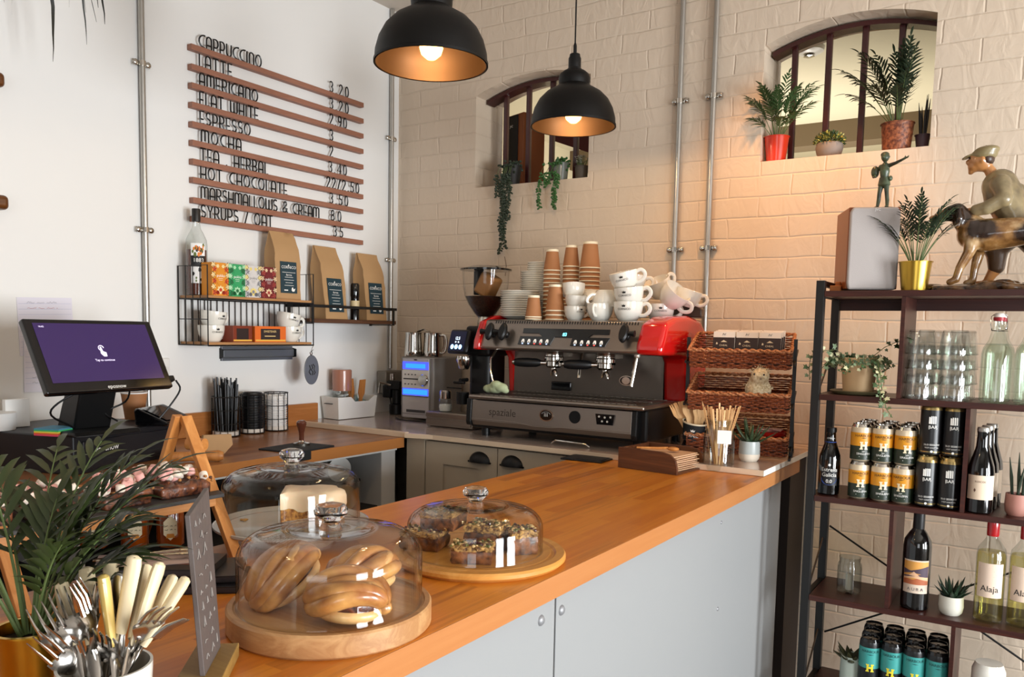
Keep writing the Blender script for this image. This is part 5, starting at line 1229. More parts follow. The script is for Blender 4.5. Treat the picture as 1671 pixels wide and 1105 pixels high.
g = G(); g.tube([(-.07, -.03, .006), (-.01, .0, .006), (.02, .012, .008)], [.003, .004, .004], 8); g.ell((.035, .016, .006), (.02, .014, .007), 12, 8); g.obj('spoon', PINE, t)
t = thing('black_tray', 'thin black plastic tray lying on the bar in front of the cabinet doors', 'tray', (-1.285, 2.47, BZ)); t.rotation_euler = (0, 0, .06)
g = G(); g.box(-.075, -.07, 0, .075, .07, .006); g.obj('tray', BLACKP, t, bevel=.002); g = G(); g.box(-.065, -.06, .006, .065, .06, .007); g.obj('rubber_insert', RUBBER, t)
# ---------------------------------------------------------------- cake domes
M_ASH = wood('pale ash board', 'c79a68', 'a8774a', .42, 'x', scale=.8)
M_BAM = wood('golden bamboo board', 'd69a4e', 'c4853a', .35, 'y', scale=.8)
def dome(name, label, x, y, z0, r, h, knob):
    t = thing(name, label, 'cake dome', (x, y, z0))
    k = .034; w = .0032
    def prof(R_, H_):
        p = [(R_ + .001, 0), (R_, .004), (R_, H_ - k)]
        for i in range(1, 9):
            a = PI / 2 * i / 8; p.append((R_ - k * 1.15 + k * 1.15 * math.cos(a), H_ - k + k * math.sin(a)))
        p += [(R_ * .55, H_ + .005), (R_ * .44, H_ + .0062), (R_ * .42, H_ + .0045), (R_ * .2, H_ + .006), (0, H_ + .0065)]
        return p
    g = G(); g.lathe(prof(r, h), n=72); g.lathe([(a, b) for a, b in prof(r - w, h - w)][::-1], n=72); g.lathe([(r - w, 0), (r + .001, 0)], n=72); s = g.obj('glass_cover', GLASSD, t, smooth=60)
    g = G(); kz = h + .006; g.lathe([(.017, kz - .002), (.014, kz + .004), (.0125, kz + .009), (.017, kz + .014), (.0235, kz + .020), (.0245, kz + .026), (.020, kz + .033), (.010, kz + .036), (0, kz + .036)], n=32)
    g.obj('glass_knob', REALGL, s)
    return t
# front dome with buns
t = thing('serving_board', 'thick round ash board under the nearest glass dome', 'board', (-.853, .843, BZ))
g = G(); g.lathe([(0, 0), (.143, 0), (.1455, .003), (.1455, .030), (.143, .033), (.136, .033), (.134, .0305), (0, .0305)], n=80); g.obj('board', M_ASH, t)
dome('glass_dome', 'nearest clear glass dome, covering three cinnamon buns', -.853, .843, BZ + .0306, .1315, .103, 0)
t = thing('serving_board', 'golden round board with a groove under the dome of seeded flapjacks', 'board', (-.878, 1.251, BZ))
g = G(); g.lathe([(0, 0), (.157, 0), (.163, .006), (.163, .012), (.160, .016), (.145, .016), (.141, .0125), (.137, .0125), (.134, .015), (0, .015)], n=80); g.obj('board', M_BAM, t)
dome('glass_dome', 'clear glass dome covering the seeded flapjacks beside the bar edge', -.888, 1.251, BZ + .0152, .128, .078, 0)
t = thing('cake_plate', 'pale grey cake plate on a wooden foot under the rear glass dome', 'plate', (-1.245, 1.125, BZ))
g = G(); g.lathe([(0, 0), (.082, 0), (.084, .010), (.076, .018), (.086, .028), (0, .028)], n=48); g.obj('wooden_foot', M_ASH, t)
g = G(); g.lathe([(0, .0282), (.10, .0282), (.146, .033), (.151, .037), (.151, .041), (.147, .042), (.140, .038), (0, .037)], n=80); g.obj('plate', P('pale grey plate', 'b9b2a8', .25, coat=.3), t)
dome('glass_dome', 'rear glass dome covering a cream iced cake slab', -1.235, 1.115, BZ + .0385, .132, .108, 0)
# buns: twisted strands of dough wound over a core
BUN = two_tone('baked bun crust', '8a4516', 'd9a05a', 26, .32, .2, thr=.5, soft=.22, coat=.4)
BUNL = two_tone('paler bun strand', 'bd7a3a', 'e2b67a', 30, .38, .2, thr=.45, soft=.2, coat=.3)
CIN = two_tone('cinnamon filling', '2c1006', '6b3113', 120, .45, .6, coat=.3)
def bun(loc, rot, s, label, seed):
    t = thing('cinnamon_bun', label, 'bun', loc, group='cinnamon buns under the nearest dome'); t.rotation_euler = rot
    g = G(); rx, ry, rz_ = .044 * s, .036 * s, .026 * s
    g.ell((0, 0, rz_), (rx * .97, ry * .97, rz_ * .98), 28, 16); g.obj('filling', CIN, t)
    g = G(); g.ell((0, 0, .016 * s), (rx * 1.04, ry * 1.06, .0155 * s), 28, 14); g.obj('dough_base', BUNL, t)
    nS = 6; tw = (1.25, 1.45, 1.1)[seed % 3]
    for k in range(nS):
        ph = (k - (nS - 1) / 2) / (nS / 2) * 1.6; pts = []; rad = []
        for i in range(23):
            u = -1 + i / 11; a = u * PI / 2 * .93; p2 = ph + u * tw * .62 + .15 * math.sin(k * 2.3 + seed + u * 2.6); q = 1 + .07 * math.sin(k * 1.9 + seed)
            pts.append((rx * math.sin(a), ry * q * math.cos(a) * math.sin(p2), max(.012 * s, rz_ + rz_ * q * math.cos(a) * math.cos(p2)))); rad.append((.0175 if k % 2 else .0150) * s * (.42 + .58 * math.cos(a * .95) ** .5))
        g = G(); g.tube(pts, rad, 12, flat=.8); g.obj('dough_strand', BUN, t, smooth=80)
    g = G(); g.tube([(rx * .7 * math.cos(a_), ry * 1.0 * math.sin(a_) * .9, rz_ * (1.15 + .75 * math.cos(a_ * 1.0 + .6))) for a_ in [-1.9 + i * .25 for i in range(14)]], [.0105 * s * (.6 + .4 * math.sin(PI * (i + .5) / 14)) for i in range(14)], 12, flat=.8); g.obj('dough_strand', BUNL, t, smooth=80)
    return t
TB = BZ + .0306
bun((-.776, .797, TB + .001), (0.0, 0.05, .35), 1.08, 'cinnamon bun at the front right under the nearest dome, lying flat', 1)
bun((-.890, .812, TB + .016), (.15, -.62, .95), 1.10, 'cinnamon bun at the left under the nearest dome, propped up on its edge', 2)
bun((-.845, .905, TB + .001), (0, 0, 1.2), 1.05, 'cinnamon bun at the back under the nearest dome behind the other two', 3)
# flapjacks
FJ = two_tone('dark sticky oat slab', '3a180a', '8a4f22', 70, .5, .8, coat=.25); FJT = two_tone('toasted oat topping', '5c3414', 'c99a55', 150, .6, 1.0, thr=.48)
SEED1 = P('green pumpkin seed', '5c5a26', .5); SEED2 = P('pale flaked almond', 'd8b47c', .5); SEED3 = P('dark red cranberry', '4a0f12', .35, coat=.3)
def flap(loc, rz, tilt, w, d, h, label, seed):
    t = thing('seeded_flapjack', label, 'flapjack', loc, group='seeded flapjacks under the glass dome'); t.rotation_euler = (tilt[0], tilt[1], rz)
    rr = random.Random(seed)
    def slab(z0, z1, j, mat, nm):
        g = G(); n = 9; vs = []; fs = []
        ring = []
        for a in range(40):
            th = a / 40 * 4; s_, f_ = int(th), th % 1
            p = [(-1 + 2 * f_, -1), (1, -1 + 2 * f_), (1 - 2 * f_, 1), (-1, 1 - 2 * f_)][s_]; ring.append(p)
        lv = 5
        for k in range(lv):
            z = z0 + (z1 - z0) * k / (lv - 1); sh = 1 - (.06 if k in (0, lv - 1) else 0)
            for p in ring:
                jj = noise.noise(Vector((p[0] * 6 + seed, p[1] * 6, z * 300))) * j
                vs.append((p[0] * w / 2 * sh + jj, p[1] * d / 2 * sh + jj, z + jj * .4))
        for k in range(lv - 1):
            for i in range(40): fs.append((k * 40 + i, k * 40 + (i + 1) % 40, (k + 1) * 40 + (i + 1) % 40, (k + 1) * 40 + i))
        fs.append(tuple(range(39, -1, -1))); fs.append(tuple((lv - 1) * 40 + i for i in range(40)))
        g.add(vs, fs); return g.obj(nm, mat, t, smooth=40)
    b = slab(0, h * .72, .003, FJ, 'base'); slab(h * .70, h, .006, FJT, 'topping')
    g = G()
    for i in range(90):
        x, y = rr.uniform(-.48, .48) * w, rr.uniform(-.48, .48) * d; g.ell((x, y, h + rr.uniform(-.001, .003)), rr.choice(((.0045, .0025, .0015), (.003, .002, .0012), (.0035, .0035, .003))), 6, 4, rr.choice((0, 1, 1, 0, 2)), rot=Matrix.Rotation(rr.uniform(0, 6), 3, 'Z') @ Matrix.Rotation(rr.uniform(-.6, .6), 3, 'X'))
    o = g.obj('seeds', [SEED1, SEED2, SEED3], t); o['kind'] = 'stuff'
TF = BZ + .0155
flap((-.972, 1.205, TF), .3, (0, 0), .078, .062, .034, 'flapjack at the lower left under the dome with another resting on it', 1)
flap((-.947, 1.232, TF + .036), .15, (.06, -.08), .070, .058, .034, 'flapjack on top of the left pair under the dome', 2)
flap((-.842, 1.180, TF), .5, (0, 0), .074, .045, .032, 'flapjack nearest the camera at the front of the dome', 3)
flap((-.868, 1.262, TF), .25, (0, 0), .072, .06, .050, 'tall flapjack in the middle right behind the front one', 4)
flap((-.806, 1.285, TF), .9, (0, 0), .05, .045, .045, 'flapjack at the far right against the glass', 5)
# iced cake slab
t = thing('iced_cake', 'slab of cake with thick cream icing under the rear dome', 'cake', (-1.203, 1.138, BZ + .0382), rz=.72)
t.scale = (.80, .80, .80)
g = G(); n = 12; out = [(-.070 + .125 * i / n, -.050 + .012 * math.sin(i * .5)) for i in range(n + 1)] + [(.070 + .01 * math.sin(i), -.03 + .075 * i / 6) for i in range(1, 6)] + [(.055 - .125 * i / n, .055) for i in range(n + 1)]
g.prism([(a, b) for a, b in out], (0, 0, 0), (1, 0, 0), (0, 1, 0), (0, 0, .052)); b = g.obj('sponge', two_tone('golden sponge', '7e4a1e', 'b9803c', 120, .8, .8), t, smooth=30, bevel=.003)
g = G()
vs = []; m_ = len(out); rr = random.Random(8)
rings = [(1.0, .046), (1.04, .044), (1.07, .055), (1.06, .075), (1.0, .086), (.8, .090), (.4, .091)]
for k, (s_, z) in enumerate(rings):
    for i, (a, b_) in enumerate(out):
        cut = 1.0 if a > -.069 else (1.0 / s_ if s_ > 1 else 1.0)
        zz = z + (noise.noise(Vector((a * 40, b_ * 40, 1.5))) * .016 if k < 2 else noise.noise(Vector((a * 25, b_ * 25, 4))) * .003)
        vs.append((a * s_ * cut, b_ * s_, zz))
fs = [(k * m_ + i, k * m_ + (i + 1) % m_, (k + 1) * m_ + (i + 1) % m_, (k + 1) * m_ + i) for k in range(len(rings) - 1) for i in range(m_)] + [tuple((len(rings) - 1) * m_ + i for i in range(m_)), tuple(range(m_ - 1, -1, -1))]
g.add(vs, fs); g.obj('cream_icing', P('cream icing', 'e8c9a4', .35, sss=.2, bump=.2, bscale=20), t, smooth=60)
for i, (x, y) in enumerate(((-1.335, 1.075), (-1.275, 1.215), (-1.31, 1.16), (-1.20, 1.06))):
    g = G()
    for q in range(3): g.ell((q * .004, (q % 2) * .005, .002), (.006, .004, .0022), 7, 5, rot=Matrix.Rotation(q, 3, 'Z'))
    o = g.obj('cake_crumb', P('golden crumb', 'c08a34', .8) if not bpy.data.materials.get('golden crumb') else bpy.data.materials['golden crumb'], loc=(x, y, BZ + .0385 - .0008)); tag(o, 'golden cake crumb on the grey plate, %s' % ('by the left glass wall', 'beside the iced slab', 'between the slab and the left glass', 'near the front glass')[i], 'crumb', 'cake crumbs on the grey plate')

# ---------------------------------------------------------------- easel stand with rocky road
t = thing('display_stand', 'oiled pine A-frame stand carrying a slate of rocky road', 'stand', (0, 0, 0))
for y in (.975, .60):
    g = G(); g.bar((-1.225, y, BZ), (-1.372, y, 1.135), .022, .011, up=(1, 0, 0)); g.obj('front_leg', PINE, t, smooth=0, bevel=.001)
    g = G(); g.bar((-1.475, y - .03, BZ), (-1.376, y - .012, 1.138), .020, .011, up=(1, 0, 0)); g.obj('rear_leg', PINE, t, smooth=0, bevel=.001)
g = G(); g.bar((-1.280, .50, .986), (-1.280, .968, .986), .012, .018); g.obj('ledge_rail', PINEX, t, smooth=0, bevel=.001)
g = G(); g.bar((-1.434, .50, .986), (-1.434, .968, .986), .012, .018); g.obj('rear_rail', PINEX, t, smooth=0, bevel=.001)
g = G(); g.lathe([(0, -.02), (.012, -.02), (.0125, .018), (0, .02)], (0, 0, 0), 16); g.M = Matrix()
o = g.obj('hinge_dowel', PINE, t); o.rotation_euler = (0, PI / 2, .3); o.location = (-1.40, 1.02, 1.075)
g = G(); poly = [(-1.262, .48), (-1.255, .972), (-1.30, .990), (-1.455, .966), (-1.46, .48)]
g.prism(poly, (0, 0, .9955), (1, 0, 0), (0, 1, 0), (0, 0, .007)); o = g.obj('slate_board', SLATE, smooth=0, bevel=.001); tag(o, 'dark slate board laid across the pine stand under the rocky road', 'board')
# rocky road pieces: chocolate with marshmallows
RRC = two_tone('rocky road chocolate', '32150c', '7a4426', 90, .45, .9, coat=.3); MM1 = P('pink marshmallow', 'e3a9a0', .7, sss=.2); MM2 = P('white marshmallow', 'eadccb', .7, sss=.2)
for k, (y, x, w, lab) in enumerate(((.915, -1.335, .115, 'nearest the tall pine leg'), (.80, -1.33, .10, 'second from the tall pine leg'), (.69, -1.335, .10, 'middle of the slate behind the palm'), (.575, -1.34, .095, 'at the far left of the slate'))):
    t = thing('rocky_road', 'chunk of rocky road topped with pink and white marshmallows, ' + lab, 'cake', (x, y, 1.0025), group='rocky road chunks on the slate'); rr = random.Random(k + 20)
    g = G()
    for i in range(26): g.ell((rr.uniform(-.052, .052), rr.uniform(-.5, .5) * w * .86, rr.uniform(.008, .024)), (rr.uniform(.008, .014), rr.uniform(.008, .014), rr.uniform(.007, .011)), 8, 6)
    g.box(-.05, -w * .44, 0, .05, w * .44, .02); g.obj('chocolate_base', RRC, t, remesh=.0045)
    for i in range(34):
        a = rr.uniform(0, PI); m = MM1 if rr.random() < .55 else MM2
        g = G(M=Matrix.Translation((rr.uniform(-.048, .05), rr.uniform(-.47, .47) * w, rr.uniform(.028, .046))) @ Matrix.Rotation(a, 4, 'Z') @ Matrix.Rotation(rr.uniform(0, PI), 4, 'Y')); L_, r_ = .013, .0076
        g.lathe([(0, -L_ * .5), (r_ * .7, -L_ * .5), (r_, -L_ * .36), (r_ * 1.02, 0), (r_, L_ * .36), (r_ * .7, L_ * .5), (0, L_ * .5)], n=12); g.obj('marshmallow', m, t)
    g = G()
    for i in range(40): g.ell((rr.uniform(-.052, .054), rr.uniform(-.5, .5) * w, rr.uniform(.018, .036)), (.004, .003, .003), 6, 4, i % 2, rot=Matrix.Rotation(i, 3, 'X'))
    o = g.obj('biscuit_bits', [RRC, P('biscuit bits', 'b98048', .7)], t); o['kind'] = 'stuff'
# honey jars
HON = P('amber honey', '8a3c0a', .12, coat=.5)
for i, (x, y, lab) in enumerate(((-1.405, .962, 'rightmost of three behind the slate sign'), (-1.452, .918, 'middle of three behind the rear pine leg'), (-1.505, .868, 'leftmost of three below the slate'))):
    if i == 0:
        t = thing('honey_jar', '', 'jar', (x, y, BZ), camang(x, y))
        g = G(); q = [(.019 * math.cos(a), .019 * math.sin(a)) for a in []]
        g.lathe([(0, 0), (.024, 0), (.0255, .004), (.0255, .070), (.021, .080), (.019, .083), (.019, .092), (0, .092)], n=8); jb_ = g.obj('glass_body', HON, t, smooth=50, bevel=.003)
        g = G(); g.lathe([(.0205, .085), (.0205, .103), (.019, .105), (0, .105)], n=28); g.obj('lid', BLACKP, t)
        g = G(); g.prism([(.014 * math.cos(a), .024 * math.sin(a)) for a in [PI / 6 + k * PI / 3 for k in range(6)]], (.0258, 0, .040), (0, 1, 0), (0, 0, 1), (.0006, 0, 0)); lb = g.obj('label', P('cream honey label', 'd9c7a2', .6), jb_, smooth=0)
        g = G(); g.scrib((.0268, 0, .043), (0, 1, 0), (0, 0, 1), .024, .003, 2, r=.0004); g.scrib((.0268, 0, .036), (0, 1, 0), (0, 0, 1), .02, .003, 6, r=.0004); g.prism([(-.008, 0), (.008, 0), (.006, .008), (-.006, .008)], (.0266, 0, .021), (0, 1, 0), (0, 0, 1), (.0003, 0, 0), 1); g.obj('label_print', [INK, P('label amber', 'c57a20', .6)], lb, smooth=0)
        j0 = t
    else: t = dup(j0, (x, y, BZ), camang(x, y))
    t['label'] = 'amber honey jar with a black lid, ' + lab; t['group'] = 'honey jars behind the stand'
# booklets and brochure, tongs
M_BK = P('black booklet', '17161a', .35)
for i, (x, y, w, d, rz, z, lab, txt) in enumerate(((-1.165, .835, .17, .115, .72, 0, 'lowest black booklet on the bar behind the nearest dome', 0), (-1.172, .842, .165, .112, .80, .0125, 'black booklet with white print along its spine, second from the bottom', 1), (-1.195, .82, .15, .10, .62, .025, 'topmost black booklet with a copper foil mark under the brochure', 2))):
    t = thing('booklet', lab, 'booklet', (x, y, BZ + z), rz, 'black booklets on the bar')
    g = G(); g.box(-w / 2, -d / 2, 0, w / 2, d / 2, .012); g.box(-w / 2 + .001, -d / 2 - .0002, .002, w / 2 - .001, d / 2 + .0002, .010, 1); b = g.obj('cover', [M_BK, P('booklet pages', '3b3a40', .6)], t, smooth=0, bevel=.0006)
    g = G()
    if txt == 1: g.scrib((w / 2 + .0006, -.008, .005), (0, 1, 0), (0, 0, 1), .06, .003, 4, r=.0003); g.ell((w / 2, .040, .006), (.0006, .003, .004), 8, 6)
    elif txt == 2: g.prism([(-.02, 0), (.02, 0), (.015, .003), (-.01, .004)], (.03, -.02, .0122), (1, 0, 0), (0, 1, 0), (0, 0, .0002), 1)
    else: g.box(w / 2, -.03, .005, w / 2 + .0004, .03, .006, 0)
    g.obj('cover_print', [INKW, P('copper foil', 'b9745a', .3, .7)], b, smooth=0)
t = thing('brochure', 'pale pink brochure with handwriting under the silver tongs', 'leaflet', (-1.235, .80, BZ + .0375), rz=.95)
g = G(); g.box(-.075, -.045, 0, .075, .045, .0012); b = g.obj('sheet', P('pale pink paper', 'c9b0a8', .6), t, smooth=0)
g = G(); g.scrib((.01, -.01, .0014), (1, 0, 0), (0, 1, 0), .05, .012, 5); g.obj('handwriting', INK, b, smooth=0)
t = thing('serving_tongs', 'ornate silver serving tongs lying on the brochure', 'tongs', (-1.235, .79, BZ + .0405), rz=.98)
for s in (-1, 1):
    g = G(); g.tube([(-.07, 0, .004), (-.02, s * .008, .006), (.04, s * .011, .008), (.062, s * .012, .008)], [.0045, .004, .0035, .006], 8, flat=.45); g.ell((.072, s * .012, .008), (.018, .009, .003), 12, 6); g.obj('arm', P('worn silver', 'c9bfa8', .25, 1.0, bump=.8, bscale=160), t)

# ---------------------------------------------------------------- slate sign
t = thing('slate_sign', 'narrow upright slate sign with chalk writing seen nearly edge on', 'sign', (0, 0, 0))
bf, bn, tf, tn = Vector((-.868, .657, .893)), Vector((-.808, .589, .893)), Vector((-.905, .669, 1.100)), Vector((-.826, .584, 1.090))
ex = (bf - bn).normalized(); up_ = (tn - bn).normalized(); nr_ = ex.cross(up_).normalized() * .006
g = G(); vs = [bn, bf, tf, tn]; g.add([v for v in vs] + [v + nr_ for v in vs], [(0, 1, 2, 3), (7, 6, 5, 4), (0, 4, 5, 1), (1, 5, 6, 2), (2, 6, 7, 3), (3, 7, 4, 0)]); sl = g.obj('slate_panel', SLATEG, t, smooth=0, bevel=.0008)
g = G(); rr = random.Random(2); n2 = -nr_.normalized() * .0004
if n2.dot(Vector((.84, -.6, .2))) < 0: n2 = -n2; n2 = n2 + nr_
W2 = (bf - bn).length; H2 = (tn - bn).length
for i in range(9): g.scrib(bn + ex * (W2 * .5) + up_ * (H2 * (.90 - i * .1)) + n2, ex, up_, W2 * .7, .014, i + 3, r=.0007)
g.obj('chalk_writing', P('chalk', '8f8780', .9), sl, smooth=0)
g = G(); c_ = (bf + bn) / 2; c_.z = BZ + .009; g.M = Matrix.Translation(c_) @ Matrix.Rotation(math.atan2(ex.y, ex.x), 4, 'Z'); g.cb((0, 0, 0), (.115, .052, .018)); g.obj('wooden_base', wood('greenish oak base', 'a58448', '8c6a34', .5, 'x'), t, smooth=0, bevel=.001)

# ---------------------------------------------------------------- cutlery pot
t = thing('cutlery_pot', 'short white pot packed with forks and cream handled knives', 'pot', (-.822, .482, BZ))
g = G(); g.lathe([(0, 0), (.041, 0), (.044, .004), (.0475, .060), (.0475, .066), (.0445, .066), (.043, .058), (.040, .006), (0, .006)], n=40); g.obj('pot_body', CERAM, t)
IV = P('cream handle', 'ead6ae', .35, coat=.3); IV2 = P('yellow cream handle', 'd9b96a', .35, coat=.3); CUT = P('cutlery steel', 'b9b4ae', .2, 1.0)
KN = [((-0.886, 0.473, 1.028), (-0.851, 0.465, 0.963)), ((-0.874, 0.494, 1.042), (-0.835, 0.476, 0.964)), ((-0.821, 0.482, 1.046), (-0.816, 0.488, 0.964)), ((-0.871, 0.52, 1.044), (-0.813, 0.49, 0.964)), ((-0.803, 0.507, 1.064), (-0.811, 0.493, 0.977)), ((-0.836, 0.543, 1.04), (-0.8, 0.499, 0.971)), ((-0.797, 0.533, 1.052), (-0.799, 0.499, 0.964)), ((-0.81, 0.558, 1.029), (-0.794, 0.502, 0.965)), ((-0.772, 0.548, 1.036), (-0.791, 0.504, 0.965))]
for i, (a, b) in enumerate(KN):
    a, b = Vector(a), Vector(b); d = (a - b).normalized(); t = thing('table_knife', 'knife with a %s handle, %s from the left among the upright handles in the pot' % ('yellowish' if i == 2 else 'cream', NTH[i]), 'knife', tuple(b), group='cream handled knives in the pot')
    L_ = (a - b).length; q = d.to_track_quat('Z', 'Y').to_matrix().to_4x4() @ Matrix.Rotation(.6 + i * .5, 4, 'Z')
    g = G(M=q); g.tube([(0, 0, L_ * .05), (0, 0, L_ * .12), (0, 0, L_ * .5), (0, 0, L_ * .88), (0, 0, L_ * .97), (0, 0, L_)], [.006, .0068, .0082, .0090, .0080, .0036], 12, flat=.72); g.obj('handle', IV2 if i == 2 else IV, t)
    g = G(M=q); g.tube([(0, 0, -.066), (0, 0, -.01), (0, 0, .001), (0, 0, L_ * .06)], [.006, .008, .0055, .0052], 10, flat=.3); g.obj('blade', CUT, t)
FK = [((-0.876, 0.442, 1.015), (-0.852, 0.464, 0.953)), ((-0.877, 0.467, 1.025), (-0.84, 0.472, 0.954)), ((-0.836, 0.459, 1.041), (-0.834, 0.475, 0.951)), ((-0.857, 0.492, 1.025), (-0.826, 0.48, 0.951)), ((-0.789, 0.461, 0.995), (-0.825, 0.48, 0.944)), ((-0.743, 0.505, 1.02), (-0.804, 0.495, 0.951)), ((-0.769, 0.545, 0.99), (-0.798, 0.498, 0.948)), ((-0.856, 0.429, 0.99), (-0.853, 0.462, 0.944))]
TW = ('third', 'second', 'fourth', 'fifth', 'sixth', 'seventh', 'last', 'first')
f0 = None
for i, (a, b) in enumerate(FK):
    a, b = Vector(a), Vector(b); d = (a - b).normalized(); q = d.to_track_quat('Z', 'Y').to_matrix().to_4x4() @ Matrix.Rotation((-.4, .3, .1, -.2, .2, .5, .4, -.6)[i] - .9, 4, 'Z')
    t = thing('table_fork', 'steel fork with tines up in the cutlery pot, %s fork from the left' % TW[i], 'fork', tuple(a), group='steel forks in the pot'); t.matrix_world = Matrix.Translation(a) @ q @ Matrix.Scale(1.25, 4)
    if f0 is None:
        g = G(); pl = [(0, 0, -.105), (0, .002, -.075), (0, .003, -.06), (0, .006, -.048)]; g.tube(pl, [.003, .0028, .0026, .003], 8, flat=.6)
        vs = []; fs = []; N = 8
        for k in range(6):
            u = k / 5; z = -.050 + .024 * u; w = .0032 + .0085 * math.sin(PI / 2 * min(1, u * 1.3)); y = .006 + .0035 * math.sin(PI * u)
            for j in range(N): a_ = 2 * PI * j / N; vs.append((w * math.cos(a_), y + .0011 * math.sin(a_) - .002 * math.cos(a_) ** 2, z))
        fs = [(k * N + j, k * N + (j + 1) % N, (k + 1) * N + (j + 1) % N, (k + 1) * N + j) for k in range(5) for j in range(N)] + [tuple(range(N)), tuple(5 * N + j for j in range(N))]
        g.add(vs, fs)
        for k in (-1.5, -.5, .5, 1.5): g.tube([(k * .0062, .006, -.028), (k * .0064, .005, -.014), (k * .0062, .0005, 0)], [.0023, .0018, .0008], 6, flat=.7)
        f0 = g.obj('fork_body', CUT, t)
    else:
        c = f0.copy(); COL.objects.link(c); c.parent = t
g = G(); g.lathe([(0, 0)] * 2, n=3)
t = thing('table_spoon', 'steel spoon with its bowl up between the handles in the pot', 'spoon', (-.822, .50, .962))
g = G(); g.tube([(0, 0, -.06), (0, 0, .03)], .0026, 8); g.ell((0, 0, .055), (.014, .004, .028), 14, 10, rot=Matrix.Rotation(.5, 3, 'Z')); g.obj('bowl', CUT, t)

# ---------------------------------------------------------------- palms
def frond(g, gs, base, az, el, L, nl, ll, lw, rr, droop=.5, m=0, start=.35, stem=.0022):
    d0 = Vector((math.cos(az) * math.cos(el), math.sin(az) * math.cos(el), math.sin(el))); hz = Vector((math.cos(az), math.sin(az), 0))
    pts = []; p = Vector(base); d = d0.copy(); N = 12
    for i in range(N + 1):
        pts.append(p.copy()); d = (d + Vector((0, 0, -1)) * (droop * (i / N) * 1.6 / N) + hz * (.35 * droop / N)).normalized(); p = p + d * (L / N)
    gs.tube(pts, [stem * (1 - .75 * i / N) for i in range(N + 1)], 6)
    for k in range(nl):
        q = start + (1 - start) * (k + .5) / nl; f = q * N; i = min(N - 1, int(f)); c = pts[i].lerp(pts[i + 1], f - i); dd = (pts[i + 1] - pts[i]).normalized()
        sd = dd.cross(Vector((0, 0, 1))); sd = sd.normalized() if sd.length > .05 else Vector((1, 0, 0)); e = math.sin(PI * min(.97, .12 + .88 * (k + .5) / nl)) ** .6
        for s in (-1, 1):
            v = dd * (.75 + .3 * q) + sd * s * (.9 - .35 * q) + Vector((0, 0, rr.uniform(-.12, .2)))
            g.leaf(c, v, lw, ll * e * rr.uniform(.85, 1.1), m, nrm=Vector((0, 0, 1)) + sd * s * .3, droop=rr.uniform(.15, .45), seg=4)
    g.leaf(pts[-1], d, lw, ll * .8, m, droop=.3)
def palm(name, label, x, y, z, potf, n, L, nl, ll, lw, seed, mat=LEAF, cat='plant', el=(1.0, 1.45), droop=.55, azs=None, rim=.03, top=.05, stem=.0022, start=.35, group=None):
    t = thing(name, label, cat, (x, y, z), group=group); rr = random.Random(seed); potf(t)
    for i in range(n):
        az = azs[i] if azs else i * 2.4 + rr.uniform(-.3, .3); e = rr.uniform(*el)
        if azs and isinstance(az, tuple): az, e, LL = az
        else: LL = L * rr.uniform(.8, 1.12)
        gl = G(); gs = G(); b = (math.cos(az) * rim * .35, math.sin(az) * rim * .35, top)
        frond(gl, gs, b, az, e, LL, nl, ll, lw, rr, droop, start=start, stem=stem); st = gs.obj('stem', STEMM, t); gl.obj('leaflets', mat, st, smooth=60)
    return t
def potA(rt, rb, h, mat, lip=.003, soil=.88):
    def f(t):
        g = G(); g.lathe([(0, 0), (rb, 0), (rt, h), (rt + lip, h), (rt + lip, h + .002), (rt - .002, h + .002), (rt - .004, h * soil), (rb, .004)], n=40); p = g.obj('plant_pot', mat, t)
        g = G(); g.lathe([(0, h * soil + .002), (rt * .6, h * soil + .001), (rt - .0035, h * soil)], n=24); g.obj('soil', SOIL, p)
    return f
_a = math.radians
palm('potted_palm', 'lush green palm in a gold metal pot at the near left of the bar', -.912, .451, BZ, potA(.0345, .027, .094, BRASS), 18, .24, 8, .082, .0092, 5, rim=.025, top=.085, stem=.0024, start=.38,
     azs=[(_a(52), 1.2, .20), (_a(66), 1.15, .23), (_a(85), 1.25, .22), (_a(35), 1.2, .15), (_a(140), 1.15, .24), (_a(165), 1.1, .22), (_a(200), 1.1, .20), (_a(230), 1.2, .18), (_a(110), 1.3, .23), (_a(0), 1.3, .13), (_a(60), 1.4, .19), (_a(180), 1.35, .22), (_a(90), 1.0, .17), (_a(42), 1.0, .14), (_a(130), .95, .20), (_a(215), 1.3, .20), (_a(75), .9, .13), (_a(120), 1.45, .15)], droop=.75)

# ---------------------------------------------------------------- till on the side counter
t = thing('cash_drawer', 'black steel cash drawer under the till on the side counter', 'cash drawer', (-2.261, 1.249, BZ), rz=.255)
g = G(); g.box(-.41, 0.0, 0, 0, .41, .110); g.obj('case', P('charcoal steel', '1c1c20', .42, .2), t, smooth=0, bevel=.004)
g = G(); g.box(0, .03, .012, .006, .40, .093); fr = g.obj('drawer_front', P('charcoal front', '202024', .4, .2), t, smooth=0, bevel=.002)
g = G(); g.text('eposnow', (.0072, .115, .058), (0, 1, 0), (0, 0, 1), .024, 0); g.obj('maker_lettering', INKW, fr, smooth=0)
g = G(); g.box(.006, .10, .032, .0068, .33, .037); g.obj('slot', INK, fr, smooth=0)
SC = Vector((-2.231, 1.325, 1.221)); yw, tl = 1.6777, .4773
rv = Vector((math.cos(yw), math.sin(yw), 0)); bk = Vector((-math.sin(yw), math.cos(yw), 0)); uv = Vector((0, 0, math.cos(tl))) + bk * math.sin(tl); nv = -rv.cross(uv) if rv.cross(uv).dot(bk) > 0 else rv.cross(uv)
t = thing('till_screen', 'large black touch screen till with a purple display', 'till', (0, 0, 0))
W3, H3 = .3975 / 2, .2199 / 2
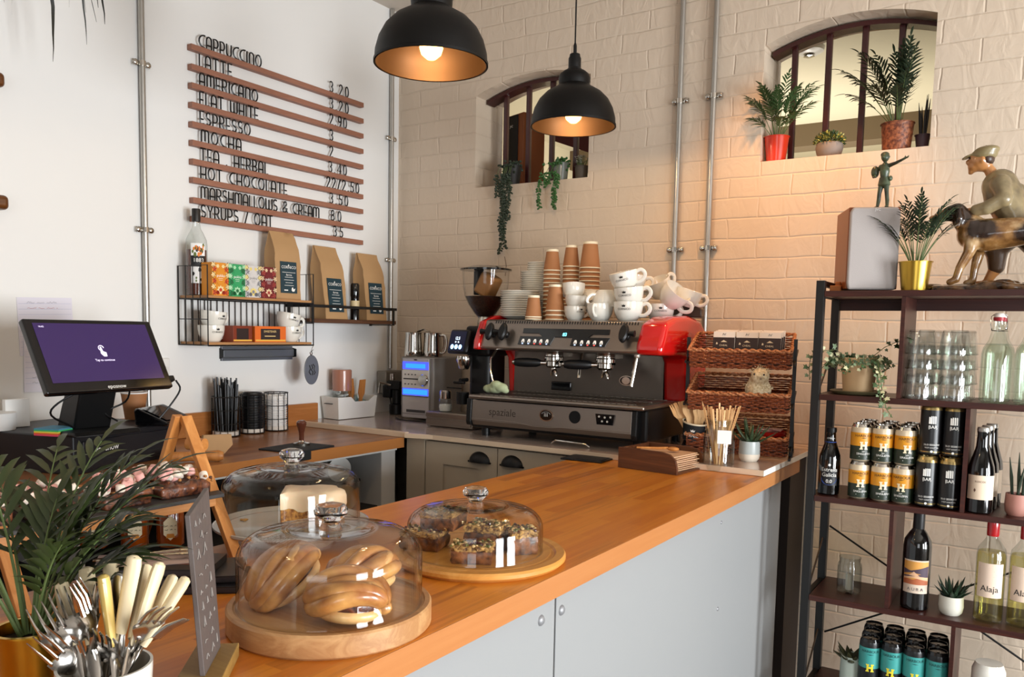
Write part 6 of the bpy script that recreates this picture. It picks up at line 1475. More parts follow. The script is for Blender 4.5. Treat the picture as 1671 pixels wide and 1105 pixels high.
def rect(g, cx, cy, w, h, lift, th, m=0):
    o = SC + rv * (cx - w) + uv * (cy - h) + nv * lift; g.prism([(0, 0), (2 * w, 0), (2 * w, 2 * h), (0, 2 * h)], o, rv, uv, nv * th, m)
g = G(); rect(g, 0, 0, W3, H3, -.022, .022); mon = g.obj('monitor', GLOSSB, t, smooth=0, bevel=.006, bseg=3)
g = G(); rect(g, 0, .008, W3 * .885, H3 * .80, .0004, .0004); g.obj('display', P('purple display', '33234f', .15, emit=.22), mon, smooth=0)
g = G(); c0 = SC + nv * .0012
g.tube([c0 + rv * (.008 * math.cos(a)) + uv * (.020 + .008 * math.sin(a)) for a in [i * PI / 6 for i in range(10)]], .0012, 4)
g.prism([(-.003, .024), (.001, .024), (.003, .010), (.012, .006), (.011, -.006), (.001, -.006), (-.006, .003)], c0, rv, uv, nv * .0003)
g.text('Tap to continue', c0 + uv * -.020, rv, uv, .0095, 0); g.text('16:42', c0 + rv * -.155 + uv * .083, rv, uv, .007, 0); g.obj('screen_print', P('screen print', 'd9cfe8', .5, emit=.8), mon, smooth=0)
g = G(); g.text('eposnow', SC + rv * .008 + uv * (-H3 + .007) + nv * .0005, rv, uv, .016, 0); g.obj('maker_lettering', INKW, mon, smooth=0)
g = G(); nb = SC - nv * .02 + rv * -.01
base = Vector((nb.x - .03, nb.y + .02, BZ + .111)); 
g.prism([(-.16, 0), (.06, 0), (.045, .012), (-.13, .014)], base + Vector((-.0, -.10, 0)), (1, 0, 0), (0, 0, 1), (0, .20, 0))
g.prism([(-.10, 0), (-.01, 0), (.045, .16), (.02, .19), (-.02, .17), (-.075, .06)], base + Vector((-.02, -.055, .01)), (1, 0, 0), (0, 0, 1), (0, .11, 0)); g.obj('stand', BLACKP, t, smooth=30, bevel=.005)
g = G(); q0 = SC + rv * .185 + uv * -.085 - nv * .012; g.prism([(0, 0), (.07, 0), (.07, .018), (0, .018)], q0 + rv * -.03, rv, uv, -nv * .02); g.obj('side_card_slot', BLACKP, t, smooth=0, bevel=.003)
for i, pts in enumerate(([q0 + rv * .04, q0 + rv * .055 + Vector((0, 0, -.03)), q0 + rv * .03 + Vector((-.02, 0, -.08)), q0 + rv * .0 + Vector((-.03, 0, -.115))],
                         [SC + rv * .07 - uv * .09 - nv * .02, SC + rv * .09 + Vector((-.03, 0, -.14)), SC + rv * .04 + Vector((-.06, 0, -.17)), base + Vector((0, .06, .03))],
                         [SC - rv * .05 - uv * .08 - nv * .03, SC - rv * .12 + Vector((-.03, 0, -.13)), SC - rv * .13 + Vector((-.05, 0, -.165)), base + Vector((-.02, -.06, .02))])):
    g = G(); g.tube(cr(pts), .0028, 7); g.obj('cable', BLACKP, t)
t = thing('card_reader', 'black card machine docked on the cash drawer right of the till stand', 'card reader', (-2.36, 1.60, BZ + .111), rz=.5)
g = G(); g.prism([(-.05, 0), (.05, 0), (.055, .012), (-.045, .055), (-.055, .05)], (0, -.085, 0), (1, 0, 0), (0, 0, 1), (0, .17, 0)); b = g.obj('body', GLOSSB, t, smooth=0, bevel=.006)
g = G(); g.add([(-.035, -.07, .0535), (.045, -.07, .0190), (.045, .05, .0190), (-.035, .05, .0535)], [(0, 1, 2, 3)]); g.obj('screen', P('dark glass', '1a1b20', .05, coat=1), b, smooth=0)
t = thing('sticky_notes', 'rainbow block of sticky notes on the near corner of the cash drawer', 'notes', (-2.33, 1.225, BZ + .1102), rz=.35)
t.location = (-2.340, 1.245, BZ + .1102)
for i, (c, nm) in enumerate((('e0476a', 'pink'), ('e8622d', 'coral'), ('e9d94a', 'yellow'), ('3fb96a', 'green'), ('4a8aa5', 'blue'))):
    g = G(M=Matrix.Rotation(i * .02, 4, 'Z')); g.box(-.038, -.038, i * .0042, .038, .038, i * .0042 + .0041); o = g.obj('note_pad', P(nm + ' notes', c, .7), t, smooth=0); o['label'] = nm + ' pad of the block'
t = thing('takeaway_cup', 'brown takeaway cup standing right way up behind the till stand', 'paper cup', (-2.52, 1.60, BZ + .1105))
g = G(); g.lathe([(0, .002), (.029, .002), (.0405, .088)], n=32); g.obj('sleeve', BROWNCUP, t); g = G(); g.lathe([(.040, .087), (.042, .088), (.042, .0915), (.039, .0915)], n=32); g.obj('rolled_rim', PAPER, t)
g = G(); g.lathe([(0, .080), (.038, .080)], n=20); g.obj('coffee', P('milky coffee', 'b99b7a', .3), t)
t = thing('paper_roll', 'loose curl of white till paper on the back of the cash drawer', 'paper', (-2.575, 1.195, BZ + .1105))
g = G(); g.lathe([(0, 0), (.062, 0), (.066, .05), (.0, .052)], n=32, sy=.8); g.obj('roll', PAPER, t); g = G(); g.box(-.02, .03, 0, .0, .10, .085); g.obj('loose_sheets', PAPER, t, bevel=.002)
t = thing('kraft_notepad', 'kraft card hexagon standing behind the pine leg beside the cash drawer', 'card', (-2.33, 1.72, BZ))
t.location = (-2.27, 1.72, BZ)
g = G(); g.prism([(-.05, .02), (-.02, .0), (.02, .0), (.055, .035), (.05, .07), (-.04, .072)], (0, 0, 0), (.3, .95, 0), (0, 0, 1), (.010, 0, 0)); g.obj('card', KRAFT, t, smooth=0)
t = thing('rolling_pin_end', 'round wooden handle end lying on the side counter beside the pine leg', 'handle', (-2.17, 1.66, BZ + .018))
g = G(); g.tube([(-.10, -.12, 0), (-.02, -.02, 0), (0, 0, 0), (.01, .01, 0)], [.016, .016, .018, .012], 16); g.obj('handle', PINE, t)

# ---------------------------------------------------------------- wire baskets of straws and lids
def wirebasket(x, y, h, r, label):
    t = thing('wire_basket', label, 'basket', (x, y, BZ), group='black wire baskets against the white wall')
    g = G()
    for z in [.004, h * .32, h * .66, h - .002]:
        g.tube([(r * math.cos(a), r * math.sin(a), z) for a in [i * PI / 16 for i in range(32)]], .0022 if z > h * .9 else .0016, 6, closed=True)
    for i in range(12):
        a = i * PI / 6; g.tube([(r * math.cos(a), r * math.sin(a), .003), (r * math.cos(a), r * math.sin(a), h)], .0014, 6)
    for s in (0, 1): g.tube([(-r if s else 0, 0 if s else -r, .004), (r if s else 0, 0 if s else r, .004)], .0014, 6)
    g.obj('wire_frame', BLACK, t)
    g = G(); g.lathe([(0, .006), (r * .95, .006), (r * .95, .020), (0, .020)], n=28); g.obj('paper_base', P('pale card base', 'd8cfc4', .7) if not bpy.data.materials.get('pale card base') else bpy.data.materials['pale card base'], t)
    return t
wirebasket(-2.650, 2.062, .155, .052, 'tallest black wire basket bristling with black straws')
STRAW = P('black paper straw', '141313', .4)
for i in range(44):
    a = i * 2.4; q = math.sqrt(i / 44) * .040; b0 = Vector((-2.650 + q * math.cos(a), 2.062 + q * math.sin(a), BZ + .022)); le = .016
    b1 = b0 + Vector((math.cos(a) * le * R.uniform(-.4, .9), math.sin(a) * le * R.uniform(-.4, .9), .185 + R.uniform(-.02, .022)))
    g = G(); g.tube([b0, b1], .0031, 8); o = g.obj('paper_straw', STRAW); tag(o, 'black paper straw standing in the tallest wire basket by the till', 'straw', 'black straws in the wire basket')
wirebasket(-2.650, 2.188, .158, .047, 'middle black wire basket filled with stacked black cup lids'); wirebasket(-2.650, 2.310, .158, .047, 'right hand black wire basket filled with stacked white cup lids')
LIDB = P('black cup lid', '0f0f10', .4); LIDW = P('white cup lid', 'e6e2de', .4)
for (x, y, mat, nm, n) in ((-2.650, 2.188, LIDB, 'black', 14), (-2.650, 2.310, LIDW, 'white', 12)):
    f = None
    for i in range(n):
        if f is None:
            g = G(); g.lathe([(.043, 0), (.0435, .004), (.040, .006), (.037, .016), (.033, .016), (.031, .011), (0, .011)], n=30); f = o = g.obj('cup_lid', mat)
        else: o = dup(f)
        o.location = (x + R.uniform(-.0015, .0015), y, BZ + .0205 + i * .0098); tag(o, '%s plastic cup lid, %s in the %s wire basket' % (nm, 'topmost' if i == n - 1 else ('lowest' if i == 0 else NTH[i] + ' from the bottom'), 'middle' if nm == 'black' else 'right hand'), 'cup lid', nm + ' cup lids in the wire basket')
# tamper on its mat
t = thing('tamping_mat', 'black rubber tamping mat on the edge of the side counter', 'mat', (-2.205, 2.01, BZ), rz=.10)
g = G(); g.box(-.075, -.105, 0, .075, .105, .006); g.box(.070, -.105, -.030, .0855, .105, .006); g.M = Matrix(); g.obj('mat', RUBBER, t, smooth=0, bevel=.002)
t = thing('coffee_tamper', 'tamper with a turned brown wooden handle standing on the black mat', 'tamper', (-2.215, 2.045, BZ + .006))
g = G(); g.lathe([(0, 0), (.029, 0), (.029, .009), (.012, .013), (.0085, .018)], n=30); g.obj('steel_base', STEEL, t)
g = G(); g.lathe([(.0085, .017), (.0085, .030), (.0095, .045), (.014, .064), (.0175, .074), (.0175, .082), (.012, .089), (0, .091)], n=28); g.obj('handle', P('polished walnut', '5a2f20', .18, coat=.6), t)
# hanging plant top left
t = thing('hanging_plant', 'dark strappy hanging plant whose leaves trail in at the top left corner', 'plant', (-2.36, 1.22, 2.26))
g = G(); g.lathe([(0, 0), (.05, 0), (.075, .09), (.078, .10), (.07, .10), (.066, .08), (0, .08)], n=28); g.obj('plant_pot', P('terracotta', '7a4a34', .7), t)
for a in (0, 2.1, 4.2): g = G(); g.tube([(.07 * math.cos(a), .07 * math.sin(a), .10), (0, 0, .40), (0, 0, CEIL - 2.26)], .0015, 5); g.obj('hanger_cord', BLACKP, t)
rr = random.Random(9); LD = P('very dark leaf', '1b1a10', .5, var=.3, vscale=10)
for i in range(26):
    a = rr.uniform(0, 2 * PI); L = rr.uniform(.16, .40); g = G(); p = Vector((.05 * math.cos(a), .05 * math.sin(a), .095)); d = Vector((math.cos(a) * .9, math.sin(a) * .9, .6)).normalized(); pts = []
    for k in range(11): pts.append(p.copy()); d = (d + Vector((rr.uniform(-.12, .12), rr.uniform(-.12, .12), -.42))).normalized(); p += d * L / 10
    vs = []; fs = []; w = rr.uniform(.003, .007)
    for k, c in enumerate(pts):
        s_ = Vector((math.sin(a + k * .15), -math.cos(a + k * .15), 0)) * w * (math.sin(PI * (k + .6) / 11.2)); vs += [c - s_, c + Vector((0, 0, .001)), c + s_]
    for k in range(10): fs += [(k * 3, k * 3 + 1, k * 3 + 4, k * 3 + 3), (k * 3 + 1, k * 3 + 2, k * 3 + 5, k * 3 + 4)]
    g.add(vs, fs); g.obj('leaf', LD, t, smooth=60)
# ---------------------------------------------------------------- shelf unit
UX0, UX1, UY0, UY1 = -.578, .44, 2.60, 2.84
t = thing('shelf_unit', 'tall open shelf unit with reddish brown boards and black steel frame', 'shelf unit', (0, 0, 0))
FZ = (1.447, 1.137, .827, .516, .206)
for x in (-.603, UX1 + .003):
    for y, zt in ((UY0, 1.478), (UY1 - .024, 1.478)):
        g = G(); g.box(x, y, 0, x + .024, y + .024, zt); g.obj('post', BLACK, t, smooth=0, bevel=.001)
    g = G()
    for z in FZ: g.box(x + .004, UY0 + .024, z - .019, x + .02, UY1 - .024, z - .003)
    g.box(x + .004, UY0 + .024, 1.462, x + .02, UY1 - .024, 1.478); g.obj('side_rails', BLACK, t, smooth=0)
for z in FZ:
    g = G(); g.box(UX0, UY0 - .001, z - .0175, UX1, UY1, z); g.obj('shelf_board', WALNUT, t, smooth=0, bevel=.001)
for z0, z1, xa in ((1.137, 1.447, -.360), (.827, 1.137, -.180), (.516, .827, -.358), (.206, .516, -.181), (.516, .827, .2), (.827, 1.137, .22)):
    g = G(); g.box(xa - .0055, UY0 + .001, z0 + .0005, xa + .0055, UY1 - .001, z1 - .018); g.obj('divider', WALNUT, t, smooth=0)
g = G(); g.box(UX0, UY1 - .012, 1.395, UX1, UY1 - .004, 1.4295); g.obj('back_rail', WALNUT, t, smooth=0)
for za, zb, yo in ((.686, .10, .004), (.322, .90, .011)):
    g = G(); g.tube([(UX0, UY1 + yo, za), (UX1, UY1 + yo, zb)], .0032, 6); g.obj('brace_wire', BLACK, t)
for z0, z1 in ((.52, .83), (.21, .50), (1.14, 1.42)):
    g = G(); g.tube([(-.592, UY0 + .02, z0 - .02), (-.592, UY1 - .02, z0 + .13)], .003, 6); g.obj('side_brace', BLACK, t)
# ------------------------- cans
def can(mats, r, h, deco, name='drink_can'):
    t = thing(name, '', 'can', (0, 0, 0))
    g = G(); g.lathe([(0, .003), (r * .72, 0), (r * .84, .002), (r, .006), (r, h - .018), (r * .94, h - .010)], n=36); b = g.obj('can_body', mats[0], t)
    g = G(); g.lathe([(r * .94, h - .010), (r * .82, h - .002), (r * .84, h), (r * .80, h), (r * .78, h - .004), (0, h - .004)], n=36); g.tube([(0, 0, h - .003), (r * .4, 0, h - .002)], .004, 6, flat=.3); g.obj('can_end', STEEL if mats[1] is None else mats[1], t)
    deco(b, r, h); return t
YEL = P('amber yellow can print', 'd9921c', .4); GRN = P('deep green can print', '1f2b1c', .4); PALE = P('pale can shoulder', 'd9c6a8', .35, .3); BROWNI = P('brown lettering', '3a2412', .5)
def Hshape(s): return [(-1 * s, -1 * s), (-.2 * s, -1 * s), (-.2 * s, -.72 * s), (-.3 * s, -.72 * s), (-.3 * s, -.2 * s), (.3 * s, -.2 * s), (.3 * s, -.72 * s), (.2 * s, -.72 * s), (.2 * s, -1 * s), (1 * s, -1 * s), (1 * s, -.72 * s), (.8 * s, -.72 * s), (.8 * s, .72 * s), (1 * s, .72 * s), (1 * s, 1 * s), (.2 * s, 1 * s), (.2 * s, .72 * s), (.3 * s, .72 * s), (.3 * s, .3 * s), (-.3 * s, .3 * s), (-.3 * s, .72 * s), (-.2 * s, .72 * s), (-.2 * s, 1 * s), (-1 * s, 1 * s), (-1 * s, .72 * s), (-.8 * s, .72 * s), (-.8 * s, -.72 * s), (-1 * s, -.72 * s)]
def deco_h(top, bot, hc, tc, word, sh=0.0):
    def f(b, r, h):
        g = G(); e = .0004
        g.lathe([(r + e, h * (.42 + sh)), (r + e, h - .026)], n=36, m=0); g.lathe([(r + e, .006), (r + e, h * (.42 + sh))], n=36, m=1)
        g.obj('printed_wrap', [top, bot], b)
        g = G(); e = .0010
        g.ctext('HARBOUR', (0, 0, 0), r + e, 0, h * (.66 + sh), .0112, 1, sq=1.0); g.cpoly([(-.010, 0), (0, -.0012), (.010, 0), (0, .0012)], (0, 0, 0), r + e, 0, h * (.63 + sh), 1)
        g.cpoly(Hshape(.0115), (0, 0, 0), r + e, 0, h * (.43 + sh), 0)
        g.ctext(word, (0, 0, 0), r + e, 0, h * (.19 + sh), .0085, 2); g.ctext('lager', (0, 0, 0), r + e, 0, h * (.27 + sh), .005, 2); g.cpoly([(-.012, 0), (.012, 0), (.012, .001), (-.012, .001)], (0, 0, 0), r + e, 0, h * (.13 + sh), 2)
        g.obj('lettering', [hc, tc, INKW], b, smooth=0)
    return f
canY = can((PALE, None), .0298, .113, deco_h(YEL, GRN, P('cream H', 'efdcb8', .4), BROWNI, 'SINGLEFIN'))
first = True
for row, ylev in enumerate((2.648, 2.715, 2.782)):
    for col, x in enumerate((-.461, -.400, -.339)):
        for lv in (0, 1):
            yy = ylev - col * .007 if False else ylev
            t = canY if first else dup(canY); first = False
            z = FZ[2] + lv * .1135; t.location = (x + R.uniform(-.0015, .0015), yy, z); t.rotation_euler = (0, 0, camang(x, yy) + R.uniform(-.25, .25) + .1)
            t['label'] = 'yellow and green beer can, %s level, %s column, %s of the pack' % (('lower', 'upper')[lv], ('left', 'middle', 'right')[col], ('front row', 'second row', 'back row')[row]); t['category'] = 'can'; t['group'] = 'yellow and green beer cans on the third shelf'
BK = P('satin black can', '0c0b0c', .35); GOLD = P('pale gold can end', 'b9a06a', .25, .9)
def deco_b(b, r, h):
    g = G(); e = .0006
    g.cpoly([(-.011, 0), (-.006, 0), (-.006, .018), (-.0075, .020), (-.011, .020)], (0, 0, 0), r + e, 0, h * .62); 
    for a in (-.004, .001, .006): g.cpoly([(a - .0015, 0), (a + .002, 0), (a + .002, .021), (a - .0015, .023)], (0, 0, 0), r + e, 0, h * .62)
    g.ctext('BAR', (0, 0, 0), r + e, 0, h * .53, .013); g.cpoly([(-.011, 0), (.011, 0), (.011, .001), (-.011, .001)], (0, 0, 0), r + e, 0, h * .515)
    g.ctext('SILO SESSIONS', (0, 0, 0), r + e, 0, h * .20, .0068); g.ctext('WEST COAST IPA', (0, 0, 0), r + e, 0, h * .145, .0048)
    g.cpoly([(.0035 * math.cos(a), .0035 * math.sin(a)) for a in [i * PI / 5 for i in range(10)]], (0, 0, 0), r + e, 0, h * .085); g.obj('lettering', INKW, b, smooth=0)
    g = G(); g.lathe([(r + .0003, .010), (r + .0004, .013)], n=36); g.lathe([(r * 1.003, h - .0175), (r * .945, h - .0098)], n=36); g.obj('gold_band', GOLD, b)
canB = can((BK, GOLD), .0292, .150, deco_b); first = True
for row, yy in enumerate((2.640, 2.708, 2.776)):
    for col, x in enumerate((-.2775, -.2180)):
        for lv in (0, 1):
            if lv == 1 and row == 2: continue
            t = canB if first else dup(canB); first = False
            xo = x + (.004 if lv else 0); z = FZ[2] + lv * .1505 * 1.0; t.location = (xo, yy, z); t.rotation_euler = (0, 0, camang(x, yy) + (.1, -.05)[col] + R.uniform(-.1, .1)); t.scale = (1, 1, .985)
            t['label'] = 'black beer can with white tower emblem, %s level, %s column, %s' % (('lower', 'upper')[lv], ('left', 'right')[col], ('front row', 'second row', 'back row')[row]); t['category'] = 'can'; t['group'] = 'black beer cans on the third shelf'
TQ = P('turquoise can print', '3f9a94', .4); BKG = P('near black can print', '14171a', .35)
canT = can((P('black can shoulder', '121214', .3), GLOSSB), .0298, .202, deco_h(TQ, BKG, P('yellow H', 'e5d23a', .4), P('dark teal lettering', '123a3c', .5), 'ARCTIC SKY', .14)); first = True
for row, yy in enumerate((2.642, 2.711, 2.780)):
    for col, x in enumerate((-.402, -.341, -.280, -.219)):
        for lv in (0,):
            t = canT if first else dup(canT); first = False
            z = FZ[4] + lv * .1135; 
            t.location = (x - (.006 * row), yy, z + (.0 if row else .0)); t.rotation_euler = (0, 0, camang(x, yy) + R.uniform(-.15, .15)); t['category'] = 'can'
            t['label'] = 'turquoise and black beer can on the lowest shelf, %s column, %s%s' % (('first', 'second', 'third', 'fourth')[col], ('front row', 'second row', 'back row')[row], ''); t['group'] = 'turquoise and black beer cans on the lowest shelf'
# ------------------------- bottles
def bottle(name, label, x, y, z, prof, mat, n=36, group=None, rz=None):
    t = thing(name, label, 'bottle', (x, y, z), camang(x, y) if rz is None else rz, group)
    g = G(); g.lathe(prof, n=n); return t, g.obj('glass_body', mat, t)
t, b = bottle('beer_bottle', 'dark small beer bottle with a blue and white label by the left post', -.549, 2.655, FZ[2], [(0, .004), (.026, 0), (.0315, .004), (.0315, .105), (.030, .122), (.021, .148), (.0155, .165), (.0140, .190), (.0150, .194), (.0145, .204), (0, .204)], DARKGL)
g = G(); g.lathe([(.0155, .192), (.0160, .200), (.0145, .206), (0, .2065)], n=24); g.obj('crown_cap', BLACKP, t)
g = G(); g.cpatch((0, 0, 0), .0320, 0, .050, .030, .082, 0); g.cpoly([(.024 * math.cos(a), -.020 * math.sin(a)) for a in [i * PI / 10 for i in range(11)]], (0, 0, 0), .0324, 0, .052, 1); g.cpoly([(.004 * math.cos(a), .004 * math.sin(a)) for a in [i * PI / 5 for i in range(10)]], (0, 0, 0), .0328, 0, .094, 2)
g.ctext('Estrella', (0, 0, 0), .0328, 0, .074, .0165, 2); g.ctext('Galicia', (0, 0, 0), .0328, 0, .058, .0165, 2); g.ctext('0.0', (0, 0, 0), .0328, 0, .039, .015, 2)
g.lathe([(.0182, .152), (.0165, .163)], n=24, m=1); g.ctext('ESTRELLA', (0, 0, 0), .0162, 0, .172, .006, 2); g.obj('label', [P('black label', '0d0e12', .5), P('blue label', '1f4fb0', .5), INKW], b, smooth=40)
first = None
for i, (x, y) in enumerate(((-.142, 2.645), (-.135, 2.712), (-.128, 2.779))):
    if first is None:
        t, b = bottle('ale_bottle', '', x, y, FZ[2], [(0, .004), (.030, 0), (.034, .004), (.034, .115), (.032, .132), (.022, .165), (.0165, .186), (.0148, .222), (.0158, .226), (.0150, .234), (0, .234)], DARKGL)
        g = G(); g.lathe([(.0160, .228), (.0168, .234), (.0150, .240), (0, .2405)], n=24); g.obj('crown_cap', P('silver crown cap', 'b9b4ac', .3, .8), t)
        g = G(); g.cpatch((0, 0, 0), .0345, .1, .080, .040, .108, 0); g.ctext('ROSCOE', (0, 0, 0), .0349, 0, .088, .007, 1); g.cpoly([(-.016, .054), (-.013, .060), (-.010, .054), (-.013, .048)], (0, 0, 0), .0349, 0, .012, 1)
        g.obj('label', [P('cream paper label', 'e3cdb4', .65), P('sepia print', '6a4a3a', .6)], b, smooth=40); first = t
    else: t = dup(first, (x, y, FZ[2]))
    t['label'] = 'dark ale bottle with a cream label, %s of the row right of the divider' % ('front', 'second', 'rear')[i]; t['group'] = 'dark ale bottles on the third shelf'
t, b = bottle('red_wine_bottle', 'black wine bottle with a landscape label on the fourth shelf', -.292, 2.665, FZ[3], [(0, .012), (.020, .004), (.034, 0), (.0385, .004), (.0385, .185), (.036, .205), (.024, .226), (.0155, .238), (.0145, .290), (.0155, .296), (0, .296)], DARKGL)
g = G(); g.lathe([(.0152, .235), (.0158, .24), (.0158, .298), (0, .299)], n=26); g.obj('foil', P('black foil', '0d0c0d', .35), t)
g = G(); r_ = .0389; W_ = .074
g.cpatch((0, 0, 0), r_, 0, W_, .052, .150, 0); g.cpatch((0, 0, 0), r_ + .0003, 0, W_ * .99, .078, .146, 1)
F_ = lambda *p: list(p)
for lo, hi, m, e_ in ((F_((-.036, .078), (.036, .078)), F_((-.036, .096), (-.01, .092), (.015, .100), (.036, .094)), 4, 1), (F_((-.036, .092), (-.005, .098), (.036, .090)), F_((-.036, .102), (-.012, .108), (.02, .104), (.036, .100)), 3, 2),
    (F_((-.036, .108), (-.01, .114), (.036, .106)), F_((-.036, .124), (-.015, .118), (.01, .126), (.036, .134)), 2, 3), (F_((-.036, .098), (.0, .104), (.036, .100)), F_((-.036, .102), (.0, .108), (.036, .112)), 2, 4), (F_((-.02, .104), (-.006, .104), (.010, .104)), F_((-.02, .104), (-.006, .117), (.010, .104)), 3, 5)):
    g.cband((lo[0][0], lo[-1][0]), lo, hi, (0, 0, 0), r_ + .0003 + .0002 * e_, 0, 0, m)
g.ctext('A U R A', (0, 0, 0), r_ + .0015, 0, .060, .013, 5); g.obj('label', [P('pale wine label', 'd9c4b0', .6), P('amber sky print', 'd89a4a', .6), P('plum hills print', '4a3a48', .6), P('peach print', 'e0b088', .6), P('terracotta print', 'b0603a', .6), P('grey print', '5a5458', .6)], b, smooth=40)
WINE = thin_glass('pale straw wine', (0.90, 0.86, 0.55), edge=.9, base=.05, edgecol=(.35, .32, .12))
first = None
for i, (x, y) in enumerate(((-.103, 2.665), (-.022, 2.675), (.06, 2.67))):
    if first is None:
        t, b = bottle('white_wine_bottle', '', x, y, FZ[3], [(0, .02), (.012, .016), (.028, .002), (.034, 0), (.0375, .005), (.0375, .190), (.034, .210), (.022, .228), (.0150, .240), (.0142, .285), (.0150, .296), (0, .296)], GLASSK)
        g = G(); g.lathe([(0, .019), (.026, .008), (.0355, .008), (.0355, .190), (.033, .200), (0, .200)], n=32); g.obj('wine', WINE, b)
        g = G(); g.lathe([(.0152, .245), (.0160, .248), (.0162, .297), (.0150, .300), (0, .300)], n=26); g.obj('foil', P('red foil', 'b01218', .25, coat=.4), t)
        g = G(); g.cpatch((0, 0, 0), .0379, 0, .070, .075, .172, 0); g.obj('label', P('blush label', 'e6cdb8', .6), b)
        L = G(); L.ctext('Alaja', (0, 0, 0), .0384, 0, .092, .024, 0)
        for k in range(6): L.cpoly([(-.030, 0), (.022 - (k % 3) * .006, 0), (.022 - (k % 3) * .006, .0007), (-.030, .0007)], (0, 0, 0), .0383, 0, .160 - k * .005)
        L.obj('lettering', INK, b, smooth=0); first = t
    else: t = dup(first, (x, y, FZ[3]), camang(x, y))
    t['label'] = ('white wine bottle with red foil right of the small aloe', 'white wine bottle with red foil at the picture right edge', 'white wine bottle with red foil beyond the picture right edge')[i]; t['group'] = 'white wine bottles on the fourth shelf'
# swing top bottles
first = None
WAT = thin_glass('clear water', (.93, .96, .93), edge=.6, base=.03, edgecol=(.5, .6, .52))
for i, (x, y) in enumerate(((-.124, 2.655), (-.121, 2.745), (-.044, 2.66), (-.042, 2.76), (.035, 2.66))):
    if first is None:
        t, b = bottle('swing_top_bottle', '', x, y, FZ[1], [(0, .004), (.030, 0), (.0375, .006), (.0375, .135), (.034, .152), (.022, .172), (.0165, .195), (.0140, .215), (.0140, .226), (0.012, .226)], GREENGL)
        g = G(); g.lathe([(0, .006), (.035, .006), (.035, .134), (.032, .148), (.024, .163), (0, .163)], n=32); g.obj('water', WAT, b)
        g = G(); g.lathe([(0, .226), (.0135, .226), (.0145, .230), (.0145, .236), (.0, .236)], n=22, m=1); g.lathe([(.013, .236), (.013, .243), (.010, .247), (0, .248)], n=22, m=0); g.obj('stopper', [P('white stopper', 'e6ddd4', .35), P('red rubber seal', '9c1a26', .45)], t)
        g = G()
        for s in (-1, 1): g.tube([(0, s * .010, .245), (0, s * .019, .238), (.004, s * .020, .215), (.006, s * .017, .205), (0, s * .0165, .200)], .0013, 6)
        g.tube([(.0170 * math.cos(a), .0170 * math.sin(a), .199) for a in [k * PI / 10 for k in range(20)]], .0013, 6, closed=True); g.obj('wire_bail', STEEL, t); first = t
    else: t = dup(first, (x, y, FZ[1]), camang(x, y) + i)
    t['label'] = 'clear swing top bottle of water, %s' % ('front left beside the stacked tumblers', 'rear left behind the front one', 'second in the front row', 'second in the back row', 'third in the front row beyond the edge')[i]; t['group'] = 'swing top bottles on the second shelf'
# tumblers
first = None; TG = thin_glass('tumbler glass', (.94, .95, .945), edge=1.0, base=.09, edgecol=(.10, .105, .105))
for s, (x, y, n, lab) in enumerate(((-.312, 2.655, 4, 'front left'), (-.226, 2.655, 4, 'front right'), (-.300, 2.745, 4, 'rear left'), (-.216, 2.745, 4, 'rear right'))):
    for k in range(n):
        if first is None:
            t = thing('glass_tumbler', '', 'tumbler', (x, y, FZ[1])); g = G(); N = 40; pr = [(.040, 0), (.041, .004), (.0405, .016), (.036, .050), (.0335, .068), (.031, .071), (0, .071)]
            vs = []; fs = []
            for j, (r_, z_) in enumerate(pr[:-1]):
                for q in range(N):
                    a = 2 * PI * q / N; fl = 1 - .03 * (q % 4 in (0, 1)) * (1 if 1 < j < 5 else 0); vs.append((r_ * fl * math.cos(a), r_ * fl * math.sin(a), z_))
            fs = [(j * N + q, j * N + (q + 1) % N, (j + 1) * N + (q + 1) % N, (j + 1) * N + q) for j in range(len(pr) - 2) for q in range(N)] + [tuple(range((len(pr) - 2) * N, (len(pr) - 1) * N))]
            g.add(vs, fs); g.lathe([(.037, 0), (.0365, .012), (.0325, .050), (.030, .064), (0, .064)], n=36); g.lathe([(.037, 0), (.040, 0)], n=36)
            for z_, r_ in ((.003, .0415), (.066, .0325)): g.tube([(r_ * math.cos(a), r_ * math.sin(a), z_) for a in [q * PI / 18 for q in range(36)]], .0016, 6, closed=True)
            g.obj('glass_body', TG, t, smooth=50); first = t
        else: t = dup(first)
        t.location = (x + R.uniform(-.002, .002), y, FZ[1] + k * .0425); t.rotation_euler = (0, 0, R.uniform(0, 1)); t['group'] = 'upturned tumblers stacked on the second shelf'; t['label'] = 'upturned glass tumbler, %s of the %s stack' % (('lowest', 'second', 'third', 'topmost')[k], lab)
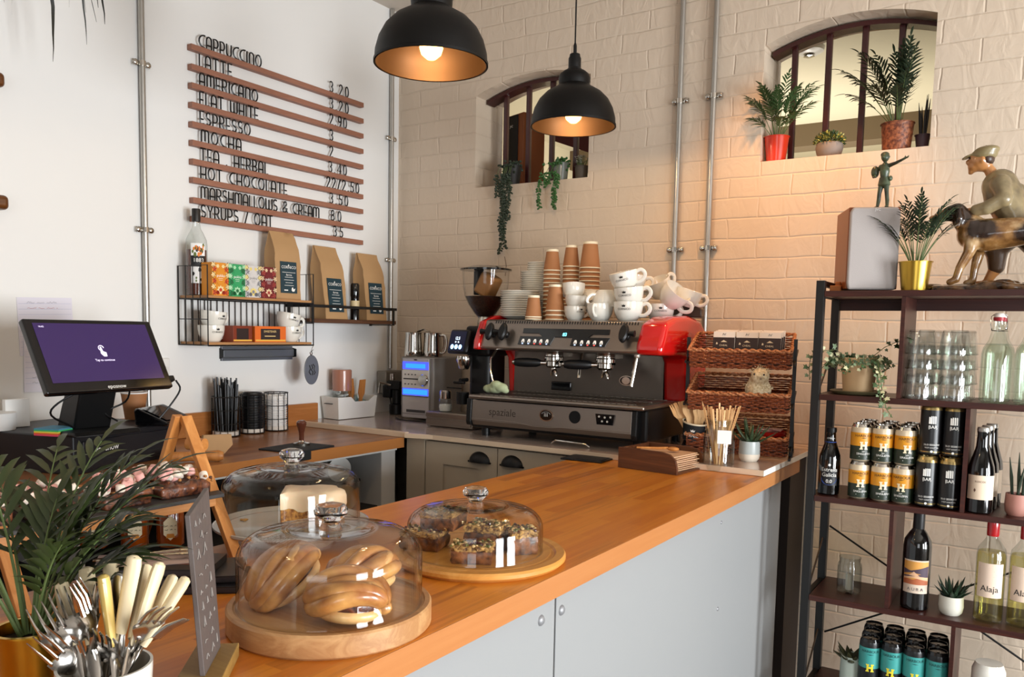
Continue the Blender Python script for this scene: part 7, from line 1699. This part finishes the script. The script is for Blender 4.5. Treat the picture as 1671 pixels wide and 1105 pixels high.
# ivy
t = thing('potted_ivy', 'variegated ivy spilling from a cream pot on the second shelf', 'plant', (-.487, 2.70, FZ[1])); rr = random.Random(3)
g = G(); g.lathe([(0, .002), (.075, .002), (.082, .010), (.078, .012), (.070, .006), (0, .006)], n=36); g.obj('saucer', P('olive grey saucer', '5a5238', .5), t)
g = G(); g.lathe([(0, .008), (.044, .008), (.052, .10), (.054, .112), (.050, .112), (.047, .100), (0, .098)], n=36); g.obj('plant_pot', P('cream clay pot', 'd6b386', .6), t)
g = G(); g.lathe([(0, .101), (.047, .100)], n=20); g.obj('soil', SOIL, t)
def ivyleaf(g, c, d, n_, s, m):
    d = Vector(d).normalized(); n_ = Vector(n_); sd = d.cross(n_); sd = sd.normalized() if sd.length > .01 else d.orthogonal().normalized(); nn = sd.cross(d).normalized()
    P_ = [(0, 0), (-.55, -.12), (-.42, .25), (-.85, .45), (-.38, .58), (0, 1.15), (.38, .58), (.85, .45), (.42, .25), (.55, -.12)]
    vs = [Vector(c) + sd * (a * s) + d * (b * s) + nn * (-.12 * s * abs(a)) for a, b in P_] + [Vector(c) + d * (.35 * s)]
    g.add(vs, [(10, i, (i + 1) % 10) for i in range(10)], m)
def vine(t, pts, s, m=LEAFV, step=.011, two=None):
    gs = G(); gs.tube(pts, .0011, 5); st = gs.obj('vine_stem', STEMM, t); g = G(); pts = [Vector(p) for p in pts]; acc = 0; k = 0
    for i in range(len(pts) - 1):
        a, b = pts[i], pts[i + 1]; L = (b - a).length; u = 0
        while u < L:
            c = a + (b - a) * (u / L); an = k * 2.1; d = (b - a).normalized(); o1 = d.orthogonal().normalized(); o = (Matrix.Rotation(an, 3, d) @ o1); c2 = c + o * .006
            ivyleaf(g, c2, o + d * .4 + Vector((0, 0, -.4)), Vector((.5, -.8, .5)), s * rr.uniform(.6, 1.2), rr.choice((0, 0, 1, 2))); u += step; k += 1
    g.obj('leaves', [LEAFV, P('cream ivy leaf', 'c9c59a', .55) if not bpy.data.materials.get('cream ivy leaf') else bpy.data.materials['cream ivy leaf'], LEAF2], st, smooth=0)
for i in range(30):
    a = i * 2.4; L = rr.uniform(.05, .085); b0 = Vector((.03 * math.cos(a), .03 * math.sin(a), .10)); pts = [b0]; d = Vector((math.cos(a) * rr.uniform(.5, 1.1), math.sin(a) * .7, rr.uniform(.3, 1.0)))
    for k in range(5): d = d + Vector((0, 0, -.32)); pts.append(pts[-1] + d.normalized() * L / 5)
    vine(t, pts, .0105, step=.009)
vine(t, [(-.03, -.03, .11), (-.06, -.05, .135), (-.095, -.07, .13), (-.125, -.08, .115), (-.13, -.08, .08), (-.125, -.08, .04)], .0125)
vine(t, [(-.03, -.03, .11), (-.07, -.05, .11), (-.10, -.07, .07), (-.10, -.08, .03)], .012)
vine(t, [(.03, .0, .11), (.07, -.01, .145), (.10, -.02, .16), (.135, -.04, .175), (.155, -.06, .168)], .0125)
vine(t, [(.03, -.03, .11), (.06, -.07, .11), (.075, -.095, .07), (.085, -.11, .02), (.10, -.118, -.03), (.118, -.12, -.055)], .0125)
vine(t, [(.04, -.03, .11), (.065, -.06, .10), (.07, -.10, .06), (.082, -.115, .0), (.092, -.12, -.02)], .012)
# candle jar
t = thing('candle_jar', 'clear glass jar holding a stub of candle on the left of the fourth shelf', 'jar', (-.482, 2.70, FZ[3]))
g = G(); g.lathe([(0, .003), (.030, 0), (.035, .006), (.036, .02), (.036, .080), (.034, .092), (.030, .098), (.030, .108), (.032, .110), (.032, .113), (.029, .113), (.028, .098), (.0335, .080), (.0335, .01), (0, .008)], n=32); g.obj('glass_body', GLASSK, t)
g = G(); g.lathe([(0, .009), (.011, .009), (.011, .058), (.008, .060), (0, .058)], n=18); c = g.obj('candle', P('off white wax', 'cfc3ae', .5, sss=.2), t); g = G(); g.tube([(0, 0, .058), (.001, 0, .066)], .0008, 5); g.obj('wick', INK, c)
succulent(-.196, 2.665, FZ[3], 'small spiky aloe in a white glazed pot beside the black wine bottle', .0335, P('white glazed pot', 'd8d4c6', .18, coat=.4), 20, .062, .0078, two_tone('speckled dark aloe', '182a1a', '4d6a50', 300, .45, .2, thr=.62, soft=.05), up=.75, hs=.055, seed=4)
t = succulent(-.052, 2.665, FZ[2], 'upright snake plant in a pink pot at the right of the third shelf', .030, P('pink matt pot', 'b07a6c', .6), 3, .02, .004, LEAFD, hs=.060, seed=6)
g = G()
for (x, y, h, l) in ((-.012, 0, .11, -.012), (.002, .004, .125, -.004), (.012, -.004, .10, .006), (0, -.01, .085, .012)): g.tube([(x, y, .05), (x + l * .4, y, .05 + h * .5), (x + l, y, .05 + h)], [.0035, .0045, .0008], 7)
g.obj('spear_leaves', LEAFD, t)
succulent(-.455, 2.665, FZ[4], 'rosette succulent in a pale pot beside the turquoise cans on the lowest shelf', .034, P('pale green glaze pot', 'b9c4b8', .3), 18, .055, .012, P('olive succulent', '3c3a20', .5, var=.4, vscale=30), up=.5, hs=.125, seed=7)
t = thing('glass_jar', 'white lidded jar at the bottom right of the lowest shelf', 'jar', (-.09, 2.66, FZ[4])); g = G(); g.lathe([(0, 0), (.04, 0), (.043, .01), (.043, .17), (.035, .19), (0, .19)], n=30); g.obj('jar_body', CERAM, t)
# ------------------------- on the top board
t = thing('bookshelf_speaker', 'speaker with a grey cloth front and copper brown wooden side on the shelf top', 'speaker', (-.462, 2.655, FZ[0]), rz=.40)
g = G(); g.box(-.072, -.012, .006, .072, .155, .245); cs = g.obj('cabinet', P('copper brown veneer', '8a4a24', .35), t, smooth=0, bevel=.003)
g = G(); g.prism([(-.066, 0), (.066, 0), (.070, .02), (.070, .225), (.062, .240), (-.062, .240), (-.070, .225), (-.070, .02)], (0, -.022, .004), (1, 0, 0), (0, 0, 1), (0, .014, 0)); gr = g.obj('cloth_grille', P('warm grey grille cloth', 'a79f9b', .8, bump=.2, bscale=400), t, smooth=40, bevel=.006, bseg=3)
g = G(); g.text('JVC', (0.005, -.0235, .233), (1, 0, 0), (0, 0, 1), .010, 0); g.obj('badge', PAPER, gr, smooth=0)
for i, (x, z0) in enumerate(((-.545, 0), )):
    g = G(); g.box(-.02, -.02, 0, .012, .02, .018); g.cyl((0, 0, .018), .008, .012, 12); o = g.obj('cork_block', P('cork brown', 'a5622c', .7), loc=(-.553, 2.66, FZ[0]), bevel=.002); tag(o, 'small cork coloured block beside the speaker on the shelf top', 'block')
palm('potted_palm', 'palm in a shiny gold tapered pot on the shelf top between speaker and statue', -.343, 2.66, FZ[0], potA(.0435, .0345, .082, P('shiny gold pot', 'c9a445', .28, 1.0)), 26, .185, 9, .044, .0058, 6, mat=LEAFD, el=(1.15, 1.5), rim=.035, top=.075, stem=.0017, start=.45, droop=.85)

# ---------------------------------------------------------------- bronze figure on the speaker
BRZ = two_tone('green bronze', '1c1d12', '47543a', 30, .45, .2, coat=.2)
t = thing('bronze_figure', 'small green bronze figure of a child stretching out one arm, on the speaker', 'statuette', (-.452, 2.735, FZ[0] + .246)); t.rotation_euler = (0, 0, -.25)
g = G(); g.lathe([(0, 0), (.038, 0), (.040, .003), (.036, .007), (0, .008)], n=30, sy=.8); g.obj('plinth', P('dark bronze plinth', '1d1a14', .4, .5), t)
g = G()
def limb(g, pts, rad, n=10): g.tube(pts, rad, n); [g.ell(p, r, 10, 8) for p, r in zip(pts, rad)]
limb(g, [(-.016, -.003, .010), (-.014, 0, .030), (-.012, -.002, .052), (-.008, 0, .078)], [.0045, .006, .0062, .0085]); limb(g, [(.014, -.004, .010), (.012, 0, .030), (.010, -.002, .052), (.007, 0, .078)], [.0045, .006, .0062, .0085])
g.ell((-.017, -.008, .010), (.005, .010, .003)); g.ell((.015, -.009, .010), (.005, .010, .003))
limb(g, [(0, 0, .082), (0, 0, .098), (0, 0, .118), (0, 0, .132), (0, -.001, .142)], [.013, .012, .0145, .011, .005])
g.ell((0, -.002, .158), (.0115, .0125, .0145), 14, 12); g.ell((.0, -.014, .156), (.002, .003, .0025)); g.ell((-.003, .002, .166), (.013, .012, .009)); g.ell((-.0115, 0, .158), (.002, .003, .004)); g.ell((.0115, 0, .158), (.002, .003, .004))
limb(g, [(.012, 0, .132), (.034, -.006, .136), (.056, -.010, .143), (.062, -.011, .145)], [.0065, .005, .0038, .0035]); 
for k, (a, b) in enumerate(((.006, .006), (.010, .002), (.010, -.002), (.007, -.005))): g.tube([(.062, -.011, .145), (.068 + a * .3, -.012 + b * .4, .147 + b * .5), (.071 + a * .3, -.012 + b * .6, .149 + b * .6)], [.0022, .0017, .0013], 6)
g.tube([(.062, -.013, .146), (.065, -.015, .153)], [.002, .0014], 6)
limb(g, [(-.012, 0, .132), (-.028, .006, .120), (-.033, .0, .104), (-.024, -.010, .103)], [.0065, .006, .005, .004])
g.obj('figure', BRZ, t, remesh=.0016)
g = G(); g.lathe([(.0, .100), (.0145, .098), (.018, .076), (.0165, .074), (.013, .09)], n=20, sy=.85); g.ell((.018, .0, .094), (.006, .008, .008)); g.ell((-.030, .002, .118), (.012, .012, .018)); g.obj('tunic', BRZ, t)

# ---------------------------------------------------------------- boy and dog statue
t = thing('boy_and_dog_statue', 'large glazed statue of a boy in a flat cap with a spotted hound', 'statue', (-.108, 2.715, FZ[0])); t.scale = (1.25, 1.25, 1.25)
GB = two_tone('glazed brown ground', '2c1a10', '7a5634', 40, .25, .8, coat=.6); SK = P('painted skin', 'b57c48', .3, coat=.4, var=.1, vscale=20); SH = two_tone('stone grey shirt glaze', '5c4e38', '92815e', 18, .4, .3, coat=.3)
g = G(); rr = random.Random(12)
for i in range(60):
    u = rr.random(); g.ell((-.165 + .42 * u, rr.uniform(-.05, .05), .004 + .016 * math.sin(PI * min(1, u * .9 + .1)) * rr.random()), (rr.uniform(.018, .04), rr.uniform(.008, .018), rr.uniform(.006, .010)), 10, 7, rot=Matrix.Rotation(rr.uniform(-.4, .4), 3, 'Z'))
g.box(-.15, -.05, 0, .24, .05, .012); g.obj('ground', GB, t, remesh=.005)
# dog: head left, standing; chest deep, belly tucked
DG = G()
def bl(pts, rad, n=14):
    DG.tube(pts, rad, n); [DG.ell(p, r, 12, 8) for p, r in zip(pts, rad)]
bl([(-.078, -.012, .128), (-.050, -.012, .125), (-.01, -.012, .128), (.035, -.012, .132), (.075, -.012, .128)], [.034, .0375, .034, .030, .033])
bl([(-.080, -.012, .142), (-.098, -.014, .160), (-.108, -.016, .176)], [.030, .024, .020]); bl([(-.112, -.016, .180), (-.128, -.018, .176), (-.148, -.020, .168), (-.158, -.021, .165)], [.020, .017, .011, .009])
DG.ell((-.163, -.022, .168), .006); bl([(-.108, -.036, .180), (-.104, -.042, .162), (-.108, -.042, .145)], [.007, .009, .006]); bl([(-.108, .004, .180), (-.104, .010, .162), (-.108, .010, .145)], [.007, .009, .006])
bl([(-.075, -.030, .118), (-.082, -.032, .085), (-.098, -.033, .052), (-.104, -.034, .026), (-.116, -.036, .020)], [.019, .0125, .0095, .009, .008]); bl([(-.066, .010, .118), (-.066, .012, .082), (-.072, .012, .050), (-.074, .012, .026), (-.086, .012, .020)], [.018, .012, .009, .0085, .008])
bl([(.078, -.030, .122), (.066, -.034, .092), (.092, -.034, .062), (.086, -.034, .030), (.074, -.035, .022)], [.025, .018, .011, .0085, .008]); bl([(.088, .008, .122), (.080, .012, .090), (.106, .012, .060), (.100, .012, .030), (.088, .012, .022)], [.024, .017, .0105, .0085, .008])
bl([(.104, -.012, .140), (.135, -.010, .150), (.165, -.006, .170)], [.010, .007, .003])
m, tt, b_ = nt('spotted hound glaze'); tc = tt.nodes.new('ShaderNodeTexCoord'); n1 = tt.nodes.new('ShaderNodeTexNoise'); n1.inputs['Scale'].default_value = 24; n1.inputs['Detail'].default_value = 5; tt.links.new(tc.outputs['Object'], n1.inputs[0])
r1 = ramp(tt, [(.35, '5c3a1c'), (.52, '8f6638'), (.68, 'c4a478')]); tt.links.new(n1.outputs[0], r1.inputs[0]); last = r1.outputs[0]
for (cx, cy, cz, rad) in ((-.060, -.045, .140, .030), (.030, -.040, .125, .026), (-.105, -.03, .175, .030), (.095, -.04, .14, .022)):
    vm = tt.nodes.new('ShaderNodeVectorMath'); vm.operation = 'DISTANCE'; vm.inputs[1].default_value = (cx, cy, cz); tt.links.new(tc.outputs['Object'], vm.inputs[0])
    ma = tt.nodes.new('ShaderNodeMath'); ma.operation = 'MULTIPLY_ADD'; ma.inputs[1].default_value = .03; tt.links.new(n1.outputs[0], ma.inputs[0]); tt.links.new(vm.outputs['Value'], ma.inputs[2])
    mr = tt.nodes.new('ShaderNodeMapRange'); mr.inputs[1].default_value = rad + .010; mr.inputs[2].default_value = rad + .020; mr.inputs[3].default_value = 1; mr.inputs[4].default_value = 0; tt.links.new(ma.outputs[0], mr.inputs[0])
    mx = tt.nodes.new('ShaderNodeMix'); mx.data_type = 'RGBA'; tt.links.new(mr.outputs[0], mx.inputs[0]); tt.links.new(last, mx.inputs[6]); mx.inputs[7].default_value = (*lin('2a1a12'), 1); last = mx.outputs[2]
tt.links.new(last, b_.inputs['Base Color']); b_.inputs['Roughness'].default_value = .25; b_.inputs['Coat Weight'].default_value = .6
w_ = tt.nodes.new('ShaderNodeTexWave'); w_.inputs['Scale'].default_value = 16; w_.inputs['Distortion'].default_value = 14; w_.inputs['Detail'].default_value = 3; tt.links.new(tc.outputs['Object'], w_.inputs[0]); bp = tt.nodes.new('ShaderNodeBump'); bp.inputs['Strength'].default_value = .25; bp.inputs['Distance'].default_value = .002; tt.links.new(w_.outputs[1], bp.inputs['Height']); tt.links.new(bp.outputs[0], b_.inputs['Normal'])
DG.obj('dog', m, t, remesh=.0028)
# boy kneeling / crouching behind, leaning over the dog
BX, BY = -.028, .034
def limb2(g, pts, rad, n=14): g.tube(pts, rad, n); [g.ell(p, r, 14, 10) for p, r in zip(pts, rad)]
g = G()   # body with head and hands, one surface
limb2(g, [(BX + .030, BY, .135), (BX + .020, BY, .170), (BX + .002, BY, .210), (BX - .008, BY, .240), (BX - .020, BY - .002, .262), (BX - .028, BY - .004, .276)], [.034, .033, .037, .033, .014, .012])
hc = Vector((BX - .046, BY - .006, .300)); g.ell(hc, (.0245, .0205, .027), 20, 16, rot=Matrix.Rotation(-.25, 3, 'Y')); g.ell(hc + Vector((-.012, 0, -.014)), (.015, .014, .013), 14, 10)
g.ell(hc + Vector((-.0265, 0, -.003)), (.0055, .004, .0065), 10, 8); g.ell(hc + Vector((-.022, 0, -.0165)), (.004, .007, .0022), 10, 6); g.ell(hc + Vector((-.0215, 0, -.0215)), (.0045, .006, .0025), 10, 6); g.ell(hc + Vector((-.0195, 0, -.027)), (.006, .007, .005), 10, 8)
for s in (-1, 1): g.ell(hc + Vector((.004, s * .0205, -.002)), (.005, .003, .008), 10, 8); g.ell(hc + Vector((-.0205, s * .009, .0095)), (.004, .006, .002), 8, 6)
limb2(g, [(BX - .005, BY - .034, .236), (BX + .004, BY - .052, .200), (BX - .030, BY - .054, .182), (BX - .062, BY - .046, .180)], [.018, .014, .011, .008])
hb = Vector((BX - .070, BY - .045, .180)); g.ell(hb, (.011, .008, .005), 12, 8)
for k in range(4): g.tube([hb + Vector((-.006, -.006 + k * .004, .0)), hb + Vector((-.014, -.007 + k * .0044, .0)), hb + Vector((-.0195 + abs(k - 1.5) * .0015, -.007 + k * .0044, -.005))], [.0026, .0024, .0017], 7)
g.tube([hb + Vector((.002, .006, .001)), hb + Vector((-.005, .011, -.001)), hb + Vector((-.010, .011, -.004))], [.003, .0026, .0018], 7)
limb2(g, [(BX + .002, BY + .032, .238), (BX + .05, BY + .040, .215), (BX + .095, BY + .034, .175)], [.018, .014, .010])
limb2(g, [(BX + .030, BY - .008, .130), (BX - .01, BY + .0, .095), (BX - .005, BY + .006, .050), (BX - .02, BY + .006, .022)], [.024, .020, .014, .009]); limb2(g, [(BX + .045, BY + .012, .130), (BX + .085, BY + .012, .080), (BX + .11, BY + .012, .030)], [.024, .018, .012])
g.ell((BX - .032, BY + .004, .020), (.018, .008, .007)); g.obj('boy', SK, t, remesh=.0025)
g = G()   # shirt and breeches sit just outside the body
limb2(g, [(BX + .034, BY, .150), (BX + .022, BY, .178), (BX + .004, BY, .212), (BX - .006, BY, .240)], [.034, .037, .0415, .0375]); g.ell((BX - .018, BY - .002, .257), (.020, .022, .009), 14, 8, rot=Matrix.Rotation(-.5, 3, 'Y'))
limb2(g, [(BX - .003, BY - .035, .238), (BX + .006, BY - .054, .202), (BX - .026, BY - .056, .184), (BX - .046, BY - .051, .181)], [.0225, .0185, .0155, .0135]); limb2(g, [(BX + .004, BY + .033, .240), (BX + .05, BY + .042, .217), (BX + .085, BY + .036, .185)], [.0225, .019, .015])
g.obj('shirt', SH, t, remesh=.003)
g = G(); limb2(g, [(BX + .034, BY - .006, .140), (BX - .004, BY + .0, .098), (BX - .002, BY + .005, .058)], [.031, .026, .018]); limb2(g, [(BX + .045, BY + .012, .136), (BX + .085, BY + .012, .085), (BX + .108, BY + .012, .045)], [.030, .024, .018]); g.obj('breeches', P('brown glazed breeches', '4a3524', .35, coat=.4), t, remesh=.003)
g = G(); g.ell(hc + Vector((.006, 0, .012)), (.028, .0245, .018), 20, 12, rot=Matrix.Rotation(-.15, 3, 'Y')); g.ell(hc + Vector((.010, 0, .020)), (.027, .025, .011), 18, 10, rot=Matrix.Rotation(-.1, 3, 'Y')); g.ell(hc + Vector((-.024, 0, .010)), (.018, .017, .0035), 16, 8, rot=Matrix.Rotation(-.35, 3, 'Y')); g.ell(hc + Vector((.008, 0, .031)), (.003, .003, .002), 8, 6)
g.obj('flat_cap', P('stone glazed cap', '83744f', .4, coat=.3, var=.1, vscale=20), t, remesh=.0022)
g = G(); g.ell(hc + Vector((.012, 0, .001)), (.0155, .0208, .017), 16, 10); g.obj('hair', P('brown painted hair', '3a2416', .4), t)
for s in (-1, 1): 
    g = G(); g.ell(hc + Vector((-.0228, s * .0085, .0045)), (.0022, .0032, .0022), 10, 8); g.obj('eye', P('painted eye', '1c120c', .2) if not bpy.data.materials.get('painted eye') else bpy.data.materials['painted eye'], t)
g = G(); g.tube([(-.152, -.020, .160), (-.135, -.045, .130), (-.10, -.055, .150), (BX - .085, BY - .05, .178)], .0012, 6); g.obj('lead', P('silver cord', 'a9a294', .3, .6), t)

# ---------------------------------------------------------------- plants and things in the openings
SZ = WINR[2]; YS = 3.205
palm('potted_palm', 'feathery palm in a bright red pot at the left of the right hand opening', -.912, 3.20, SZ, potA(.0445, .034, .093, P('bright red pot', 'd2381c', .25, coat=.3)), 18, .20, 9, .055, .007, 8, mat=LEAF2, rim=.04, top=.08, stem=.0016, start=.45, droop=.9,
     azs=[(_a(a_), e_, l_) for a_, e_, l_ in ((240, 1.1, .2), (262, 1.2, .22), (285, 1.15, .21), (310, 1.1, .22), (330, 1.15, .23), (350, 1.2, .22), (225, 1.25, .17), (270, .95, .16), (300, 1.35, .24), (320, 1.3, .2), (250, 1.35, .21), (0, 1.3, .2), (235, .9, .13), (280, 1.4, .18), (340, 1.0, .18), (315, .9, .14), (265, 1.45, .14), (295, .85, .12))])
t = thing('potted_shrublet', 'round green bushlet in a grey bowl pot in the middle of the right opening', 'plant', (-.722, 3.205, SZ))
g = G(); g.lathe([(0, 0), (.030, 0), (.043, .015), (.048, .035), (.045, .052), (.041, .054), (.040, .046), (0, .045)], n=32); g.obj('plant_pot', P('grey stone pot', '8a8078', .7), t)
g = G(); rr = random.Random(5)
for i in range(900):
    a = rr.uniform(0, 2 * PI); c_ = rr.uniform(-.15, 1); s_ = math.sqrt(max(0, 1 - c_ * c_)); n_ = Vector((s_ * math.cos(a), s_ * math.sin(a), c_)); rad = rr.uniform(.6, 1.0)
    g.leaf(Vector((0, 0, .055)) + Vector((n_.x * .054, n_.y * .048, n_.z * .040)) * rad, n_ + Vector((rr.uniform(-.6, .6), rr.uniform(-.6, .6), rr.uniform(-.3, .5))), .005, .010, (0 if rr.random() < .72 else 1), nrm=n_, seg=2)
g.obj('foliage', [LEAF2, P('yellow green tips', 'b5b35a', .5)], t)
palm('potted_palm', 'tall palm in a woven copper brown pot at the right of the right hand opening', -.497, 3.205, SZ, potA(.053, .045, .095, two_tone('carved copper pot', '5a2a18', '9a5c3a', 90, .5, .8)), 18, .26, 10, .062, .008, 9, mat=LEAFD, rim=.05, top=.085, stem=.0017, start=.4, droop=.75,
     azs=[(_a(a_), e_, l_) for a_, e_, l_ in ((180, 1.15, .26), (200, 1.1, .27), (225, 1.25, .28), (250, 1.2, .26), (280, 1.25, .27), (287, 1.2, .28), (292, 1.15, .27), (170, 1.3, .24), (215, 1.4, .25), (290, 1.4, .29), (265, 1.45, .24), (190, .95, .2), (240, 1.0, .18), (285, 1.05, .2), (150, 1.4, .2), (60, 1.45, .2), (282, 1.3, .22), (275, 1.0, .16))])
t = thing('snake_plant', 'dark spiky snake plant in a purple grey pot in the corner of the right opening', 'plant', (-.418, 3.225, SZ)); potA(.024, .018, .052, P('mauve grey pot', '4a3a44', .5))(t)
for i in range(6):
    a = i * 1.05; g = G(); h = (.13, .15, .11, .12, .09, .14)[i]; g.tube([(.008 * math.cos(a), .008 * math.sin(a), .045), (.012 * math.cos(a), .012 * math.sin(a), .045 + h * .5), (.018 * math.cos(a), .018 * math.sin(a), .045 + h)], [.003, .0042, .0006], 7); g.obj('spear_leaf', P('very dark spear leaf', '1d1c1c', .5) if not bpy.data.materials.get('very dark spear leaf') else bpy.data.materials['very dark spear leaf'], t)
# trailing succulents
def trailer(name, label, x, y, z, pot_r, pot_h, potm, strands, leafm, s, seed, top=90):
    t = thing(name, label, 'plant', (x, y, z)); rr = random.Random(seed); potA(pot_r, pot_r * .8, pot_h, potm)(t)
    g = G()
    for i in range(top):
        a = rr.uniform(0, 2 * PI); q = rr.uniform(.2, 1.15); g.ell((q * pot_r * math.cos(a), q * pot_r * math.sin(a), pot_h + rr.uniform(-.012, .022) - (.02 if q > 1 else 0)), (s, s * .6, s * .8), 6, 4, rot=Matrix.Rotation(a, 3, 'Z'))
    g.obj('crown_leaves', leafm, t)
    for (dx, L, back) in strands:
        gs = G(); gl = G(); a0 = Vector((dx * .6, -pot_r * .7, pot_h + .004)); pts = [a0, Vector((dx * .9, -pot_r - .008, pot_h - .004)), Vector((dx, -y + 3.128 - .012, pot_h - .05))]
        k = 0; zz = pot_h - .05; end = -L
        while zz > end:
            zz -= .011; pts.append(Vector((dx + .006 * math.sin(zz * 40 + dx * 90), 3.128 - y - .012 + .003 * math.sin(k), zz))); k += 1
        gs.tube(pts, .0010, 5); st = gs.obj('trailing_stem', STEMM, t)
        for p in pts[1:]:
            for q in range(3):
                a = rr.uniform(0, 2 * PI); gl.ell(p + Vector((math.cos(a) * .008, -abs(math.sin(a)) * .007 + .001, rr.uniform(-.004, .004))), (s, s * .75, s * .55), 6, 4, rot=Matrix.Rotation(a, 3, 'Z') @ Matrix.Rotation(.6, 3, 'Y'))
        gl.obj('bead_leaves', leafm, st)
    return t
trailer('trailing_succulent', 'long dark trailing succulent hanging lowest from the left hand opening', -2.085, 3.185, WINL[2], .040, .085, P('dark pot', '1a1714', .6), [(-.040, .05, 0), (-.012, .30, 0), (0.0, .24, 0), (.008, .28, 0), (.022, .16, 0), (.030, .12, 0), (-.002, .22, 0)], P('dark bead leaf', '2a3626', .5, var=.3, vscale=30), .0075, 1)
g = G(); g.tube([(-2.075, 3.118, 1.64), (-2.07, 3.125, 1.60), (-2.078, 3.13, 1.555)], .0014, 5); o = g.obj('bare_stem', P('reddish stem', '5a3226', .6)); tag(o, 'thin reddish bare stem below the long trailing succulent above the grinder', 'stem')
trailer('trailing_succulent', 'brighter green trailing succulent in a glass pot right of the long one', -1.838, 3.19, WINL[2], .036, .075, P('grey glass pot', '6d6f66', .2, coat=.4), [(-.060, .11, 0), (-.030, .03, 0), (.015, .10, 0), (.022, .125, 0), (-.008, .01, 0)], P('fresh bead leaf', '34602c', .45, var=.3, vscale=30), .0078, 2)
t = thing('potted_white_flowers', 'small pot of white flowers at the right of the left hand opening', 'plant', (-1.735, 3.19, WINL[2])); potA(.029, .025, .054, P('brown grey pot', '4f463c', .7))(t)
g = G(); rr = random.Random(6)
for i in range(60):
    a = rr.uniform(0, 2 * PI); q = rr.uniform(.1, 1); p = Vector((q * .032 * math.cos(a), q * .03 * math.sin(a), .075 + rr.uniform(0, .030) - q * .012)); g.tube([(p.x * .5, p.y * .5, .05), p], .0007, 4, 0)
    for k in range(3): g.leaf(p, (math.cos(k * 2.1 + i), math.sin(k * 2.1 + i), .5), .005, .008, 1, seg=2)
g.obj('flowers', [STEMM, P('dusty white petal', 'b9b3a4', .7)], t)
for i, (x, lab, ry) in enumerate(((-2.275, 'black and copper speaker box leaning behind the bars of the left opening', 0),)):
    t = thing('spare_speaker', lab, 'speaker', (x, 3.42, 1.98), rz=-.35)
    g = G(); g.box(0, 0, 0, .13, .13, .36 - i * .06); b = g.obj('cabinet', P('copper speaker side', '8a4a22', .4) if not bpy.data.materials.get('copper speaker side') else bpy.data.materials['copper speaker side'], t, smooth=0, bevel=.002)
    g = G(); g.box(-.004, -.006, .004, .09 if i == 0 else .02, 0, .355 - i * .06); gg = g.obj('black_grille', P('black grille cloth', '16120f', .8) if not bpy.data.materials.get('black grille cloth') else bpy.data.materials['black grille cloth'], b, smooth=0)
    if i == 0: g = G(); g.text('JVC', (.045, -.0075, .30), (1, 0, 0), (0, 0, 1), .016, 0); g.obj('badge', PAPER, gg, smooth=0)
g = G(); g.box(-2.6, 3.38, 1.94, -1.5, 3.62, 1.9795); o = g.obj('back_shelf', P('pale back shelf', 'b9b0a0', .6), smooth=0); tag(o, 'pale ledge behind the left opening carrying the spare speakers', 'ledge')
g = G(); g.prism([(0, 0), (.26, -.10), (.26, .47), (0, .47)], (-2.47, 4.15, 2.40), (1, 0, 0), (0, 0, 1), (0, .01, 0)); o = g.obj('hanging_cloth', P('maroon cloth', '4a1820', .8), smooth=0); tag(o, 'dark maroon cloth hanging in the room behind the left opening', 'cloth')
t = thing('ceiling_fitting', 'round clear ceiling fitting seen through the right hand opening', 'ceiling light', (-1.20, 4.75, 2.868))
g = G(); g.lathe([(0, -.035), (.05, -.032), (.075, -.018), (.08, 0), (0, 0)], n=32); g.obj('body', P('white fitting', 'dcd8d0', .3), t); g = G(); g.lathe([(.02, -.036), (.03, -.044), (.012, -.05), (0, -.05)], n=20); g.obj('centre', STEEL, t)
